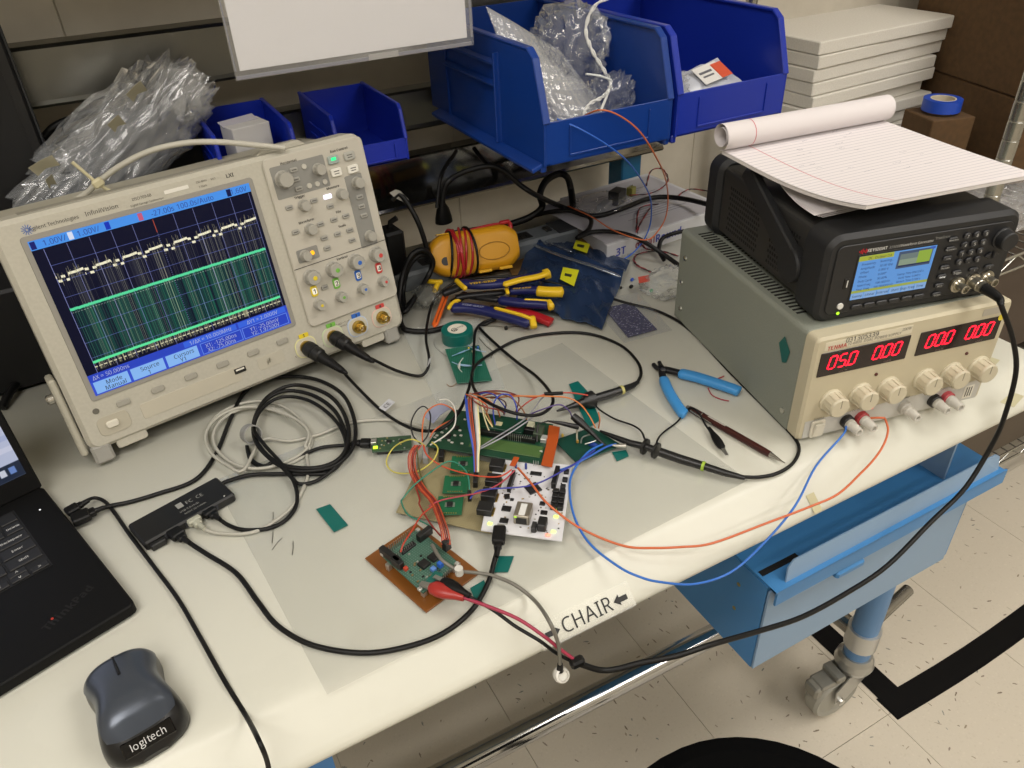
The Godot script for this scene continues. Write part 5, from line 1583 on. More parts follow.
# ---------------------------------------------------------------- laptop, mouse, hub
func build_laptop() -> void:
	var h := 0.0150
	var fr := at(135, 603, h)
	var re := at(43, 487, h)
	var v := (re - fr)
	v.y = 0
	v = v.normalized()
	var u := v.cross(Vector3.UP).normalized()
	if u.x > 0:
		u = -u
	# local x points from the right edge to the left, local z from the front edge to the back
	var o := thing("laptop", "black laptop with an open lit screen beside the oscilloscope", "laptop", Transform3D(Basis(u, Vector3.UP, v), Vector3(fr.x, T, fr.z)))
	var w := 0.362
	var d := 0.246
	var shell := mat("0a0a0a", 0.6, 0.0, {"metallic_specular": 0.3})
	part(o, "base", mb(Transform3D(Basis(Vector3(1, 0, 0), Vector3(0, 0, 1), Vector3(0, 1, 0)), Vector3(0, 0.002, 0))).prism(rr(w, d, 0.006, 4, Vector2(w / 2, d / 2)), 0.0, h - 0.002, 0.0015), shell)
	part(o, "rubber_foot", mb().box(Vector3(w / 2, 0.001, 0.03), Vector3(0.2, 0.002, 0.01)).box(Vector3(w / 2, 0.001, d - 0.03), Vector3(0.2, 0.002, 0.01)), mat("1a1a1a", 0.8))
	var wellx := 0.036
	part(o, "keyboard_well", mb().box(Vector3(w / 2, h + 0.0002, 0.168), Vector3(w - 2 * wellx, 0.0006, 0.116)), mat("0a0a0a", 0.6))
	var keycap := mb().box(Vector3(0, 0.0010, 0), Vector3(0.0168, 0.0020, 0.0162), Basis.IDENTITY, 0.0007).mesh()
	var small := mb().box(Vector3(0, 0.0010, 0), Vector3(0.0168, 0.0020, 0.0078), Basis.IDENTITY, 0.0006).mesh()
	var wide := mb().box(Vector3(0, 0.0010, 0), Vector3(0.0320, 0.0020, 0.0162), Basis.IDENTITY, 0.0007).mesh()
	var km := mat("161616", 0.55)
	var white := mat("c8c8c4", 0.6)
	var flat := Basis(Vector3(-1, 0, 0), Vector3(0, 0, 1), Vector3(0, 1, 0))
	var legends := [["PgDn", "PgUp", "Ctrl"], ["Shift"], ["Enter", "\""], ["Backspace", "]"], ["Delete", "="], ["End", "F12"]]
	for r in 6:
		var z := 0.1205 + 0.0188 * r
		var x := wellx + 0.010
		for k in 15:
			if r == 0 and k < 3:
				for s in [-1, 1]:
					if s == 1 and k != 1:
						continue
					var kk := again(o, "key", small, km, fwd(x, h, z + 0.0043 * s))
					text(kk, [">", "v" if s == -1 else "^", "<"][k], 0.006, Transform3D(flat, Vector3(0, 0.0022, 0)), white)
				x += 0.0188
				continue
			var big: bool = (k == 0 and r in [1, 2, 3])
			if big:
				x += 0.0076
			if x > w - wellx - 0.008:
				break
			var kc := again(o, "key", wide if big else keycap, km, fwd(x, h, z))
			if k < 3 and r < 5:
				var lg: String = legends[r][k] if k < legends[r].size() else ["L", "K", "O", "P", "0"][r]
				text(kc, lg, 0.0046 if lg.length() > 1 else 0.006, Transform3D(flat, Vector3(0, 0.0022, 0)), white)
			x += 0.0188 + (0.0076 if big else 0.0)
	part(o, "touchpad", mb().box(Vector3(w / 2 + 0.02, h + 0.0002, 0.058), Vector3(0.10, 0.0005, 0.068)), mat("181818", 0.4))
	var lg := text(o, "ThinkPad", 0.0125, Transform3D(Basis(Vector3.UP, 0.0) * flat, Vector3(0.046, h + 0.0004, 0.042)), mat("030303", 0.7), "logo_lettering", true)
	lg.rotate_object_local(Vector3(0, 0, 1), 0.38)
	part(o, "logo_dot", mb(fwd(0.0615, h, 0.0400)).lathe([Vector2(0.0012, 0), Vector2(0.0012, 0.0006), Vector2(0, 0.0006)], 10), glow("e0402a", 0.6))
	part(o, "status_light", mb(fwd(0.016, h, 0.205)).lathe([Vector2(0.0010, 0), Vector2(0.0010, 0.0006), Vector2(0, 0.0006)], 10), glow("ffffff", 1.0))
	# lid
	var lid := Node3D.new()
	lid.name = "lid"
	o.add_child(lid)
	lid.transform = Transform3D(Basis.from_euler(Vector3(0.20, 0, 0)), Vector3(0, h, d - 0.004))
	part(lid, "lid_shell", mb().box(Vector3(w / 2, 0.118, 0.004), Vector3(w, 0.236, 0.008), Basis.IDENTITY, 0.002), shell)
	var im := Image.create(320, 200, false, Image.FORMAT_RGB8)
	im.fill(Color("c3cbe6"))
	for k in 12:
		im.fill_rect(Rect2i(0, 20 + k * 13, 320, 6), Color("d6daf0") if k % 2 else Color("b0bbe0"))
	im.fill_rect(Rect2i(0, 182, 320, 18), Color("16263f"))
	for k in 14:
		im.fill_rect(Rect2i(6 + k * 9, 186, 6, 8), Color("d8dcea") if k % 3 else Color("6f8fd0"))
	var sm := StandardMaterial3D.new()
	sm.albedo_color = Color("040404")
	sm.roughness = 0.3
	sm.emission_enabled = true
	sm.emission = Color.WHITE
	sm.emission_operator = BaseMaterial3D.EMISSION_OP_MULTIPLY
	sm.emission_texture = ImageTexture.create_from_image(im)
	sm.emission_energy_multiplier = 0.75
	var sq := mb()
	sq.face([Vector3(0.008, 0.226, -0.0006), Vector3(w - 0.008, 0.226, -0.0006), Vector3(w - 0.008, 0.024, -0.0006), Vector3(0.008, 0.024, -0.0006)], Vector3(0, 0, -1), [Vector2(0, 0), Vector2(1, 0), Vector2(1, 1), Vector2(0, 1)])
	sq.box(Vector3(w / 2, 0.125, -0.0003), Vector3(w - 0.016, 0.202, 0.0004))
	part(lid, "screen", sq, sm)
	part(o, "hinge", mb().tube([Vector3(0.05, h + 0.001, d - 0.003), Vector3(0.11, h + 0.001, d - 0.003)], 0.005, 10).tube([Vector3(w - 0.11, h + 0.001, d - 0.003), Vector3(w - 0.05, h + 0.001, d - 0.003)], 0.005, 10), shell)

func build_mouse() -> void:
	var f := at(117, 664, 0.010)
	var b := at(154, 750, 0.010)
	var ax := b - f
	ax.y = 0
	var ln := ax.length()
	var t := looking(Vector3(f.x, T, f.z), ax)
	var o := thing("computer_mouse", "blue-grey and black wireless mouse on the bench beside the laptop", "mouse", t)
	var width := func(s: float) -> float:
		return lerpf(0.0325, 0.0340, s) - 0.0058 * exp(-pow((s - 0.40) / 0.22, 2.0)) - 0.0085 * pow(maxf(0.0, s - 0.78) / 0.22, 2.0)
	var top := func(s: float) -> float:
		return 0.020 + 0.018 * sin(PI * clampf(0.14 + 0.55 * s, 0.0, 1.0)) - 0.022 * pow(maxf(0.0, s - 0.62) / 0.38, 2.0) - 0.005 * pow(maxf(0.0, 0.15 - s) / 0.15, 2.0)
	var ring := func(s: float, grow: float, a0: float, a1: float, n: int) -> Array:
		var out := []
		var wv: float = width.call(s) + grow
		var hv: float = top.call(s) + grow
		for k in n:
			var a := lerpf(a0, a1, float(k) / (n - 1))
			var cx := signf(cos(a)) * pow(absf(cos(a)), 0.62)
			var cy := pow(maxf(0.0, sin(a)), 0.72)
			out.append(Vector3(s * ln + 0.010 * (cx * cx) * (1.0 - s) * 0.6, 0.002 + hv * cy, wv * cx))
		return out
	var rings := []
	for i in 29:
		var s := float(i) / 28
		var e := clampf(sqrt(1.0 - pow(absf(s - 0.5) * 2.0, 9.0)), 0.16, 1.0)
		var r: Array = ring.call(s, 0.0, 0.0, PI, 26)
		for k in r.size():
			r[k].z *= lerpf(1.0, e, 0.7)
			r[k].y = 0.002 + (r[k].y - 0.002) * lerpf(1.0, e, 0.8)
		rings.append(r)
	part(o, "body", mb().loft(rings, true), mat("131416", 0.30))
	var sh := []
	for i in 25:
		var s := lerpf(0.015, 0.84, float(i) / 24)
		var lim := lerpf(0.36, 0.80, pow(float(i) / 24, 1.3))
		var e := clampf(sqrt(1.0 - pow(absf(s - 0.5) * 2.0, 9.0)), 0.16, 1.0)
		var r: Array = ring.call(s, 0.0009, lim, PI - lim, 22)
		for k in r.size():
			r[k].z *= lerpf(1.0, e, 0.7)
			r[k].y = 0.002 + (r[k].y - 0.002) * lerpf(1.0, e, 0.8)
			r[k].x += 0.012 * sin(PI * float(k) / 21) * (1.0 if i == 24 else 0.0)
		sh.append(r)
	part(o, "top_shell", mb().loft(sh, false, false), mat("4a505a", 0.28, 0.4))
	part(o, "button_seam", mb().tube([Vector3(0.012, 0.0318, 0), Vector3(0.024, 0.0362, 0), Vector3(0.040, 0.0398, 0)], 0.0012, 6), mat("0a0a0a", 0.5))
	part(o, "scroll_wheel", mb(Transform3D(Basis.from_euler(Vector3(PI / 2, 0, 0)), Vector3(0.012, 0.0205, 0))).lathe([Vector2(0.0, -0.0035), Vector2(0.008, -0.0035), Vector2(0.009, -0.002), Vector2(0.009, 0.002), Vector2(0.008, 0.0035), Vector2(0.0, 0.0035)], 20), mat("0d0d0e", 0.5))
	part(o, "rear_badge", mb(Transform3D(Basis.from_euler(Vector3(0, 0, -0.80)), Vector3(ln * 0.940, 0.0185, 0))).box(Vector3.ZERO, Vector3(0.013, 0.003, 0.040), Basis.IDENTITY, 0.0008), mat("08080a", 0.12))
	var lt := text(o, "logitech", 0.0080, Transform3D(Basis.from_euler(Vector3(0, 0, -0.80)) * Basis(Vector3(0, 0, -1), Vector3(-1, 0, 0), Vector3(0, 1, 0)), Vector3(ln * 0.940 + 0.0013, 0.0198, 0)), mat("b5b5b2", 0.4), "logo_lettering")
	lt.name = "logo_lettering"

func build_hub() -> void:
	var h := 0.012
	var a := at(127, 524, h)
	var b := at(216, 476, h)
	var c := at(146, 543, h)
	var t := looking(Vector3(a.x, T, a.z), Vector3(b.x - a.x, 0, b.z - a.z))
	var ln := a.distance_to(b)
	var wd: float = (t.affine_inverse() * c).z
	var o := thing("usb_hub", "slim black plastic hub with plugs along its side", "usb hub", t)
	part(o, "body", mb().box(Vector3(ln / 2, h / 2, wd / 2), Vector3(ln, h, wd), Basis.IDENTITY, 0.002), mat("121212", 0.45))
	part(o, "end_button", mb().box(Vector3(0.012, 0.005, wd + 0.003), Vector3(0.016, 0.008, 0.006), Basis.IDENTITY, 0.001), mat("1a1a1a", 0.5))
	var pm := mat("8d8d88", 0.6)
	for q in [["CE", 0.72, 0.0075], ["FC", 0.60, 0.0075], ["⊗", 0.50, 0.007], ["USB 3.0 HUB", 0.56, 0.0038], ["MADE IN CHINA", 0.60, 0.0034]]:
		var zz := 0.40 if q[0].length() < 4 else (0.62 if q[0].begins_with("USB") else 0.76)
		text(o, q[0], q[2], Transform3D(UP_FLAT, Vector3(ln * q[1], h + 0.0004, wd * zz)), pm)
	for x in [0.28, 0.50, 0.72]:
		part(o, "usb_socket", mb().box(Vector3(ln * x, 0.006, wd + 0.0002), Vector3(0.015, 0.007, 0.0012)), mat("2a2c34", 0.4))
	part(o, "activity_light", mb(fwd(ln * 0.9, h, wd * 0.9)).lathe([Vector2(0.0008, 0), Vector2(0.0008, 0.0005), Vector2(0, 0.0005)], 8), mat("d0d0cc", 0.4))

func usb_end(parent: Node, tip: Vector3, tail: Vector3, w: float, hh: float, m: Material) -> void:
	var t := looking(tip, tail - tip)
	var ln := tip.distance_to(tail)
	part(parent, "plug", mb(t).box(Vector3(ln * 0.32, 0, 0), Vector3(ln * 0.64, hh, w), Basis.IDENTITY, 0.0015).box(Vector3(ln * 0.72, 0, 0), Vector3(ln * 0.24, hh * 0.8, w * 0.62), Basis.IDENTITY, 0.0012), m)
	part(parent, "strain_relief", mb().tube([t * Vector3(ln * 0.75, 0, 0), t * Vector3(ln * 1.15, 0, 0)], [0.0036, 0.0024], 10), m)

func ring_loop(cu: float, cv: float, ru: float, rv: float, a0: float, a1: float, n: int, h: float, wob := 0.0, ph := 0.0) -> Array:
	var out := []
	for k in n:
		var a := lerpf(a0, a1, float(k) / (n - 1))
		out.append([cu + ru * cos(a) + wob * sin(3.0 * a + ph), cv + rv * sin(a) + wob * cos(2.0 * a + ph), h])
	return out

func build_cables() -> void:
	var g := mat("a9a79c", 0.45)
	# laptop to hub, going through the coil
	var k1 := thing("usb_cable", "black cable from the laptop coiled with a grey strap and ending at the hub", "cable")
	usb_end(k1, at(72, 521, 0.010), at(100, 509, 0.010), 0.017, 0.009, black_rubber)
	part(k1, "cord", mb().tube(way([[98, 510, 0.009], [110, 506, 0.005], [130, 502, 0.003], [157, 494, 0.003], [195, 480, 0.003], [216, 454, 0.003], [230, 420, 0.004], [245, 392, 0.005], [268, 378, 0.006], [310, 378, 0.007], [340, 392, 0.009], [353, 415, 0.009], [355, 440, 0.009], [345, 458, 0.009], [325, 469, 0.009], [290, 470, 0.009], [266, 455, 0.011], [254, 436, 0.012], [256, 415, 0.012], [270, 395, 0.012], [295, 385, 0.012], [325, 393, 0.012], [342, 410, 0.012], [349, 435, 0.012], [340, 458, 0.012], [315, 468, 0.011], [280, 464, 0.011], [258, 444, 0.013], [254, 424, 0.013], [264, 402, 0.013], [285, 391, 0.013], [312, 395, 0.012], [334, 410, 0.011], [345, 432, 0.010], [347, 452, 0.008], [330, 472, 0.005], [302, 474, 0.004], [275, 474, 0.004], [250, 475, 0.004], [228, 481, 0.006], [222, 484, 0.006]]), 0.0026, 8), black_rubber)
	var sp := at(251, 434, 0.016)
	part(k1, "strap", mb(xf(sp, 0.4, 1.25, 0.1)).lathe([Vector2(0.0105, -0.006), Vector2(0.0118, -0.006), Vector2(0.0118, 0.006), Vector2(0.0105, 0.006), Vector2(0.0105, -0.006)], 22), mat("8b8b88", 0.6))
	# second black cable: hub to the small debug board
	var k2 := thing("usb_cable", "black cable from the hub through the coil to the small lit board", "cable")
	usb_end(k2, at(202, 507, 0.007), at(218, 518, 0.007), 0.015, 0.008, black_rubber)
	part(k2, "cord", mb().tube(way([[217, 517, 0.006], [228, 525, 0.003], [245, 530, 0.003], [270, 528, 0.003], [288, 518, 0.003], [297, 502, 0.004], [294, 482, 0.007], [280, 462, 0.012], [263, 443, 0.016], [254, 428, 0.017], [262, 409, 0.015], [282, 397, 0.014], [310, 401, 0.013], [335, 420, 0.012], [346, 444, 0.010], [338, 464, 0.008], [318, 480, 0.004], [300, 484, 0.004], [290, 476, 0.006], [276, 462, 0.008], [264, 466, 0.006], [252, 460, 0.005], [247, 446, 0.005], [252, 462, 0.004], [272, 467, 0.004], [295, 458, 0.004], [320, 448, 0.004], [345, 445, 0.005], [357, 443, 0.006]]), 0.0023, 8), black_rubber)
	usb_end(k2, at(371, 443, 0.007), at(354, 443, 0.007), 0.012, 0.008, black_rubber)
	# third: hub to the white board
	var k3 := thing("usb_cable", "black cable looping from the hub along the bench to the white board", "cable")
	usb_end(k3, at(168, 528, 0.007), at(187, 541, 0.007), 0.015, 0.008, black_rubber)
	part(k3, "cord", mb().tube(way([[185, 540, 0.006], [205, 553, 0.003], [236, 573, 0.003], [258, 602, 0.003], [278, 626, 0.003], [312, 645, 0.003], [360, 653, 0.003], [402, 648, 0.003], [442, 634, 0.003], [472, 610, 0.004], [488, 583, 0.006], [494, 562, 0.009], [498, 548, 0.013]]), 0.0026, 8), black_rubber)
	usb_end(k3, at(500, 527, 0.017), at(497, 553, 0.013), 0.013, 0.009, black_rubber)
	# pale cable: hub, coil, away under the boards
	var k4 := thing("usb_cable", "pale grey cable coiled under the black ones beside the hub", "cable")
	usb_end(k4, at(186, 514, 0.007), at(202, 527, 0.007), 0.015, 0.008, mat("a5a595", 0.5))
	var gp := [[201, 527, 0.006], [216, 533, 0.003], [250, 533, 0.003], [275, 521, 0.003], [296, 502, 0.003], [308, 475, 0.003]]
	gp += ring_loop(259, 437, 52, 34, 0.5, -5.9, 18, 0.0025, 2.0, 0.3)
	gp += ring_loop(262, 438, 47, 31, 0.3, -5.9, 18, 0.006, 2.0, 1.3)
	gp += ring_loop(257, 438, 50, 32, 0.3, -4.4, 14, 0.009, 2.0, 2.1)
	gp += [[262, 440, 0.006], [290, 441, 0.004], [320, 434, 0.004], [345, 424, 0.004], [372, 420, 0.003], [400, 421, 0.003], [425, 428, 0.003]]
	part(k4, "cord", mb().tube(way(gp, 4), 0.0021, 7), g)
	# thin black cable from the laptop over the bench edge
	var k5 := thing("usb_cable", "thin black cable from the laptop running past the mouse over the edge", "cable")
	usb_end(k5, at(66, 513, 0.012), at(86, 502, 0.012), 0.013, 0.007, black_rubber)
	part(k5, "cord", mb().tube(way([[84, 502, 0.011], [94, 498, 0.006], [104, 501, 0.004], [114, 512, 0.003], [130, 535, 0.003], [155, 568, 0.003], [178, 599, 0.003], [200, 637, 0.003], [224, 680, 0.003], [246, 716, 0.002], [259, 741, 0.385, "z"], [268, 765, 0.388, "z"], [272, 800, 0.386, "z"]]), 0.0021, 8), black_rubber)

# ---------------------------------------------------------------- clear mat, sticker, tape bits, chair
func flat_piece(pts: Array, h: float, th: float) -> MB:
	var pl := PackedVector2Array()
	for p in pts:
		var w := at(p[0], p[1], h)
		pl.append(Vector2(w.x, -w.z))
	return mb(Transform3D(Basis(Vector3(1, 0, 0), Vector3(0, 0, -1), Vector3(0, 1, 0)), Vector3(0, T + h - th, 0))).prism(pl, 0.0, th)

func on_edge(u: float, v: float) -> Vector3:       # point on the slanted front edge of the top
	var d := ray(u, v)
	var n := Vector3(0, 0.030, 0.0255)
	var p := Vector3(0, T - 0.0045, 0.340)
	return cam_at + d * ((p - cam_at).dot(n) / d.dot(n))

func build_flat() -> void:
	single("clear_mat", flat_piece([[214, 481], [327, 694], [748, 480], [562, 343]], 0.0009, 0.0008), mat("d0d2ce12", 0.2), "large clear plastic mat lying under the circuit boards", "desk mat")
	single("clear_mat", flat_piece([[402, 330], [440, 410], [505, 388], [480, 318]], 0.0018, 0.0006), mat("e4e8e420", 0.2), "small clear film under the green tape roll", "film")
	var teal := mat("0a5f58", 0.38)
	for q in [[[[316, 509], [330, 504], [348, 525], [334, 532]], "rectangle of dark green tape stuck on the clear mat near the coil"], [[[499, 556], [514, 556], [508, 572], [494, 572]], "dark green tape square beside the cable of the white board"], [[[470, 588], [484, 580], [487, 588], [475, 600]], "small dark green tape scrap beside the alligator clips"], [[[569, 384], [578, 381], [590, 394], [600, 420], [588, 428], [577, 404]], "dark green tape strip holding the scope probe"], [[[612, 452], [626, 450], [629, 456], [617, 461]], "green tape scrap at the corner of the probe board"]]:
		single("tape_piece", flat_piece(q[0], 0.0022, 0.0005), teal, q[1], "tape")
	# CHAIR sticker on the slanted edge
	var tilt := Basis.from_euler(Vector3(-0.857, 0, 0))
	var mid := on_edge(586, 615)
	var s := thing("edge_sticker", "CHAIR sticker with two arrows on the bench edge", "sticker", Transform3D(tilt, mid + tilt * Vector3(0, 0, 0.0004)))
	part(s, "clear_film", mb().box(Vector3.ZERO, Vector3(0.108, 0.026, 0.0003)), mat("f4f2e418", 0.2))
	text(s, "CHAIR", 0.0205, fwd(0.001, 0.0, 0.0004), mat("141414", 0.5), "lettering")
	for e in [[-0.0385, 1.0], [0.0400, -1.0]]:
		part(s, "arrow", mb(Transform3D(Basis(Vector3(e[1], 0, 0), Vector3(0, 1, 0), Vector3(0, 0, 1)), Vector3(e[0], -0.001, 0.0002))).prism(PackedVector2Array([Vector2(-0.008, -0.0026), Vector2(0.001, -0.0026), Vector2(0.001, -0.0055), Vector2(0.008, 0.0), Vector2(0.001, 0.0055), Vector2(0.001, 0.0026), Vector2(-0.008, 0.0026)]), 0.0, 0.0003), mat("141414", 0.5))
	var m2 := on_edge(814, 503)
	single("tape_residue", mb(Transform3D(tilt, m2 + tilt * Vector3(0, 0, 0.0004))).box(Vector3.ZERO, Vector3(0.012, 0.022, 0.0003)), mat("b9b28f", 0.5), "yellowed tape residue on the bench edge above the drawer", "tape")
	for q in [[988, 362, 0.030, 0.012], [1012, 398, 0.022, 0.010]]:
		var p := at(q[0], q[1], 0.0)
		single("tape_residue", flat_piece([[q[0] - 12, q[1] + 4], [q[0], q[1] - 6], [q[0] + 12, q[1] - 2], [q[0] + 2, q[1] + 9]], 0.0006, 0.0004), mat("c2bc9a", 0.5), "yellowed tape scrap on the bench %s" % ["right beside the power supply", "out at its far corner"][0 if q[0] < 1000 else 1], "tape")
	# chair
	var o := thing("office_chair", "black round chair seat standing in front of the bench", "chair", fwd(0.140, 0, 0.592))
	var blk := mat("050505", 0.9, 0.0, {"metallic_specular": 0.2})
	part(o, "seat", mb().lathe([Vector2(0, 0.415), Vector2(0.16, 0.415), Vector2(0.178, 0.430), Vector2(0.183, 0.448), Vector2(0.176, 0.464), Vector2(0.155, 0.472), Vector2(0.0, 0.474)], 48), blk)
	part(o, "gas_column", mb().lathe([Vector2(0.026, 0.10), Vector2(0.026, 0.28), Vector2(0.015, 0.28), Vector2(0.015, 0.415)], 20), mat("1a1a1a", 0.4))
	for k in 5:
		var a := TAU * k / 5 + 0.9
		var d := Vector3(cos(a), 0, sin(a))
		var leg := part(o, "base_arm", mb().tube([Vector3(0, 0.10, 0), d * 0.10 + Vector3(0, 0.095, 0), d * 0.22 + Vector3(0, 0.07, 0)], [0.022, 0.018, 0.013], 12), blk)
		part(leg, "caster", mb(Transform3D(Basis(d.cross(Vector3.UP), d, Vector3.UP).orthonormalized(), d * 0.22 + Vector3(0, 0.028, 0))).lathe([Vector2(0, -0.012), Vector2(0.026, -0.012), Vector2(0.028, 0.0), Vector2(0.026, 0.012), Vector2(0, 0.012)], 20), mat("151515", 0.5))

# ---------------------------------------------------------------- circuit boards
# a board from the pixels of its corners: near-left start, along x to the second, depth from the fourth
func board(called: String, label: String, c: Array, h: float, th: float, m: Material, category := "circuit board") -> Dictionary:
	var a := at(c[0][0], c[0][1], h)
	var b := at(c[1][0], c[1][1], h)
	var d := at(c[3][0], c[3][1], h)
	var t := looking(Vector3(a.x, T, a.z), Vector3(b.x - a.x, 0, b.z - a.z))
	var inv := t.affine_inverse()
	var o := thing(called, label, category, t)
	var pl := PackedVector2Array()
	for q in c:
		var p := inv * at(q[0], q[1], h)
		pl.append(Vector2(p.x, -p.z))
	part(o, "board", mb(Transform3D(Basis(Vector3(1, 0, 0), Vector3(0, 0, -1), Vector3(0, 1, 0)), Vector3(0, h - th, 0))).prism(pl, 0.0, th, 0.0002), m)
	return {"node": o, "inv": inv, "h": h, "t": t}

func standoffs(node: Node, spots: Array, s: Vector3, m: Material) -> void:
	for p in spots:
		part(node, "standoff", mb().box(p, s, Basis.IDENTITY, 0.0005), m)

func chip(b: Dictionary, called: String, u: float, v: float, s: Vector3, m: Material, turn := 0.0, lift := 0.0, bev := 0.0004) -> MeshInstance3D:
	var p: Vector3 = b.inv * at(u, v, b.h + lift)
	return part(b.node, called, mb().box(Vector3(0, s.y / 2, 0), s, Basis.IDENTITY, bev), m, Transform3D(Basis(Vector3.UP, turn), Vector3(p.x, b.h + lift, p.z)))

func pins(b: Dictionary, called: String, u: float, v: float, n: int, rows: int, hgt: float, m: Material, turn := 0.0) -> MeshInstance3D:
	var p: Vector3 = b.inv * at(u, v, b.h)
	var s := mb()
	for r in rows:
		for k in n:
			s.box(Vector3((k - (n - 1) / 2.0) * 0.00254, hgt / 2, (r - (rows - 1) / 2.0) * 0.00254), Vector3(0.0007, hgt, 0.0007))
	return part(b.node, called, s, m, Transform3D(Basis(Vector3.UP, turn), Vector3(p.x, b.h, p.z)))

func dot_tex(key: String, base: String, dot: String, size := 3.0) -> ImageTexture:
	if tex_cache.has(key):
		return tex_cache[key]
	var im := Image.create(64, 64, false, Image.FORMAT_RGB8)
	im.fill(Color(base))
	for i in 4:
		for j in 4:
			for x in 16:
				for y in 16:
					if Vector2(x - 7.5, y - 7.5).length() < size:
						im.set_pixel(i * 16 + x, j * 16 + y, Color(dot))
	im.generate_mipmaps()
	tex_cache[key] = ImageTexture.create_from_image(im)
	return tex_cache[key]

func build_boards() -> void:
	var black := mat("151515", 0.45)
	var gold := mat("b59a52", 0.3, 0.9)
	var silver := mat("b9b9b4", 0.3, 0.85)
	var leg := mat("c6c6c0", 0.3, 0.8)
	var hole := 1.0 / (4.0 * 0.00254)
	# tan perfboard carrying three green breakouts
	var tan_m := tri_mat(dot_tex("tan", "8f8563", "6b6246", 3.2), hole, 0.5, 0.0, {}, false)
	var tb := board("perfboard", "tan perfboard carrying three small green breakout boards", [[396, 512], [490, 533], [548, 478], [428, 446]], 0.006, 0.0016, tan_m)
	standoffs(tb.node, [Vector3(0.006, 0.0022, -0.006), Vector3(0.07, 0.0022, -0.008), Vector3(0.06, 0.0022, -0.075)], Vector3(0.006, 0.0044, 0.006), black)
	for q in [[463, 465], [456, 485], [450, 506]]:
		var g := chip(tb, "breakout_board", q[0], q[1], Vector3(0.0275, 0.0016, 0.0285), mat("0c5a38", 0.4), 0.30, 0.004, 0.0002)
		part(g, "chip", mb().box(Vector3(0, 0.0024, 0), Vector3(0.0062, 0.0018, 0.0078), Basis.IDENTITY, 0.0003), black)
		var pn := mb()
		for k in 4:
			for s in [-1, 1]:
				pn.box(Vector3(s * 0.0042, 0.0020, (k - 1.5) * 0.0017), Vector3(0.0024, 0.0006, 0.0006))
		part(g, "chip_leads", pn, leg)
		var hd := mb()
		for k in 7:
			for s in [-1, 1]:
				hd.box(Vector3((k - 3) * 0.00254, 0.0020, s * 0.0126), Vector3(0.0012, 0.0008, 0.0012))
		part(g, "solder_pads", hd, gold)
	chip(tb, "header_socket", 426, 458, Vector3(0.006, 0.009, 0.022), mat("8f8f8c", 0.5), 0.4)
	chip(tb, "header_socket", 442, 458, Vector3(0.006, 0.009, 0.016), black, 0.3)
	chip(tb, "header_socket", 476, 482, Vector3(0.005, 0.009, 0.020), black, 0.3)
	chip(tb, "header_socket", 470, 500, Vector3(0.004, 0.012, 0.006), black, 0.3)
	# long green development board behind it, raised
	var gm := mat("17402c", 0.42)
	var gb := board("development_board", "long dark green development board wired with many jumpers", [[426, 446], [546, 465], [553, 424], [452, 409]], 0.016, 0.0016, gm)
	standoffs(gb.node, [Vector3(0.01, 0.0072, -0.008), Vector3(0.13, 0.0072, -0.008), Vector3(0.13, 0.0072, -0.045)], Vector3(0.006, 0.0144, 0.006), black)
	var strip := tri_mat(dot_tex("olive", "4c6a36", "2e4526", 4.0), hole, 0.45, 0.0, {}, false)
	chip(gb, "prototype_strip", 506, 447, Vector3(0.086, 0.0012, 0.020), strip, -0.015)
	chip(gb, "module_board", 499, 426, Vector3(0.064, 0.006, 0.026), mat("0f3a28", 0.35), -0.02, 0.004)
	chip(gb, "module_chip", 499, 424, Vector3(0.008, 0.0012, 0.007), mat("b7b089", 0.4), 0.0, 0.010)
	chip(gb, "socket_rail", 505, 438, Vector3(0.075, 0.007, 0.005), black, -0.02)
	chip(gb, "socket_rail", 532, 434, Vector3(0.022, 0.008, 0.006), black, -0.02)
	chip(gb, "white_connector", 531, 429, Vector3(0.008, 0.008, 0.010), mat("cfd0b4", 0.5))
	chip(gb, "jack", 544, 441, Vector3(0.007, 0.006, 0.009), mat("c4c4bf", 0.35, 0.5))
	chip(gb, "relay_block", 539, 436, Vector3(0.010, 0.010, 0.018), mat("3e4a3a", 0.5))
	chip(gb, "chip", 447, 437, Vector3(0.009, 0.0016, 0.009), black)
	chip(gb, "chip", 456, 428, Vector3(0.007, 0.0016, 0.007), black)
	for q in [[433, 443], [435, 438], [442, 433], [449, 441], [455, 436], [460, 431], [450, 422], [457, 416], [465, 420], [468, 413], [440, 441], [452, 443], [462, 444], [437, 436], [461, 436], [446, 429], [541, 452], [545, 457]]:
		chip(gb, "component", q[0], q[1], Vector3(0.0035, 0.0018, 0.0022), mat("b8b8ae", 0.5))
	var pb := pins(gb, "pin_header", 520, 441, 12, 2, 0.009, silver)
	pb.name = "pin_header"
	# rolled grey flex behind
	single("ribbon_piece", mb(xf(at(440, 414, 0.02), 0.3)).sheet([[Vector3(-0.018, 0.0, 0.008), Vector3(-0.006, 0.006, 0.008), Vector3(0.006, 0.007, 0.008), Vector3(0.016, 0.002, 0.008)], [Vector3(-0.018, 0.002, -0.008), Vector3(-0.006, 0.008, -0.008), Vector3(0.006, 0.009, -0.008), Vector3(0.016, 0.004, -0.008)]], 0.0008), mat("8f93a8", 0.35), "small grey film strip bent behind the green development board", "film")
	# orange tape at the end of the green board
	single("tape_piece", flat_piece([[549, 425], [560, 427], [558, 440], [552, 467], [541, 465], [546, 446]], 0.0185, 0.0008), mat("a84a18", 0.45), "strip of orange tape at the end of the green development board", "tape")
	# white board
	var wb := board("white_board", "white microcontroller board with lit lamps and black headers", [[481, 530], [562, 541], [572, 465], [495, 458]], 0.014, 0.0016, mat("d3d3d6", 0.4))
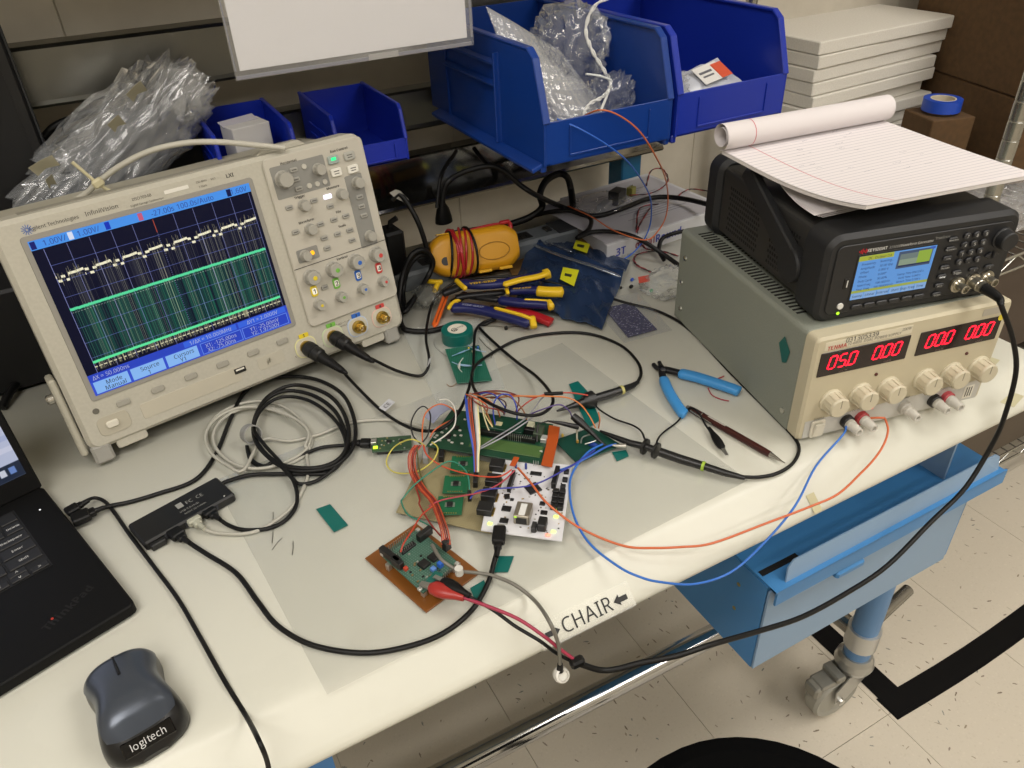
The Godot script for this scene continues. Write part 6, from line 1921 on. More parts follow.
	standoffs(wb.node, [Vector3(0.018, 0.0062, -0.022), Vector3(0.068, 0.0062, -0.022), Vector3(0.068, 0.0062, -0.080)], Vector3(0.006, 0.0124, 0.006), black)
	for q in [[497.5, 468], [493.5, 483], [489.5, 497.5], [485.5, 511.5]]:
		var pm := chip(wb, "pin_socket", q[0], q[1], Vector3(0.016, 0.0085, 0.0145), black, 0.0, 0.0, 0.0006)
		part(pm, "contact_row", mb().box(Vector3(0.0088, 0.001, 0.0), Vector3(0.002, 0.0014, 0.012)), gold)
	for q in [[536, 474, 0.013, 0.006, 0.0], [506.5, 509, 0.010, 0.008, 0.0], [504, 521, 0.009, 0.007, 0.0], [544, 513, 0.007, 0.006, 0.0], [542.5, 504, 0.006, 0.006, 0.0], [512, 500, 0.004, 0.004, 0.0], [507, 497, 0.006, 0.008, 0.3]]:
		chip(wb, "chip", q[0], q[1], Vector3(q[2], 0.0014, q[3]), black, q[4])
	var fp := chip(wb, "main_chip", 533, 489, Vector3(0.0150, 0.0018, 0.0150), mat("202022", 0.35), 0.72)
	fp.name = "main_chip"
	chip(wb, "long_header", 555.6, 480, Vector3(0.005, 0.0085, 0.030), black, 0.0)
	chip(wb, "long_header", 511.5, 484, Vector3(0.004, 0.0085, 0.028), black, 0.0)
	for q in [[566.5, 473], [565, 481], [563, 488]]:
		chip(wb, "push_button", q[0], q[1], Vector3(0.0055, 0.004, 0.0055), black)
	for k in 4:
		for j in 2:
			chip(wb, "switch_block", 556 + 6.5 * j - 0.8 * k, 493 + 5.2 * k + 0.7 * j, Vector3(0.0065, 0.0050, 0.0055), black)
	var ej := chip(wb, "network_jack", 523.5, 517.5, Vector3(0.0165, 0.0125, 0.0220), mat("9a9384", 0.3, 0.75), 0.0, 0.0, 0.0008)
	part(ej, "port_opening", mb().box(Vector3(0, 0.0055, 0.0110), Vector3(0.0115, 0.0080, 0.0006)), mat("1a1a18", 0.6))
	part(ej, "barcode_label", mb().box(Vector3(0, 0.0127, 0.001), Vector3(0.0065, 0.0003, 0.017)), mat("d6d6d2", 0.5))
	part(ej, "port_light", mb().box(Vector3(-0.0060, 0.0105, 0.0110), Vector3(0.003, 0.002, 0.0008)), glow("c8ff40", 0.9))
	chip(wb, "power_jack", 542.5, 527.5, Vector3(0.009, 0.0100, 0.0140), black, 0.0, 0.0, 0.001)
	chip(wb, "usb_jack", 500.5, 528, Vector3(0.0075, 0.0035, 0.0060), silver)
	chip(wb, "small_port", 534, 529.5, Vector3(0.0045, 0.0070, 0.0100), mat("3a3a3a", 0.4, 0.4))
	for q in [[548, 535.5, "ff2a20", 2.6], [490, 524, "c8ff3a", 2.0], [556, 517, "c8ff3a", 2.0], [553.5, 532, "d8ff5a", 1.8], [557, 509, "9ac020", 1.2]]:
		chip(wb, "indicator_led", q[0], q[1], Vector3(0.0046, 0.0014, 0.0036), glow(q[2], q[3], "c0c0a0"))
	for q in [[516, 468, "2a3c8c"], [526, 469, "2a3c8c"]]:
		chip(wb, "jumper_cap", q[0], q[1], Vector3(0.0025, 0.008, 0.0025), mat(q[2], 0.4))
	pins(wb, "pin_header", 536, 466, 3, 1, 0.008, silver)
	var rng := RandomNumberGenerator.new()
	rng.seed = 12
	for k in 80:
		var u := rng.randf_range(501, 562)
		var v := rng.randf_range(470, 534)
		chip(wb, "component", u, v, Vector3(rng.randf_range(0.0010, 0.0022), 0.0008, rng.randf_range(0.0008, 0.0016)), [mat("6b6658", 0.5), mat("2a2a2a", 0.5), mat("a08a5a", 0.5), leg][k % 4], 0.0, 0.0, 0.0)
	chip(wb, "orange_flag", 514.5, 462, Vector3(0.0065, 0.0012, 0.016), mat("b04c18", 0.45), -0.1, 0.009)
	# orange base with the shield
	var ob := board("copper_board", "orange-brown bare board under the green shield", [[426, 612], [480, 572], [416, 523], [365, 558]], 0.0030, 0.0020, mat("7a491a", 0.4))
	part(ob.node, "rubber_pad", mb().box(Vector3(0.03, 0.0005, -0.03), Vector3(0.04, 0.001, 0.04)), black)
	var sb := board("shield_board", "green prototyping shield with chips and header sockets on the orange board", [[423, 593], [459, 563], [418, 528], [381, 555]], 0.013, 0.0016, tri_mat(dot_tex("shield", "3b5f50", "7d8f84", 2.6), hole, 0.4, 0.0, {}, false))
	standoffs(sb.node, [Vector3(0.004, 0.0072, -0.004), Vector3(0.044, 0.0072, -0.004), Vector3(0.044, 0.0072, -0.055), Vector3(0.004, 0.0072, -0.055)], Vector3(0.005, 0.0084, 0.005), mat("c8c8c0", 0.3, 0.8))
	for q in [[420, 590], [457, 565], [418, 531], [383, 555]]:
		chip(sb, "corner_screw", q[0], q[1], Vector3(0.004, 0.003, 0.004), mat("d0d0ca", 0.3, 0.7))
	var ldir := 0.0
	chip(sb, "header_socket", 425, 537, Vector3(0.018, 0.009, 0.006), black, 0.0)
	chip(sb, "header_socket", 391, 559, Vector3(0.006, 0.009, 0.028), black, 0.0)
	chip(sb, "header_socket", 398, 566, Vector3(0.006, 0.009, 0.014), black, 0.0)
	chip(sb, "header_socket", 447, 549, Vector3(0.008, 0.012, 0.006), mat("1c1c1c", 0.5), 0.0, 0.002)
	chip(sb, "chip", 424, 565, Vector3(0.010, 0.003, 0.010), black, 0.0)
	chip(sb, "chip", 434, 558, Vector3(0.010, 0.003, 0.010), black, 0.0)
	chip(sb, "chip", 408, 549, Vector3(0.018, 0.003, 0.006), black, 0.0)
	chip(sb, "trimmer", 440.5, 566.5, Vector3(0.005, 0.006, 0.005), mat("2f66c8", 0.4), 0.0)
	chip(sb, "trimmer", 433.5, 570.5, Vector3(0.005, 0.004, 0.005), mat("5a84c8", 0.4), 0.0)
	chip(sb, "red_component", 406, 570, Vector3(0.004, 0.004, 0.004), mat("b0402a", 0.4), 0.0)
	chip(sb, "tape_flag", 434, 579, Vector3(0.018, 0.001, 0.010), mat("0d5a50", 0.4), 0.2, 0.004)
	pins(sb, "pin_header", 400, 545, 12, 1, 0.010, silver)
	pins(sb, "pin_header", 404, 553, 10, 1, 0.006, silver)
	pins(sb, "pin_header", 451, 571, 10, 2, 0.003, silver)
	for k in 26:
		chip(sb, "component", rng.randf_range(405, 440), rng.randf_range(548, 582), Vector3(0.0022, 0.0012, 0.0014), [leg, black, mat("7a6a48", 0.5)][k % 3], 0.0, 0.0, 0.0)
	# small board with a green lamp, plugged on a cable
	var db := board("debug_dongle", "narrow bare debug board with a bright green lamp", [[372, 452], [412, 449], [411, 435], [371, 438]], 0.008, 0.0014, mat("2f4a34", 0.4))
	standoffs(db.node, [Vector3(0.02, 0.0033, -0.007)], Vector3(0.03, 0.0066, 0.008), black)
	chip(db, "usb_jack", 374, 443, Vector3(0.007, 0.004, 0.008), silver)
	chip(db, "chip", 389, 442, Vector3(0.006, 0.0012, 0.006), black)
	chip(db, "chip", 401, 441, Vector3(0.005, 0.0012, 0.005), black)
	chip(db, "status_led", 375.5, 448, Vector3(0.0055, 0.0018, 0.0045), glow("b8f020", 1.5, "a0c040"))
	for k in 12:
		chip(db, "component", rng.randf_range(380, 409), rng.randf_range(438, 450), Vector3(0.0018, 0.0010, 0.0012), [leg, mat("8f8456", 0.5)][k % 2], 0.0, 0.0, 0.0)
	# green perfboard under the tape roll
	var pm2 := tri_mat(dot_tex("greenperf", "0f5a48", "7f9a86", 2.2), hole, 0.4, 0.0, {}, false)
	var pf := board("perfboard", "small green perfboard with resistors beside the tape roll", [[457, 383], [492, 380], [479, 345], [445, 349]], 0.0065, 0.0014, pm2)
	standoffs(pf.node, [Vector3(0.02, 0.0025, -0.02)], Vector3(0.02, 0.005, 0.02), black)
	for q in [[[[452, 356], [462, 352], [470, 349]], "6f8fb0"], [[[452, 362], [464, 366], [482, 365]], "88a4c0"], [[[468, 345], [476, 350], [486, 352]], "90a8c0"], [[[462, 372], [458, 366], [463, 358]], "c8c8c0"]]:
		var p := []
		for e in q[0]:
			p.append(pf.inv * at(e[0], e[1], 0.011))
		part(pf.node, "resistor", mb().tube(smoothed(p, 4), 0.0006, 6).tube([p[1] + (p[0] - p[1]) * 0.35, p[1] + (p[2] - p[1]) * 0.35], 0.0011, 8), mat(q[1], 0.4))
	for q in [[469, 350, "c8b43a"], [473, 353, "d8d0a0"], [478, 349, "3a62b0"]]:
		chip(pf, "capacitor", q[0], q[1], Vector3(0.003, 0.005, 0.003), mat(q[2], 0.4), 0.0, 0.0, 0.0012)
	single("bent_lead", mb().tube(way([[457, 383, 0.004], [453, 386, 0.003], [449, 386, 0.002], [447, 384, 0.003]], 4), 0.0006, 5), mat("7a5a40", 0.4), "short bent wire lead beside the green perfboard", "wire")
	single("bent_lead", mb().tube(way([[434, 339, 0.002], [435, 346, 0.002], [441, 352, 0.002], [446, 356, 0.003]], 4), 0.0006, 5), mat("8a8a84", 0.4), "thin grey wire lead bent beside the tape roll", "wire")
	# board with the probe tips
	var rb := board("probe_board", "square dark green board with loop wires under the scope probe tips", [[554, 440], [577, 463], [622, 445], [592, 427]], 0.006, 0.0014, tri_mat(dot_tex("probe", "0f3d31", "20584a", 2.6), hole, 0.4, 0.0, {}, false))
	standoffs(rb.node, [Vector3(0.016, 0.0022, -0.02)], Vector3(0.02, 0.0044, 0.02), black)
	var lp := mb()
	var lpts := []
	for q in [[581, 443], [583, 437], [594, 434], [597, 438], [595, 441], [585, 444]]:
		lpts.append(rb.inv * at(q[0], q[1], 0.012))
	part(rb.node, "loop_wire", lp.tube(smoothed(lpts, 4), 0.0009, 6), leg)
	part(rb.node, "test_post", mb().tube([rb.inv * at(577, 441, 0.006), rb.inv * at(577, 428, 0.012)], 0.0012, 6), mat("b8b4a0", 0.4))
	chip(rb, "capacitor", 577.5, 443, Vector3(0.003, 0.005, 0.003), mat("b58a3a", 0.4), 0.0, 0.0, 0.001)
	chip(rb, "capacitor", 562.5, 437, Vector3(0.003, 0.005, 0.003), mat("c8a840", 0.4), 0.0, 0.0, 0.001)
	chip(rb, "terminal", 593, 446, Vector3(0.010, 0.004, 0.006), mat("22408c", 0.4), 0.3)

# ---------------------------------------------------------------- jumper wires
func build_jumpers() -> void:
	var A := func(x: float, y: float, h: float) -> Array: return [340.0 + x / 5.333, 370.0 + y / 5.333, h]
	var B := func(x: float, y: float, h: float) -> Array: return [350.0 + x / 5.333, 480.0 + y / 5.333, h]
	var C := func(x: float, y: float, h: float) -> Array: return [440.0 + x / 5.333, 370.0 + y / 5.333, h]
	var list := [
		["c4ba58", "yellow jumper wire in a wide loop left of the boards", [A.call(455, 405, 0.02), A.call(380, 370, 0.03), A.call(290, 410, 0.012), A.call(247, 490, 0.004), A.call(290, 545, 0.004), A.call(400, 545, 0.010), A.call(490, 490, 0.02), A.call(522, 420, 0.025), A.call(490, 385, 0.025)]],
		["1a1a1a", "black jumper wire looping above the left end of the green board", [A.call(430, 395, 0.025), A.call(390, 350, 0.03), A.call(380, 280, 0.035), A.call(410, 215, 0.04), A.call(450, 195, 0.04), A.call(482, 240, 0.035), A.call(470, 340, 0.03), A.call(440, 385, 0.025)]],
		["c86a3a", "orange jumper wire looping above the left end of the green board", [A.call(440, 385, 0.025), A.call(440, 300, 0.03), A.call(460, 225, 0.04), A.call(530, 182, 0.042), A.call(595, 205, 0.035), A.call(622, 240, 0.025)]],
		["d4d0c8", "white jumper wire looping above the left end of the green board", [A.call(480, 400, 0.022), A.call(560, 350, 0.03), A.call(612, 290, 0.038), A.call(612, 205, 0.042), A.call(575, 160, 0.042), A.call(530, 160, 0.04)]],
		["c46038", "short orange jumper wire bent over the left end of the green board", [A.call(480, 360, 0.025), A.call(500, 325, 0.03), A.call(545, 292, 0.03), A.call(605, 262, 0.02)]],
		["2f7f6a", "thin green jumper wire sweeping from the breakout boards to the shield", [A.call(690, 640, 0.016), A.call(680, 555, 0.022), A.call(630, 500, 0.024), A.call(570, 490, 0.024), A.call(490, 540, 0.02), A.call(400, 610, 0.016), A.call(340, 680, 0.010), B.call(275, 120, 0.006), B.call(310, 185, 0.008), B.call(390, 225, 0.014), B.call(450, 262, 0.02), B.call(485, 300, 0.024)]],
		["54512c", "olive jumper wire running down the tan perfboard", [A.call(410, 400, 0.025), A.call(418, 500, 0.016), A.call(440, 590, 0.012), A.call(480, 670, 0.012), A.call(520, 740, 0.014)]],
		["c44a30", "red jumper wire crossing the breakout boards to the white board", [A.call(445, 400, 0.025), A.call(465, 455, 0.022), A.call(540, 510, 0.02), A.call(640, 545, 0.022), A.call(740, 566, 0.024), A.call(850, 568, 0.028), A.call(915, 532, 0.028)]],
		["a83c4a", "crimson jumper wire running from the tan perfboard to the white board", [B.call(420, 140, 0.014), A.call(540, 695, 0.016), A.call(650, 672, 0.018), A.call(760, 650, 0.022), A.call(860, 600, 0.026), A.call(932, 535, 0.028)]],
		["3b3f9c", "indigo jumper wire crossing the white board to the probe board", [[470, 499, 0.016], [476, 492, 0.020], [490, 489, 0.026], [521, 487, 0.028], [541, 482, 0.028], [571, 466, 0.02], [595, 450, 0.012]]],
		["83838a", "grey jumper wire slanting over the green development board", [C.call(200, 420, 0.024), C.call(330, 340, 0.034), C.call(440, 270, 0.04), C.call(500, 210, 0.042), C.call(530, 165, 0.042), C.call(555, 140, 0.040)]],
		["9a9aa2", "second grey jumper wire slanting over the green development board", [C.call(205, 425, 0.024), C.call(340, 355, 0.032), C.call(470, 270, 0.036), C.call(500, 240, 0.034)]],
		["b5482e", "long orange jumper wire arching to the sleeve beside the probe", [C.call(200, 150, 0.036), C.call(260, 130, 0.044), C.call(340, 128, 0.048), C.call(430, 138, 0.048), C.call(500, 145, 0.046), C.call(560, 130, 0.044)]],
		["b24030", "red jumper wire running to the sleeve and on to the probe board", [C.call(410, 225, 0.024), C.call(450, 185, 0.04), C.call(520, 142, 0.046), C.call(600, 125, 0.045), C.call(700, 122, 0.043), C.call(790, 135, 0.040)]],
		["cc7a40", "light orange jumper wire dropping to the probe board", [C.call(270, 150, 0.036), C.call(400, 140, 0.05), C.call(560, 140, 0.05), C.call(680, 148, 0.046), C.call(750, 185, 0.036), C.call(800, 250, 0.022), C.call(830, 310, 0.012)]],
		["b8683a", "short orange wire standing up beside the probe board", [C.call(845, 310, 0.010), C.call(852, 265, 0.024), C.call(845, 225, 0.030)]],
		["5a4a80", "violet jumper wire bending down at the probe board", [C.call(470, 240, 0.03), C.call(560, 205, 0.040), C.call(640, 185, 0.042), C.call(690, 220, 0.030), C.call(705, 260, 0.016)]],
		["8a3a30", "dark red jumper wire tangled above the green development board", [C.call(150, 140, 0.040), C.call(220, 190, 0.05), C.call(320, 215, 0.042), C.call(345, 235, 0.026)]],
		["4a3030", "brown jumper wire arching over the green development board", [C.call(210, 150, 0.040), C.call(290, 145, 0.05), C.call(350, 175, 0.045), C.call(340, 235, 0.024)]],
		["a06a3a", "tan jumper wire fanning into the green development board", [C.call(200, 140, 0.040), C.call(230, 190, 0.042), C.call(260, 250, 0.034), C.call(288, 320, 0.022)]],
		["cfc48a", "pale yellow jumper wire fanning into the green development board", [C.call(190, 150, 0.040), C.call(220, 200, 0.040), C.call(255, 265, 0.032), C.call(294, 325, 0.022)]],
		["c05a30", "orange jumper wire curling above the bundle on the green board", [C.call(140, 130, 0.042), C.call(190, 150, 0.05), C.call(250, 190, 0.045), C.call(245, 240, 0.026)]],
		["b86a3c", "copper orange jumper wire in a low arch above the module", [C.call(160, 125, 0.042), C.call(240, 150, 0.05), C.call(300, 200, 0.042), C.call(320, 250, 0.026)]],
		["8a5a3a", "tan jumper wire in a shallow arch to the white connector", [C.call(185, 135, 0.042), C.call(280, 118, 0.054), C.call(380, 150, 0.05), C.call(440, 210, 0.038), C.call(462, 265, 0.026)]],
		["6a2a2a", "maroon jumper wire crossing behind the other arches", [C.call(170, 128, 0.044), C.call(270, 112, 0.054), C.call(360, 118, 0.054), C.call(420, 150, 0.046), C.call(400, 235, 0.026)]],
		["d0c8a0", "cream jumper wire standing in front of the module", [C.call(210, 140, 0.044), C.call(222, 190, 0.046), C.call(238, 260, 0.034), C.call(262, 325, 0.022)]],
		["2f45a8", "blue jumper wire in a tall arch over the green board", [C.call(300, 310, 0.022), C.call(285, 240, 0.038), C.call(290, 170, 0.05), C.call(330, 130, 0.056), C.call(380, 140, 0.054), C.call(408, 200, 0.044), C.call(410, 265, 0.026)]],
		["2a3c98", "blue jumper wire arching from the bundle across the green board", [C.call(180, 150, 0.04), C.call(230, 122, 0.05), C.call(285, 130, 0.052), C.call(325, 170, 0.046), C.call(348, 205, 0.036), C.call(342, 240, 0.024)]],
	]
	# the upright bundle between the two boards
	var bundle := [["3a56b4", 0], ["3a56b4", 3], ["7a3a2c", 8], ["b04a30", 12], ["cfcac0", 20], ["dcd49a", 26], ["1c1c1c", 14], ["8c8c94", 17], ["a0522e", 6], ["d0ccc4", 23]]
	var names := {"3a56b4": "blue", "7a3a2c": "brown", "b04a30": "red", "cfcac0": "white", "dcd49a": "pale yellow", "1c1c1c": "black", "8c8c94": "grey", "a0522e": "rust", "d0ccc4": "off-white"}
	for q in list:
		cord("jumper_wire", q[1], q[2], 0.0009, mat(q[0], 0.45), "wire", 6, "jumper wires on the circuit boards")
	for q in bundle:
		var x: float = q[1]
		cord("jumper_wire", "%s jumper wire in the upright bundle between the boards" % names[q[0]], [C.call(135 + x * 2.6, 135 + (x * 7.0 - floorf(x * 7.0 / 23.0) * 23.0), 0.044), C.call(140 + x * 2.4, 210, 0.046), C.call(152 + x * 2.2, 300, 0.040), C.call(170 + x * 1.6, 390, 0.030), C.call(180 + x * 1.0, 460, 0.024), C.call(184 + x * 0.8, 545, 0.016)], 0.0009, mat(q[0], 0.45), "wire", 6, "jumper wires on the circuit boards")
	for k in 5:
		var x := k * 9.0
		cord("jumper_wire", "red jumper wire in the bundle running down to the shield", [A.call(400 + x, 400, 0.026), A.call(366 + x, 455, 0.018), A.call(372 + x, 545, 0.013), A.call(420 + x, 630, 0.012), A.call(480 + x, 700, 0.014), B.call(470 + x, 220, 0.022), B.call(488 + x * 1.1, 290, 0.028), B.call(490 + x * 1.2, 345, 0.024)], 0.0008, mat(["a83c28", "c05a34", "8e3024", "6e2820", "b84e30"][k], 0.45), "wire", 6, "jumper wires on the circuit boards")
	cord("jumper_wire", "dark red jumper wire hanging down the tan perfboard to the shield", [A.call(398, 410, 0.024), A.call(384, 500, 0.014), A.call(398, 600, 0.012), A.call(425, 690, 0.012), B.call(370, 130, 0.014), B.call(420, 220, 0.02), B.call(480, 295, 0.026)], 0.0009, mat("8c2a22", 0.45), "wire", 6, "jumper wires on the circuit boards")
	cord("jumper_wire", "red jumper wire curling onto the black sockets of the shield", [B.call(440, 140, 0.016), B.call(380, 190, 0.02), B.call(330, 270, 0.026), B.call(285, 340, 0.030), B.call(270, 385, 0.026)], 0.0009, mat("b8402c", 0.45), "wire", 6, "jumper wires on the circuit boards")
	for q in [[[[544, 394, 0.046], [563, 393, 0.046]], "small black sleeve joining two wires beside the probe"]]:
		single("wire_sleeve", mb().tube(way(q[0]), 0.0022, 8), black_rubber, q[1], "sleeve")

# ---------------------------------------------------------------- leads and test clips
func clip(parent: Node, called: String, tip: Vector3, tail: Vector3, r: float, m: Material) -> void:
	var t := looking(tip, tail - tip)
	var ln := tip.distance_to(tail)
	var rings := []
	for q in [[0.22, 0.45, 0.30], [0.30, 0.85, 0.55], [0.45, 1.0, 0.70], [0.62, 0.9, 0.65], [0.82, 0.55, 0.5], [1.0, 0.4, 0.4]]:
		var ring := []
		for k in 12:
			var a := TAU * k / 12
			ring.append(t * Vector3(q[0] * ln, sin(a) * r * q[2], cos(a) * r * q[1]))
		rings.append(ring)
	var bd := part(parent, called, mb().loft(rings), m)
	part(bd, "jaws", mb(t).prism(PackedVector2Array([Vector2(0, 0.0002), Vector2(ln * 0.3, r * 0.30), Vector2(ln * 0.3, r * 0.10)]), -r * 0.35, r * 0.35).prism(PackedVector2Array([Vector2(0, -0.0002), Vector2(ln * 0.3, -r * 0.30), Vector2(ln * 0.3, -r * 0.10)]), -r * 0.35, r * 0.35), mat("a8a8a2", 0.3, 0.9))

func build_leads() -> void:
	var bl := [psu_t * Vector3(0.0630, 0.0195, 0.0065), psu_t * Vector3(0.0560, 0.0190, 0.0110), psu_t * Vector3(0.0480, 0.0130, 0.0170)]
	bl += way([[816, 466, 0.004], [795, 506, 0.002], [763, 544, 0.388, "z"], [731, 572, 0.392, "z"], [695, 584, 0.390, "z"], [660, 582, 0.386, "z"], [640, 577, 0.004], [619, 567, 0.006], [591, 545, 0.008], [576, 521, 0.010], [570, 496, 0.014], [572, 474, 0.016], [587, 453, 0.014], [603, 444, 0.010]], 1)
	single("blue_lead", mb().tube(smoothed(bl, 6), 0.0013, 7), mat("2f6cc4", 0.4), "long blue wire from the black terminal hanging over the bench edge to the probe board", "wire")
	cord("blue_lead", "short blue wire beside the long one at the probe board", [[560, 470, 0.018], [571, 466, 0.018], [590, 456, 0.014], [606, 447, 0.010], [616, 444, 0.008]], 0.0013, mat("2a5cb4", 0.4), "wire", 7)
	var ol := [psu_t * Vector3(0.0830, 0.0195, 0.0065), psu_t * Vector3(0.0890, 0.0245, 0.0120), psu_t * Vector3(0.0985, 0.0265, 0.0180)]
	ol += way([[885, 419, 0.020], [888, 430, 0.014], [884, 444, 0.008], [875, 458, 0.004], [861, 473, 0.003], [838, 494, 0.002], [809, 507, 0.000], [767, 523, -0.004], [713, 543, -0.006], [681, 547, -0.002], [652, 548, 0.003], [629, 547, 0.004], [606, 540, 0.006], [580, 528, 0.010], [561, 515, 0.018], [544, 500, 0.026], [531, 483, 0.030], [518, 468, 0.028]], 1)
	single("orange_lead", mb().tube(smoothed(ol, 6), 0.0013, 7), mat("c8653a", 0.4), "long orange wire from the red terminal across the bench to the white board", "wire")
	# generator lead with two clips
	var g := thing("test_lead", "black generator lead splitting into red and black clips on the shield", "test lead")
	var j: Vector3 = gen_t * Vector3(0.0735, 0.0250, 0.0150)
	var dirz: Vector3 = gen_t.basis.z
	var rx := Transform3D(Basis.from_euler(Vector3(PI / 2, 0, 0)), Vector3.ZERO)
	part(g, "bnc_plug", mb(Transform3D(gen_t.basis, j - dirz * 0.010)).lathe([Vector2(0.0070, 0), Vector2(0.0072, 0.010), Vector2(0.0066, 0.011), Vector2(0.0066, 0.016), Vector2(0.0, 0.016)], 18, rx), mat("b5b0a2", 0.28, 0.9))
	var start := j + dirz * 0.006
	var pts := [start, start + dirz * 0.020 + Vector3(0.003, -0.003, 0)]
	for q in [[1002, 308, 0.378], [1013, 340, 0.392], [1016, 372, 0.402], [1006, 412, 0.41], [994, 441, 0.41], [966, 487, 0.415], [930, 523, 0.42], [887, 566, 0.43], [845, 594, 0.435], [802, 617, 0.44], [759, 631, 0.44], [713, 644, 0.44], [676, 656, 0.435], [640, 663, 0.425], [617, 669, 0.42], [600, 670, 0.415], [580, 664, 0.41]]:
		pts.append(at_z(q[0], q[1], q[2]))
	var sm := smoothed(pts, 6)
	var bt := sm.slice(0, 12)
	var br := []
	for k in bt.size():
		br.append(lerpf(0.0066, 0.0034, float(k) / (bt.size() - 1)))
	part(g, "boot", mb().tube(bt, br, 10), black_rubber)
	part(g, "cord", mb().tube(sm, 0.0029, 9), black_rubber)
	part(g, "splitter", mb(looking(at_z(577, 662, 0.408), Vector3(1, 0.1, 0.1))).box(Vector3.ZERO, Vector3(0.014, 0.009, 0.009), Basis.IDENTITY, 0.002), black_rubber)
	part(g, "red_branch", mb().tube(way([[575, 660, 0.406, "z"], [560, 649, 0.398, "z"], [545, 637, 0.002], [520, 620, 0.012], [495, 609, 0.018], [462, 597, 0.019]]), 0.0017, 8), mat("9a2c46", 0.4))
	part(g, "black_branch", mb().tube(way([[575, 663, 0.405, "z"], [556, 653, 0.396, "z"], [540, 641, 0.000], [515, 626, 0.006], [493, 610, 0.014], [468, 596, 0.021]]), 0.0017, 8), black_rubber)
	clip(g, "red_clip", at(420, 583, 0.018), at(464, 598, 0.019), 0.0085, mat("9c2c26", 0.35))
	clip(g, "black_clip", at(434, 576, 0.020), at(470, 596, 0.022), 0.0065, black_rubber)
	# grey cable with a jack hanging over the edge
	var c := thing("jack_lead", "grey cable hanging over the bench edge with a white round jack", "cable")
	part(c, "cord", mb().tube(way([[432, 545, 0.024], [440, 558, 0.026], [450, 566, 0.022], [460, 571, 0.018], [478, 573, 0.010], [494, 576, 0.008], [515, 585, 0.006], [535, 601, 0.002], [549, 621, 0.390, "z"], [558, 643, 0.398, "z"], [560, 664, 0.400, "z"]]), 0.0019, 8), mat("6e6b62", 0.45))
	part(c, "ferrule", mb(xf(at(459, 571, 0.020), 0.2)).lathe([Vector2(0.0, -0.004), Vector2(0.0042, -0.004), Vector2(0.0042, 0.004), Vector2(0.0, 0.004)], 14), mat("c8c6be", 0.4))
	var e0 := at_z(560, 664, 0.400)
	part(c, "boot", mb().tube([e0, e0 + Vector3(0, -0.010, 0)], [0.0026, 0.0036], 10), black_rubber)
	part(c, "jack", mb(Transform3D(Basis.from_euler(Vector3(0.9, 0, 0)), e0 + Vector3(0, -0.014, 0.002))).lathe([Vector2(0.0, -0.004), Vector2(0.0070, -0.004), Vector2(0.0078, 0.000), Vector2(0.0070, 0.004), Vector2(0.0052, 0.005), Vector2(0.0050, 0.002), Vector2(0.0, 0.002)], 20), mat("dad8d0", 0.4))

# ---------------------------------------------------------------- scope probes
func bnc_plug(parent: Node, local: Vector3) -> Array:
	var rx := Transform3D(Basis.from_euler(Vector3(PI / 2, 0, 0)), Vector3.ZERO)
	var tilt := Basis.from_euler(Vector3(0.42, 0.30, 0))
	var t := scope_t * Transform3D(tilt, local)
	part(parent, "bnc_plug", mb(t).lathe([Vector2(0.0098, 0), Vector2(0.0106, 0.004), Vector2(0.0106, 0.012), Vector2(0.0092, 0.013), Vector2(0.0092, 0.015), Vector2(0.0102, 0.016), Vector2(0.0098, 0.024), Vector2(0.0080, 0.026), Vector2(0, 0.026)], 20, rx), mat("141414", 0.4))
	part(parent, "boot", mb(t).lathe([Vector2(0.0078, 0.026), Vector2(0.0062, 0.044), Vector2(0.0046, 0.062), Vector2(0.0030, 0.070), Vector2(0, 0.070)], 16, rx), black_rubber)
	return [t * Vector3(0, 0, 0.055), t * Vector3(0, 0, 0.072)]

func taper(parent: Node, called: String, pts: Array, r: Array, m: Material, seg := 12) -> MeshInstance3D:
	return part(parent, called, mb().tube(pts, r, seg), m)

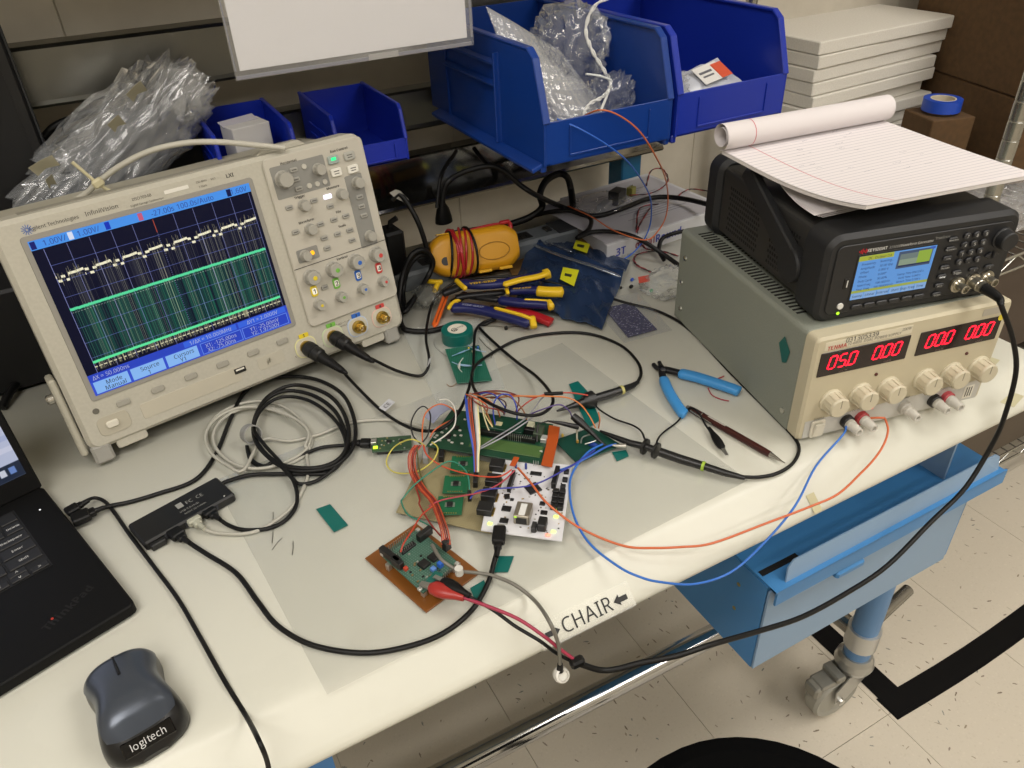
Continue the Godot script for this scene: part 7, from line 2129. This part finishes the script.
func build_probes() -> void:
	# first probe
	var o := thing("scope_probe", "black scope probe from the first channel resting on green tape", "probe")
	var s1 := bnc_plug(o, Vector3(0.1330, -0.1310, 0.004))
	part(o, "cord", mb().tube(smoothed([s1[0], s1[1]] + px_path([[340, 368, 0.012], [357, 387, 0.006], [382, 411, 0.004], [408, 427, 0.012], [430, 431, 0.024], [446, 426, 0.034], [460, 410, 0.036], [469, 388, 0.026], [473, 368, 0.018], [474, 345, 0.014], [476, 330, 0.010], [484, 322, 0.008], [496, 319, 0.006], [486, 324, 0.004], [479, 327, 0.004], [498, 346, 0.004], [517, 362, 0.005], [537, 377, 0.012], [551, 394, 0.030], [552, 405, 0.036], [541, 414, 0.040], [524, 415, 0.046], [502, 409, 0.050], [480, 397, 0.046], [472, 382, 0.034], [474, 368, 0.020], [486, 357, 0.006], [517, 340, 0.003], [556, 333, 0.003], [590, 334, 0.003], [620, 345, 0.003], [637, 361, 0.003], [641, 374, 0.005], [636, 384, 0.007]]), 6), 0.0021, 8), black_rubber)
	var m := mat("131313", 0.38)
	taper(o, "tip", [at(557, 411, 0.012), at(572, 406, 0.012), at(584, 402, 0.012)], [0.0012, 0.0036, 0.0060], m)
	taper(o, "guard", [at(583, 402, 0.012), at(588, 400.5, 0.012), at(590, 400, 0.012), at(593, 399, 0.012), at(595, 398.5, 0.012)], [0.0066, 0.0110, 0.0108, 0.0115, 0.0080], m, 16)
	taper(o, "barrel", [at(595, 398.5, 0.011), at(610, 394, 0.011), at(622, 390, 0.011)], [0.0056, 0.0058, 0.0054], m)
	taper(o, "colour_band", [at(620.5, 390.4, 0.011), at(623, 389.6, 0.011)], [0.0060, 0.0060], mat("b7b06a", 0.5))
	taper(o, "strain_relief", [at(622, 390, 0.011), at(632, 386, 0.009), at(638, 382, 0.007)], [0.0050, 0.0040, 0.0026], m)
	part(o, "ground_lead", mb().tube(way([[594, 403, 0.010], [600, 410, 0.006], [615, 419, 0.004], [632, 425, 0.004], [641, 431, 0.006], [645, 440, 0.014]]), 0.0012, 6), black_rubber)
	var tg := part(o, "cable_tag", mb(looking(at(387, 405, 0.012), at(396, 398, 0.012) - at(382, 411, 0.006))).box(Vector3.ZERO, Vector3(0.018, 0.0005, 0.012)), mat("b5b6ba", 0.35))
	tg.name = "cable_tag"
	text(tg, "CE", 0.009, Transform3D(looking(at(387, 405, 0.0126), at(396, 398, 0.012) - at(382, 411, 0.006)).basis * UP_FLAT, at(387, 405, 0.0126)), mat("2a2a2a", 0.5))
	# second probe
	var p := thing("scope_probe", "black scope probe from the second channel with a green ring lying on the mat", "probe")
	var s2 := bnc_plug(p, Vector3(0.1735, -0.1310, 0.004))
	part(p, "cord", mb().tube(smoothed([s2[0], s2[1]] + px_path([[368, 357, 0.012], [395, 370, 0.006], [418, 376, 0.005], [427, 370, 0.010], [429, 358, 0.014], [426, 339, 0.012], [428, 319, 0.010], [434, 300, 0.012], [446, 288, 0.024], [460, 281, 0.034], [490, 277, 0.044], [525, 277, 0.040], [549, 282, 0.020], [581, 290, 0.010], [627, 303, 0.006], [660, 312, 0.004], [690, 330, 0.003], [730, 372, 0.003], [770, 412, 0.003], [793, 436, 0.003], [799, 449, 0.003], [793, 463, 0.003], [778, 473, 0.003], [760, 477, 0.004], [743, 477, 0.007]]), 6), 0.0021, 8), black_rubber)
	taper(p, "strain_relief", [at(745, 478, 0.008), at(725, 473, 0.009), at(703, 466, 0.010)], [0.0026, 0.0040, 0.0046], m)
	taper(p, "barrel", [at(703, 466, 0.010), at(680, 459, 0.011), at(660, 452, 0.012)], [0.0050, 0.0054, 0.0054], m)
	taper(p, "colour_band", [at(702, 465.8, 0.0105), at(704.6, 466.6, 0.0105)], [0.0058, 0.0058], mat("9ab83a", 0.5))
	for q in [[656, 450.5], [645, 446.5]]:
		taper(p, "finger_guard", [at(q[0] - 1.2, q[1] - 0.5, 0.012), at(q[0] + 1.2, q[1] + 0.5, 0.012)], [0.0098, 0.0098], m, 16)
	taper(p, "nose", [at(657, 450.7, 0.012), at(645, 446.5, 0.012), at(630, 443, 0.012), at(612, 436, 0.011), at(600, 431, 0.010)], [0.0046, 0.0042, 0.0040, 0.0030, 0.0014], m)
	taper(p, "hook_tip", [at(626, 446, 0.010), at(618, 446, 0.009), at(611, 445, 0.008)], [0.0030, 0.0022, 0.0010], mat("b8b4aa", 0.35, 0.6))
	part(p, "ground_lead", mb().tube(way([[655, 449, 0.012], [658, 439, 0.008], [664, 432, 0.004], [677, 422, 0.004], [686, 411, 0.006], [692, 408, 0.011], [699, 413, 0.010], [705, 424, 0.004], [709, 430, 0.005]]), 0.0012, 6), black_rubber)
	clip(p, "ground_clip", at(727, 455, 0.005), at(709, 428, 0.006), 0.0055, black_rubber)
	part(p, "clip_tag", mb().box(at(429, 364, 0.014), Vector3(0.010, 0.018, 0.0006), Basis.from_euler(Vector3(0.2, 0.8, -0.3))), mat("b5b6ba", 0.35))
	# third, grabber standing on the green board
	var q := thing("test_grabber", "thin black hook grabber reaching from the probe board to the green board", "test hook")
	taper(q, "stem", [at(538, 424, 0.032), at(548, 421, 0.036), at(560, 423, 0.032), at(578, 427, 0.022)], [0.0008, 0.0010, 0.0024, 0.0034], m)
	taper(q, "tip_wire", [at(538, 424, 0.032), at(537, 432, 0.026), at(537, 442, 0.018)], [0.0010, 0.0014, 0.0012], m)
	taper(q, "body", [at(573, 416, 0.030), at(580, 422, 0.026), at(588, 429, 0.020), at(600, 441, 0.012), at(606, 446, 0.009)], [0.0046, 0.0050, 0.0034, 0.0020, 0.0012], m)

# ---------------------------------------------------------------- tools, meter, bags
func grip(parent: Node, called: String, path: Array, w: float, hh: float, m: Material, e := 0.55) -> MeshInstance3D:
	# flattened rounded bar along world points
	var pts := smoothed(path, 6)
	var rings := []
	var n := pts.size()
	for i in n:
		var tdir: Vector3 = (pts[mini(i + 1, n - 1)] - pts[maxi(i - 1, 0)]).normalized()
		var side := tdir.cross(Vector3.UP).normalized()
		var up := side.cross(tdir).normalized()
		var s := float(i) / (n - 1)
		var k := minf(1.0, minf(sqrt(s / 0.06 + 0.08), sqrt((1.0 - s) / 0.06 + 0.08)))
		k *= lerpf(1.0, e + 0.45, absf(s - 0.6))
		var ring := []
		for j in 14:
			var a := TAU * j / 14
			var cx := signf(cos(a)) * pow(absf(cos(a)), 0.7)
			var cy := signf(sin(a)) * pow(absf(sin(a)), 0.7)
			ring.append(pts[i] + side * cx * w * k + up * cy * hh * k)
		rings.append(ring)
	return part(parent, called, mb().loft(rings), m)

func build_tools() -> void:
	var navy := mat("141a52", 0.45)
	var yel := mat("d9b21e", 0.42)
	var steel_d := mat("2a2a2c", 0.4, 0.6)
	# four two-colour pliers in a heap
	var t1 := thing("pliers", "blue pliers with yellow edge lying furthest back beside the meter", "pliers", Transform3D(), "blue and yellow pliers in a heap")
	grip(t1, "handle", px_path([[458, 283, 0.036], [480, 285, 0.038], [505, 283, 0.040], [530, 278, 0.040], [549, 274, 0.040]]), 0.0085, 0.0060, navy)
	grip(t1, "grip_edge", px_path([[503, 285, 0.044], [520, 280, 0.046], [536, 277, 0.046], [549, 273, 0.046]]), 0.0056, 0.0034, yel)
	grip(t1, "grip_end", px_path([[543, 275, 0.042], [550, 273, 0.043]]), 0.0085, 0.0070, yel)
	grip(t1, "collar", px_path([[456, 280, 0.040], [461, 285, 0.040], [466, 289, 0.040]]), 0.0035, 0.0035, yel)
	grip(t1, "jaw", px_path([[462, 286, 0.034], [452, 290, 0.032], [442, 294, 0.028]]), 0.007, 0.005, steel_d)
	text(t1, "VISE-GRIP", 0.0088, Transform3D(looking(at(483, 283, 0.046), at(497, 281, 0.046) - at(470, 284, 0.046)).basis * UP_FLAT, at(483, 282, 0.0455)), yel, "lettering", true)
	var t2 := thing("pliers", "blue pliers with one thick yellow grip beside the yellow label", "pliers", Transform3D(), "blue and yellow pliers in a heap")
	grip(t2, "handle", px_path([[508, 291, 0.028], [525, 290, 0.029], [540, 291, 0.030]]), 0.0078, 0.0060, navy)
	grip(t2, "grip_end", px_path([[536, 291, 0.030], [550, 292, 0.030], [564, 292, 0.030]]), 0.0086, 0.0070, yel)
	grip(t2, "collar", px_path([[506, 287, 0.033], [508, 294, 0.033]]), 0.0030, 0.0030, yel)
	grip(t2, "jaw", px_path([[506, 292, 0.026], [485, 294, 0.026], [466, 296, 0.024], [455, 298, 0.022]]), 0.006, 0.004, steel_d)
	text(t2, "VISE-GRIP", 0.0060, Transform3D(looking(at(522, 288, 0.036), at(530, 287.5, 0.036) - at(515, 288.5, 0.036)).basis * UP_FLAT, at(522, 288, 0.0360)), yel, "lettering", true)
	var t3 := thing("pliers", "blue pliers with a yellow butt lying across the red handle", "pliers", Transform3D(), "blue and yellow pliers in a heap")
	grip(t3, "handle", px_path([[498, 300, 0.022], [520, 303, 0.023], [538, 304, 0.023], [549, 305, 0.023]]), 0.0078, 0.0060, navy)
	grip(t3, "grip_edge", px_path([[524, 300, 0.028], [537, 300.5, 0.028], [550, 301.5, 0.028]]), 0.0020, 0.0024, yel)
	grip(t3, "grip_end", px_path([[548, 302, 0.025], [552, 308, 0.023]]), 0.0050, 0.0064, yel)
	grip(t3, "jaw", px_path([[499, 300, 0.022], [484, 298, 0.022], [470, 296, 0.020]]), 0.006, 0.004, steel_d)
	var t4 := thing("pliers", "blue pliers with a long yellow stripe lying nearest the tape roll", "pliers", Transform3D(), "blue and yellow pliers in a heap")
	grip(t4, "handle", px_path([[450, 308, 0.014], [468, 308, 0.015], [490, 312, 0.015], [512, 318, 0.014], [531, 324, 0.012]]), 0.0090, 0.0065, navy)
	grip(t4, "grip_edge", px_path([[494, 308, 0.022], [510, 312, 0.022], [524, 316, 0.021], [533, 320, 0.018]]), 0.0026, 0.0026, yel)
	grip(t4, "grip_end", px_path([[532, 318, 0.016], [533, 323, 0.014], [534, 328, 0.010]]), 0.0052, 0.0056, yel)
	grip(t4, "collar", px_path([[448, 309, 0.020], [453, 303, 0.020], [461, 299, 0.020]]), 0.0028, 0.0030, yel)
	grip(t4, "jaw", px_path([[452, 304, 0.016], [460, 298, 0.020], [466, 294, 0.020]]), 0.006, 0.005, steel_d)
	text(t4, "VISE-GRIP", 0.0075, Transform3D(looking(at(473, 305, 0.022), at(480, 306, 0.022) - at(465, 304, 0.022)).basis * UP_FLAT, at(473, 305.5, 0.0225)), mat("8d8fa8", 0.5), "lettering", true)
	var rh := thing("red_tool", "red handled tool under the pliers", "tool")
	grip(rh, "handle", px_path([[505, 309, 0.008], [528, 314, 0.009], [545, 320, 0.008], [552, 323, 0.006]]), 0.0085, 0.0055, mat("9c1820", 0.35))
	grip(rh, "shaft", px_path([[508, 309, 0.008], [490, 306, 0.008]]), 0.003, 0.002, steel_d)
	# orange knife
	var kn := thing("hobby_knife", "orange plastic hobby knife leaning against the pliers", "knife")
	grip(kn, "handle", px_path([[449, 286, 0.024], [442, 306, 0.012], [434, 327, 0.005]]), 0.0048, 0.0028, mat("cf5c1e", 0.4), 0.62)
	part(kn, "slot", mb().tube(px_path([[446, 296, 0.0212], [440, 311, 0.0130], [436, 322, 0.0100]]), 0.0007, 5), mat("7e3414", 0.5))
	# yellow clamp and a clear jar behind it
	var yc := thing("yellow_clamp", "small yellow plastic clamp behind the orange knife", "clamp")
	grip(yc, "arm", px_path([[427, 281, 0.020], [435, 282, 0.022], [443, 282, 0.022]]), 0.0040, 0.0035, yel)
	grip(yc, "jaw", px_path([[439, 282, 0.022], [436, 288, 0.018], [434, 293, 0.012]]), 0.0040, 0.0035, yel)
	bag("clear_pouch", "small clear pouch of parts beside the orange knife", at(426, 296, 0.014), Vector3(0.016, 0.012, 0.020), mat("8d908a30", 0.12), 71, 0.3)
	# multimeter with coiled leads
	var a := at(441, 289, 0.0)
	var b := at(519, 275, 0.0)
	var mt := looking(Vector3(a.x, T, a.z), Vector3(b.x - a.x, 0, b.z - a.z))
	var o := thing("multimeter", "yellow multimeter on its side with red and black leads wound round it", "multimeter", mt)
	var ln := a.distance_to(b) + 0.012
	var lean := Transform3D(Basis.from_euler(Vector3(-0.42, 0, 0)), Vector3(0, 0.0125, -0.004))
	var body := mat("c98f12", 0.42)
	var rings := []
	for i in 17:
		var s := float(i) / 16
		var k := clampf(pow(1.0 - pow(absf(s - 0.5) * 2.0, 8.0), 0.45), 0.62, 1.0)
		var ring := []
		for p in rr(0.042 * lerpf(1.0, k, 0.5), 0.070 * k * lerpf(1.0, 1.06, s), 0.015, 4):
			ring.append(lean * Vector3(-0.006 + s * ln, 0.038 + p.y, p.x - 0.012))
		rings.append(ring)
	part(o, "holster", mb().loft(rings), body)
	part(o, "face", mb(lean).box(Vector3(ln * 0.48, 0.034, -0.0345), Vector3(ln * 0.86, 0.050, 0.006), Basis.IDENTITY, 0.002), mat("1c1c1e", 0.45))
	part(o, "top_edge", mb(lean).box(Vector3(ln * 0.55, 0.0750, -0.016), Vector3(ln * 0.62, 0.003, 0.016), Basis.IDENTITY, 0.001), mat("26231c", 0.5))
	var ov := mb(lean)
	var op := []
	for k in 25:
		var an := TAU * k / 24
		op.append(Vector3(ln * 0.66 + 0.026 * cos(an), 0.034 + 0.014 * sin(an), 0.0096))
	part(o, "stand_outline", ov.tube(op, 0.0008, 6), mat("9a6c0e", 0.5))
	part(o, "stand_feet", mb(lean).box(Vector3(ln * 0.52, 0.004, 0.010), Vector3(0.022, 0.005, 0.006), Basis.IDENTITY, 0.001).box(Vector3(ln * 0.76, 0.004, 0.010), Vector3(0.022, 0.005, 0.006), Basis.IDENTITY, 0.001), mat("d9a41c", 0.4))
	part(o, "strap_hole", mb(lean).lathe([Vector2(0.007, -0.001), Vector2(0.007, 0.0012), Vector2(0.0, 0.0012)], 16, Transform3D(Basis.from_euler(Vector3(PI / 2, 0, 0)), Vector3(0.014, 0.030, 0.0075))), mat("2a2a2c", 0.5))
	part(o, "warning_strip", mb(lean).box(Vector3(0.028, 0.0735, -0.010), Vector3(0.040, 0.0016, 0.014), Basis.IDENTITY, 0.0005), mat("d9ae22", 0.4))
	var red := mat("a8222a", 0.35)
	for k in 9:
		var loop := []
		for i in 25:
			var an := TAU * i / 24
			var rad := Vector2(0.028 + 0.0035 * (k % 3), 0.0365 + 0.0015 * (k % 3))
			loop.append(lean * Vector3(ln * 0.17 + 0.0042 * k + 0.006 * sin(an * 1.0 + k), 0.0395 + rad.y * sin(an), -0.012 + rad.x * cos(an)))
		part(o, "black_lead" if k in [0, 8] else "red_lead", mb().tube(loop, 0.0021, 7), black_rubber if k in [0, 8] else red)
	var inv := mt.affine_inverse()
	part(o, "red_lead", mb().tube(smoothed([inv * at(462, 234, 0.074), inv * at(474, 229, 0.078), inv * at(490, 225, 0.080), inv * at(504, 223, 0.078)], 5), 0.0021, 7), red)
	part(o, "red_plug", mb().tube([inv * at(500, 223, 0.080), inv * at(508, 221.5, 0.080), inv * at(510, 224, 0.074), inv * at(511, 230, 0.066)], [0.0034, 0.0040, 0.0038, 0.0034], 10), red)
	# tape roll on the bench
	var tc := at(457, 329, 0.019)
	var tr := thing("tape_roll", "dark green tape roll with white printed core lying on the bench", "tape roll", xf(Vector3(tc.x, T, tc.z), 0.2))
	part(tr, "tape", mb().lathe([Vector2(0.0140, 0.0), Vector2(0.0228, 0.0), Vector2(0.0232, 0.001), Vector2(0.0232, 0.0185), Vector2(0.0228, 0.0195), Vector2(0.0140, 0.0195)], 40), mat("0d5c54", 0.32))
	part(tr, "core", mb().lathe([Vector2(0.0105, 0.0), Vector2(0.0140, 0.0), Vector2(0.0140, 0.0197), Vector2(0.0105, 0.0197), Vector2(0.0105, 0.0)], 32), mat("c9c3b2", 0.7))
	part(tr, "core_label", mb().lathe([Vector2(0.0140, 0.0190), Vector2(0.0140, 0.0196), Vector2(0.0, 0.0196), Vector2(0.0, 0.0190)], 32), mat("cfc9ba", 0.6))
	text(tr, "UL", 0.0075, Transform3D(UP_FLAT, Vector3(-0.005, 0.0200, 0.001)), mat("2a2a2a", 0.6), "lettering", true)
	part(tr, "printed_ring", mb(fwd(-0.005, 0.0197, 0)).lathe([Vector2(0.0040, 0.0), Vector2(0.0040, 0.0004), Vector2(0.0046, 0.0004), Vector2(0.0046, 0.0)], 20), mat("2a2a2a", 0.6))
	text(tr, "Vinyl", 0.0055, Transform3D(UP_FLAT, Vector3(0.006, 0.0200, -0.001)), mat("2a2a2a", 0.6))
	# shielding bag with yellow labels
	var ab := thing("shielding_bag", "shiny blue antistatic bag with two yellow warning labels", "antistatic bag")
	var c := [at(536, 231, 0.012), at(630, 262, 0.010), at(602, 330, 0.004), at(508, 300, 0.010)]
	var rows := []
	var nz := FastNoiseLite.new()
	nz.seed = 5
	nz.frequency = 1.0
	for i in 21:
		var s := float(i) / 20
		var r := []
		for k in 25:
			var q := float(k) / 24
			var p: Vector3 = c[0].lerp(c[1], q).lerp(c[3].lerp(c[2], q), s)
			p.y += 0.007 * nz.get_noise_2d(q * 5.0, s * 6.0) + 0.012 * exp(-pow((s - 0.24 - 0.05 * sin(q * 3.0)) / 0.055, 2.0)) + 0.006 * sin(PI * s) * sin(PI * q) + 0.003 * absf(sin(q * 9.0 + s * 7.0)) + 0.0020 * absf(sin(q * 21.0 - s * 16.0))
			r.append(p)
		rows.append(r)
	part(ab, "film", mb().sheet(rows, 0.0022), mat("35496c", 0.24, 0.55))
	grip(ab, "folded_edge", px_path([[530, 243, 0.020], [548, 251, 0.025], [570, 259, 0.025], [595, 267, 0.024], [621, 277, 0.016]]), 0.0034, 0.0022, mat("aab2be", 0.14, 0.85))
	grip(ab, "folded_edge", px_path([[536, 237, 0.020], [556, 246, 0.025], [572, 252, 0.024]]), 0.0022, 0.0018, mat("aab2be", 0.14, 0.85))
	for q in [[[[576, 240], [590, 244], [587, 253], [573, 248]], 0.0185], [[[563, 267], [579, 270], [574, 286], [560, 279]], 0.0175]]:
		part(ab, "warning_label", flat_piece(q[0], q[1] + 0.004, 0.0006), mat("d2d021", 0.5))
		var cc := Vector2.ZERO
		for e in q[0]:
			cc += Vector2(e[0], e[1]) / 4.0
		part(ab, "label_print", flat_piece([[cc.x - 4, cc.y - 2.5], [cc.x + 3, cc.y - 1], [cc.x + 2, cc.y + 1.5], [cc.x - 4.5, cc.y]], q[1] + 0.0044, 0.0004), mat("2c2c20", 0.6))
	# purple boards in a clear sleeve, parts bag
	var pp := board("purple_board", "purple printed circuit panel in a clear sleeve", [[628, 337], [657, 329], [631, 302], [604, 308]], 0.0035, 0.0014, mat("1f1b48", 0.4))
	var rng := RandomNumberGenerator.new()
	rng.seed = 31
	var pads := mb()
	for k in 150:
		var s := rng.randf()
		var q := rng.randf()
		var p: Vector3 = pp.inv * at(604, 308, 0.0036).lerp(at(631, 302, 0.0036), q).lerp(at(628, 337, 0.0036).lerp(at(657, 329, 0.0036), q), s)
		pads.box(Vector3(p.x, 0.0036, p.z), Vector3(rng.randf_range(0.0006, 0.0024), 0.0002, rng.randf_range(0.0006, 0.0014)))
	var pd := part(pp.node, "solder_pads", pads, mat("b4b2d2", 0.4))
	pd.set_meta("kind", "stuff")
	single("clear_sleeve", flat_piece([[588, 302], [638, 292], [672, 330], [624, 343]], 0.0060, 0.0005), mat("e8ecec0a", 0.12), "clear plastic sleeve round the purple circuit panel", "plastic bag")
	bag("parts_bag", "clear bag of small parts with a red label beside the power supply", at(668, 282, 0.012), Vector3(0.042, 0.012, 0.030), mat("d8dcd82c", 0.12), 81, 0.3, 0.3)
	single("red_label", flat_piece([[638, 277], [649, 275], [650, 281], [639, 283]], 0.022, 0.0006), mat("b84a3a", 0.5), "small red label on the clear parts bag", "label")
	for q in [[632, 281, "2a4fb4", "tiny blue part on the bench beside the shielding bag", 0.006], [651, 292, "1f8a5a", "tiny green and white part under the parts bag", 0.006], [631, 288, "101010", "small black component on the bench beside the parts bag", 0.007], [621, 289, "1c1c1c", "thin black lead piece beside the shielding bag", 0.004]]:
		var tp := thing("small_part", q[3], "component", xf(at(q[0], q[1], 0.0), 0.4))
		part(tp, "body", mb().box(Vector3(0, 0.0025, 0), Vector3(q[4], 0.005, q[4] * 0.7), Basis.IDENTITY, 0.001), mat(q[2], 0.4))
		part(tp, "lead", mb().tube([Vector3(q[4] * 0.5, 0.001, 0), Vector3(q[4] * 1.4, 0.0008, 0.002)], 0.0005, 5), mat("b0b0a8", 0.3, 0.8))
	cord("red_scrap_wire", "red scrap wire curled under the blue cutters", [[709, 377, 0.004], [716, 379, 0.003], [724, 376, 0.002]], 0.0008, mat("a83038", 0.4), "wire", 5)
	cord("red_scrap_wire", "red scrap wire sticking out below the blue cutters", [[708, 388, 0.004], [712, 395, 0.003], [720, 399, 0.002], [729, 401, 0.002]], 0.0008, mat("a83038", 0.4), "wire", 5)
	var bl := thing("inductor_lead", "small black component with long leads beside the pliers", "component")
	part(bl, "body", mb().box(at(506, 328, 0.003), Vector3(0.005, 0.006, 0.004), Basis.IDENTITY, 0.001), black_rubber)
	part(bl, "leads", mb().tube(way([[483, 326, 0.001], [495, 326, 0.002], [506, 327, 0.003], [520, 326, 0.001]], 3), 0.0005, 5), mat("55524a", 0.3, 0.7))
	cord("component_lead", "short bent metal lead beside the green perfboard", [[479, 338, 0.004], [486, 346, 0.004], [493, 352, 0.003], [491, 358, 0.002]], 0.0008, mat("6a6860", 0.3), "wire", 5)
	# cutters
	var ct := thing("side_cutters", "small side cutters with light blue handles open on the bench", "cutters")
	var lb := mat("3f8fd0", 0.42)
	grip(ct, "handle", px_path([[678, 373, 0.008], [696, 377, 0.009], [718, 384, 0.009], [733, 389, 0.008], [740, 392, 0.007]]), 0.0075, 0.0055, lb, 0.60)
	grip(ct, "handle", px_path([[663, 378, 0.008], [668, 390, 0.009], [675, 402, 0.009], [682, 412, 0.008], [686, 415, 0.007]]), 0.0066, 0.0055, lb, 0.60)
	grip(ct, "jaw_arm", px_path([[680, 373, 0.008], [672, 371, 0.008], [663, 369, 0.008]]), 0.0050, 0.0035, steel_d)
	grip(ct, "jaw_arm", px_path([[664, 380, 0.008], [662, 374, 0.008], [662, 369, 0.008]]), 0.0045, 0.0035, steel_d)
	grip(ct, "jaw", px_path([[664, 370, 0.008], [657, 368, 0.008], [653, 364, 0.008]]), 0.0028, 0.0030, steel_d, 0.4)
	grip(ct, "jaw", px_path([[665, 370, 0.009], [661, 366, 0.009], [659, 362, 0.009]]), 0.0028, 0.0030, steel_d, 0.4)
	part(ct, "pivot", mb(Transform3D(Basis.IDENTITY, at(663, 369.5, 0.0115))).lathe([Vector2(0.0036, -0.002), Vector2(0.0036, 0.0004), Vector2(0.0026, 0.0010), Vector2(0, 0.0010)], 14), mat("77777a", 0.3, 0.8))
	# mechanical pencil
	var pc := thing("mechanical_pencil", "dark maroon mechanical pencil with metal clip and tip", "pencil")
	var p0 := at(687, 407, 0.005)
	var p1 := at(785, 463, 0.004)
	var pt := func(s: float) -> Vector3: return p0.lerp(p1, s)
	taper(pc, "barrel", [pt.call(0.03), pt.call(0.10), pt.call(0.80), pt.call(0.86)], [0.0036, 0.0042, 0.0042, 0.0038], mat("38100c", 0.35))
	taper(pc, "tip", [pt.call(0.86), pt.call(0.93), pt.call(0.97), pt.call(1.0)], [0.0036, 0.0020, 0.0008, 0.0006], mat("b0aea8", 0.25, 0.9))
	taper(pc, "push_button", [pt.call(0.0), pt.call(0.03)], [0.0028, 0.0030], mat("8f8d86", 0.3, 0.8))
	var cdir := (p1 - p0).normalized()
	var sd := cdir.cross(Vector3.UP).normalized()
	part(pc, "clip", mb().tube([pt.call(0.06) + sd * 0.0045 + Vector3(0, 0.002, 0), pt.call(0.30) + sd * 0.0055 + Vector3(0, 0.001, 0)], 0.0011, 6), mat("a8a69e", 0.25, 0.9))
	part(pc, "ring", mb().tube([pt.call(0.165), pt.call(0.175)], 0.0045, 14), mat("a8a69e", 0.25, 0.9))
	part(pc, "printed_mark", mb().box(pt.call(0.32) + Vector3(0, 0.0042, 0), Vector3(0.026, 0.0004, 0.0018), Basis(Vector3.UP, -atan2(cdir.z, cdir.x))), mat("b8b2a8", 0.5))
	# hairs and scratches of wire on the mat
	for q in [[[[272, 550, 0.0014], [277, 543, 0.0014], [282, 538, 0.0014]], "short dark wire clipping on the clear mat"], [[[292, 555, 0.0014], [293, 548, 0.0014], [293, 541, 0.0014]], "second short dark wire clipping on the clear mat"], [[[272, 543, 0.0014], [273, 530, 0.0014], [273, 512, 0.0014]], "fine grey wire clipping on the clear mat"]]:
		cord("wire_clipping", q[1], q[0], 0.0004, mat("5a5850", 0.5), "wire", 4)

func _ready() -> void:
	black_rubber = mat("0a0a0a", 0.48, 0.0, {"metallic_specular": 0.4})
	grey_rubber = mat("9a978c", 0.5)
	build_view()
	build_room()
	build_bench()
	build_rack()
	build_scope()
	build_psu()
	build_generator()
	build_pad()
	build_bins()
	build_back()
	build_left_back()
	build_laptop()
	build_mouse()
	build_hub()
	build_cables()
	build_flat()
	build_boards()
	build_jumpers()
	build_leads()
	build_probes()
	build_tools()
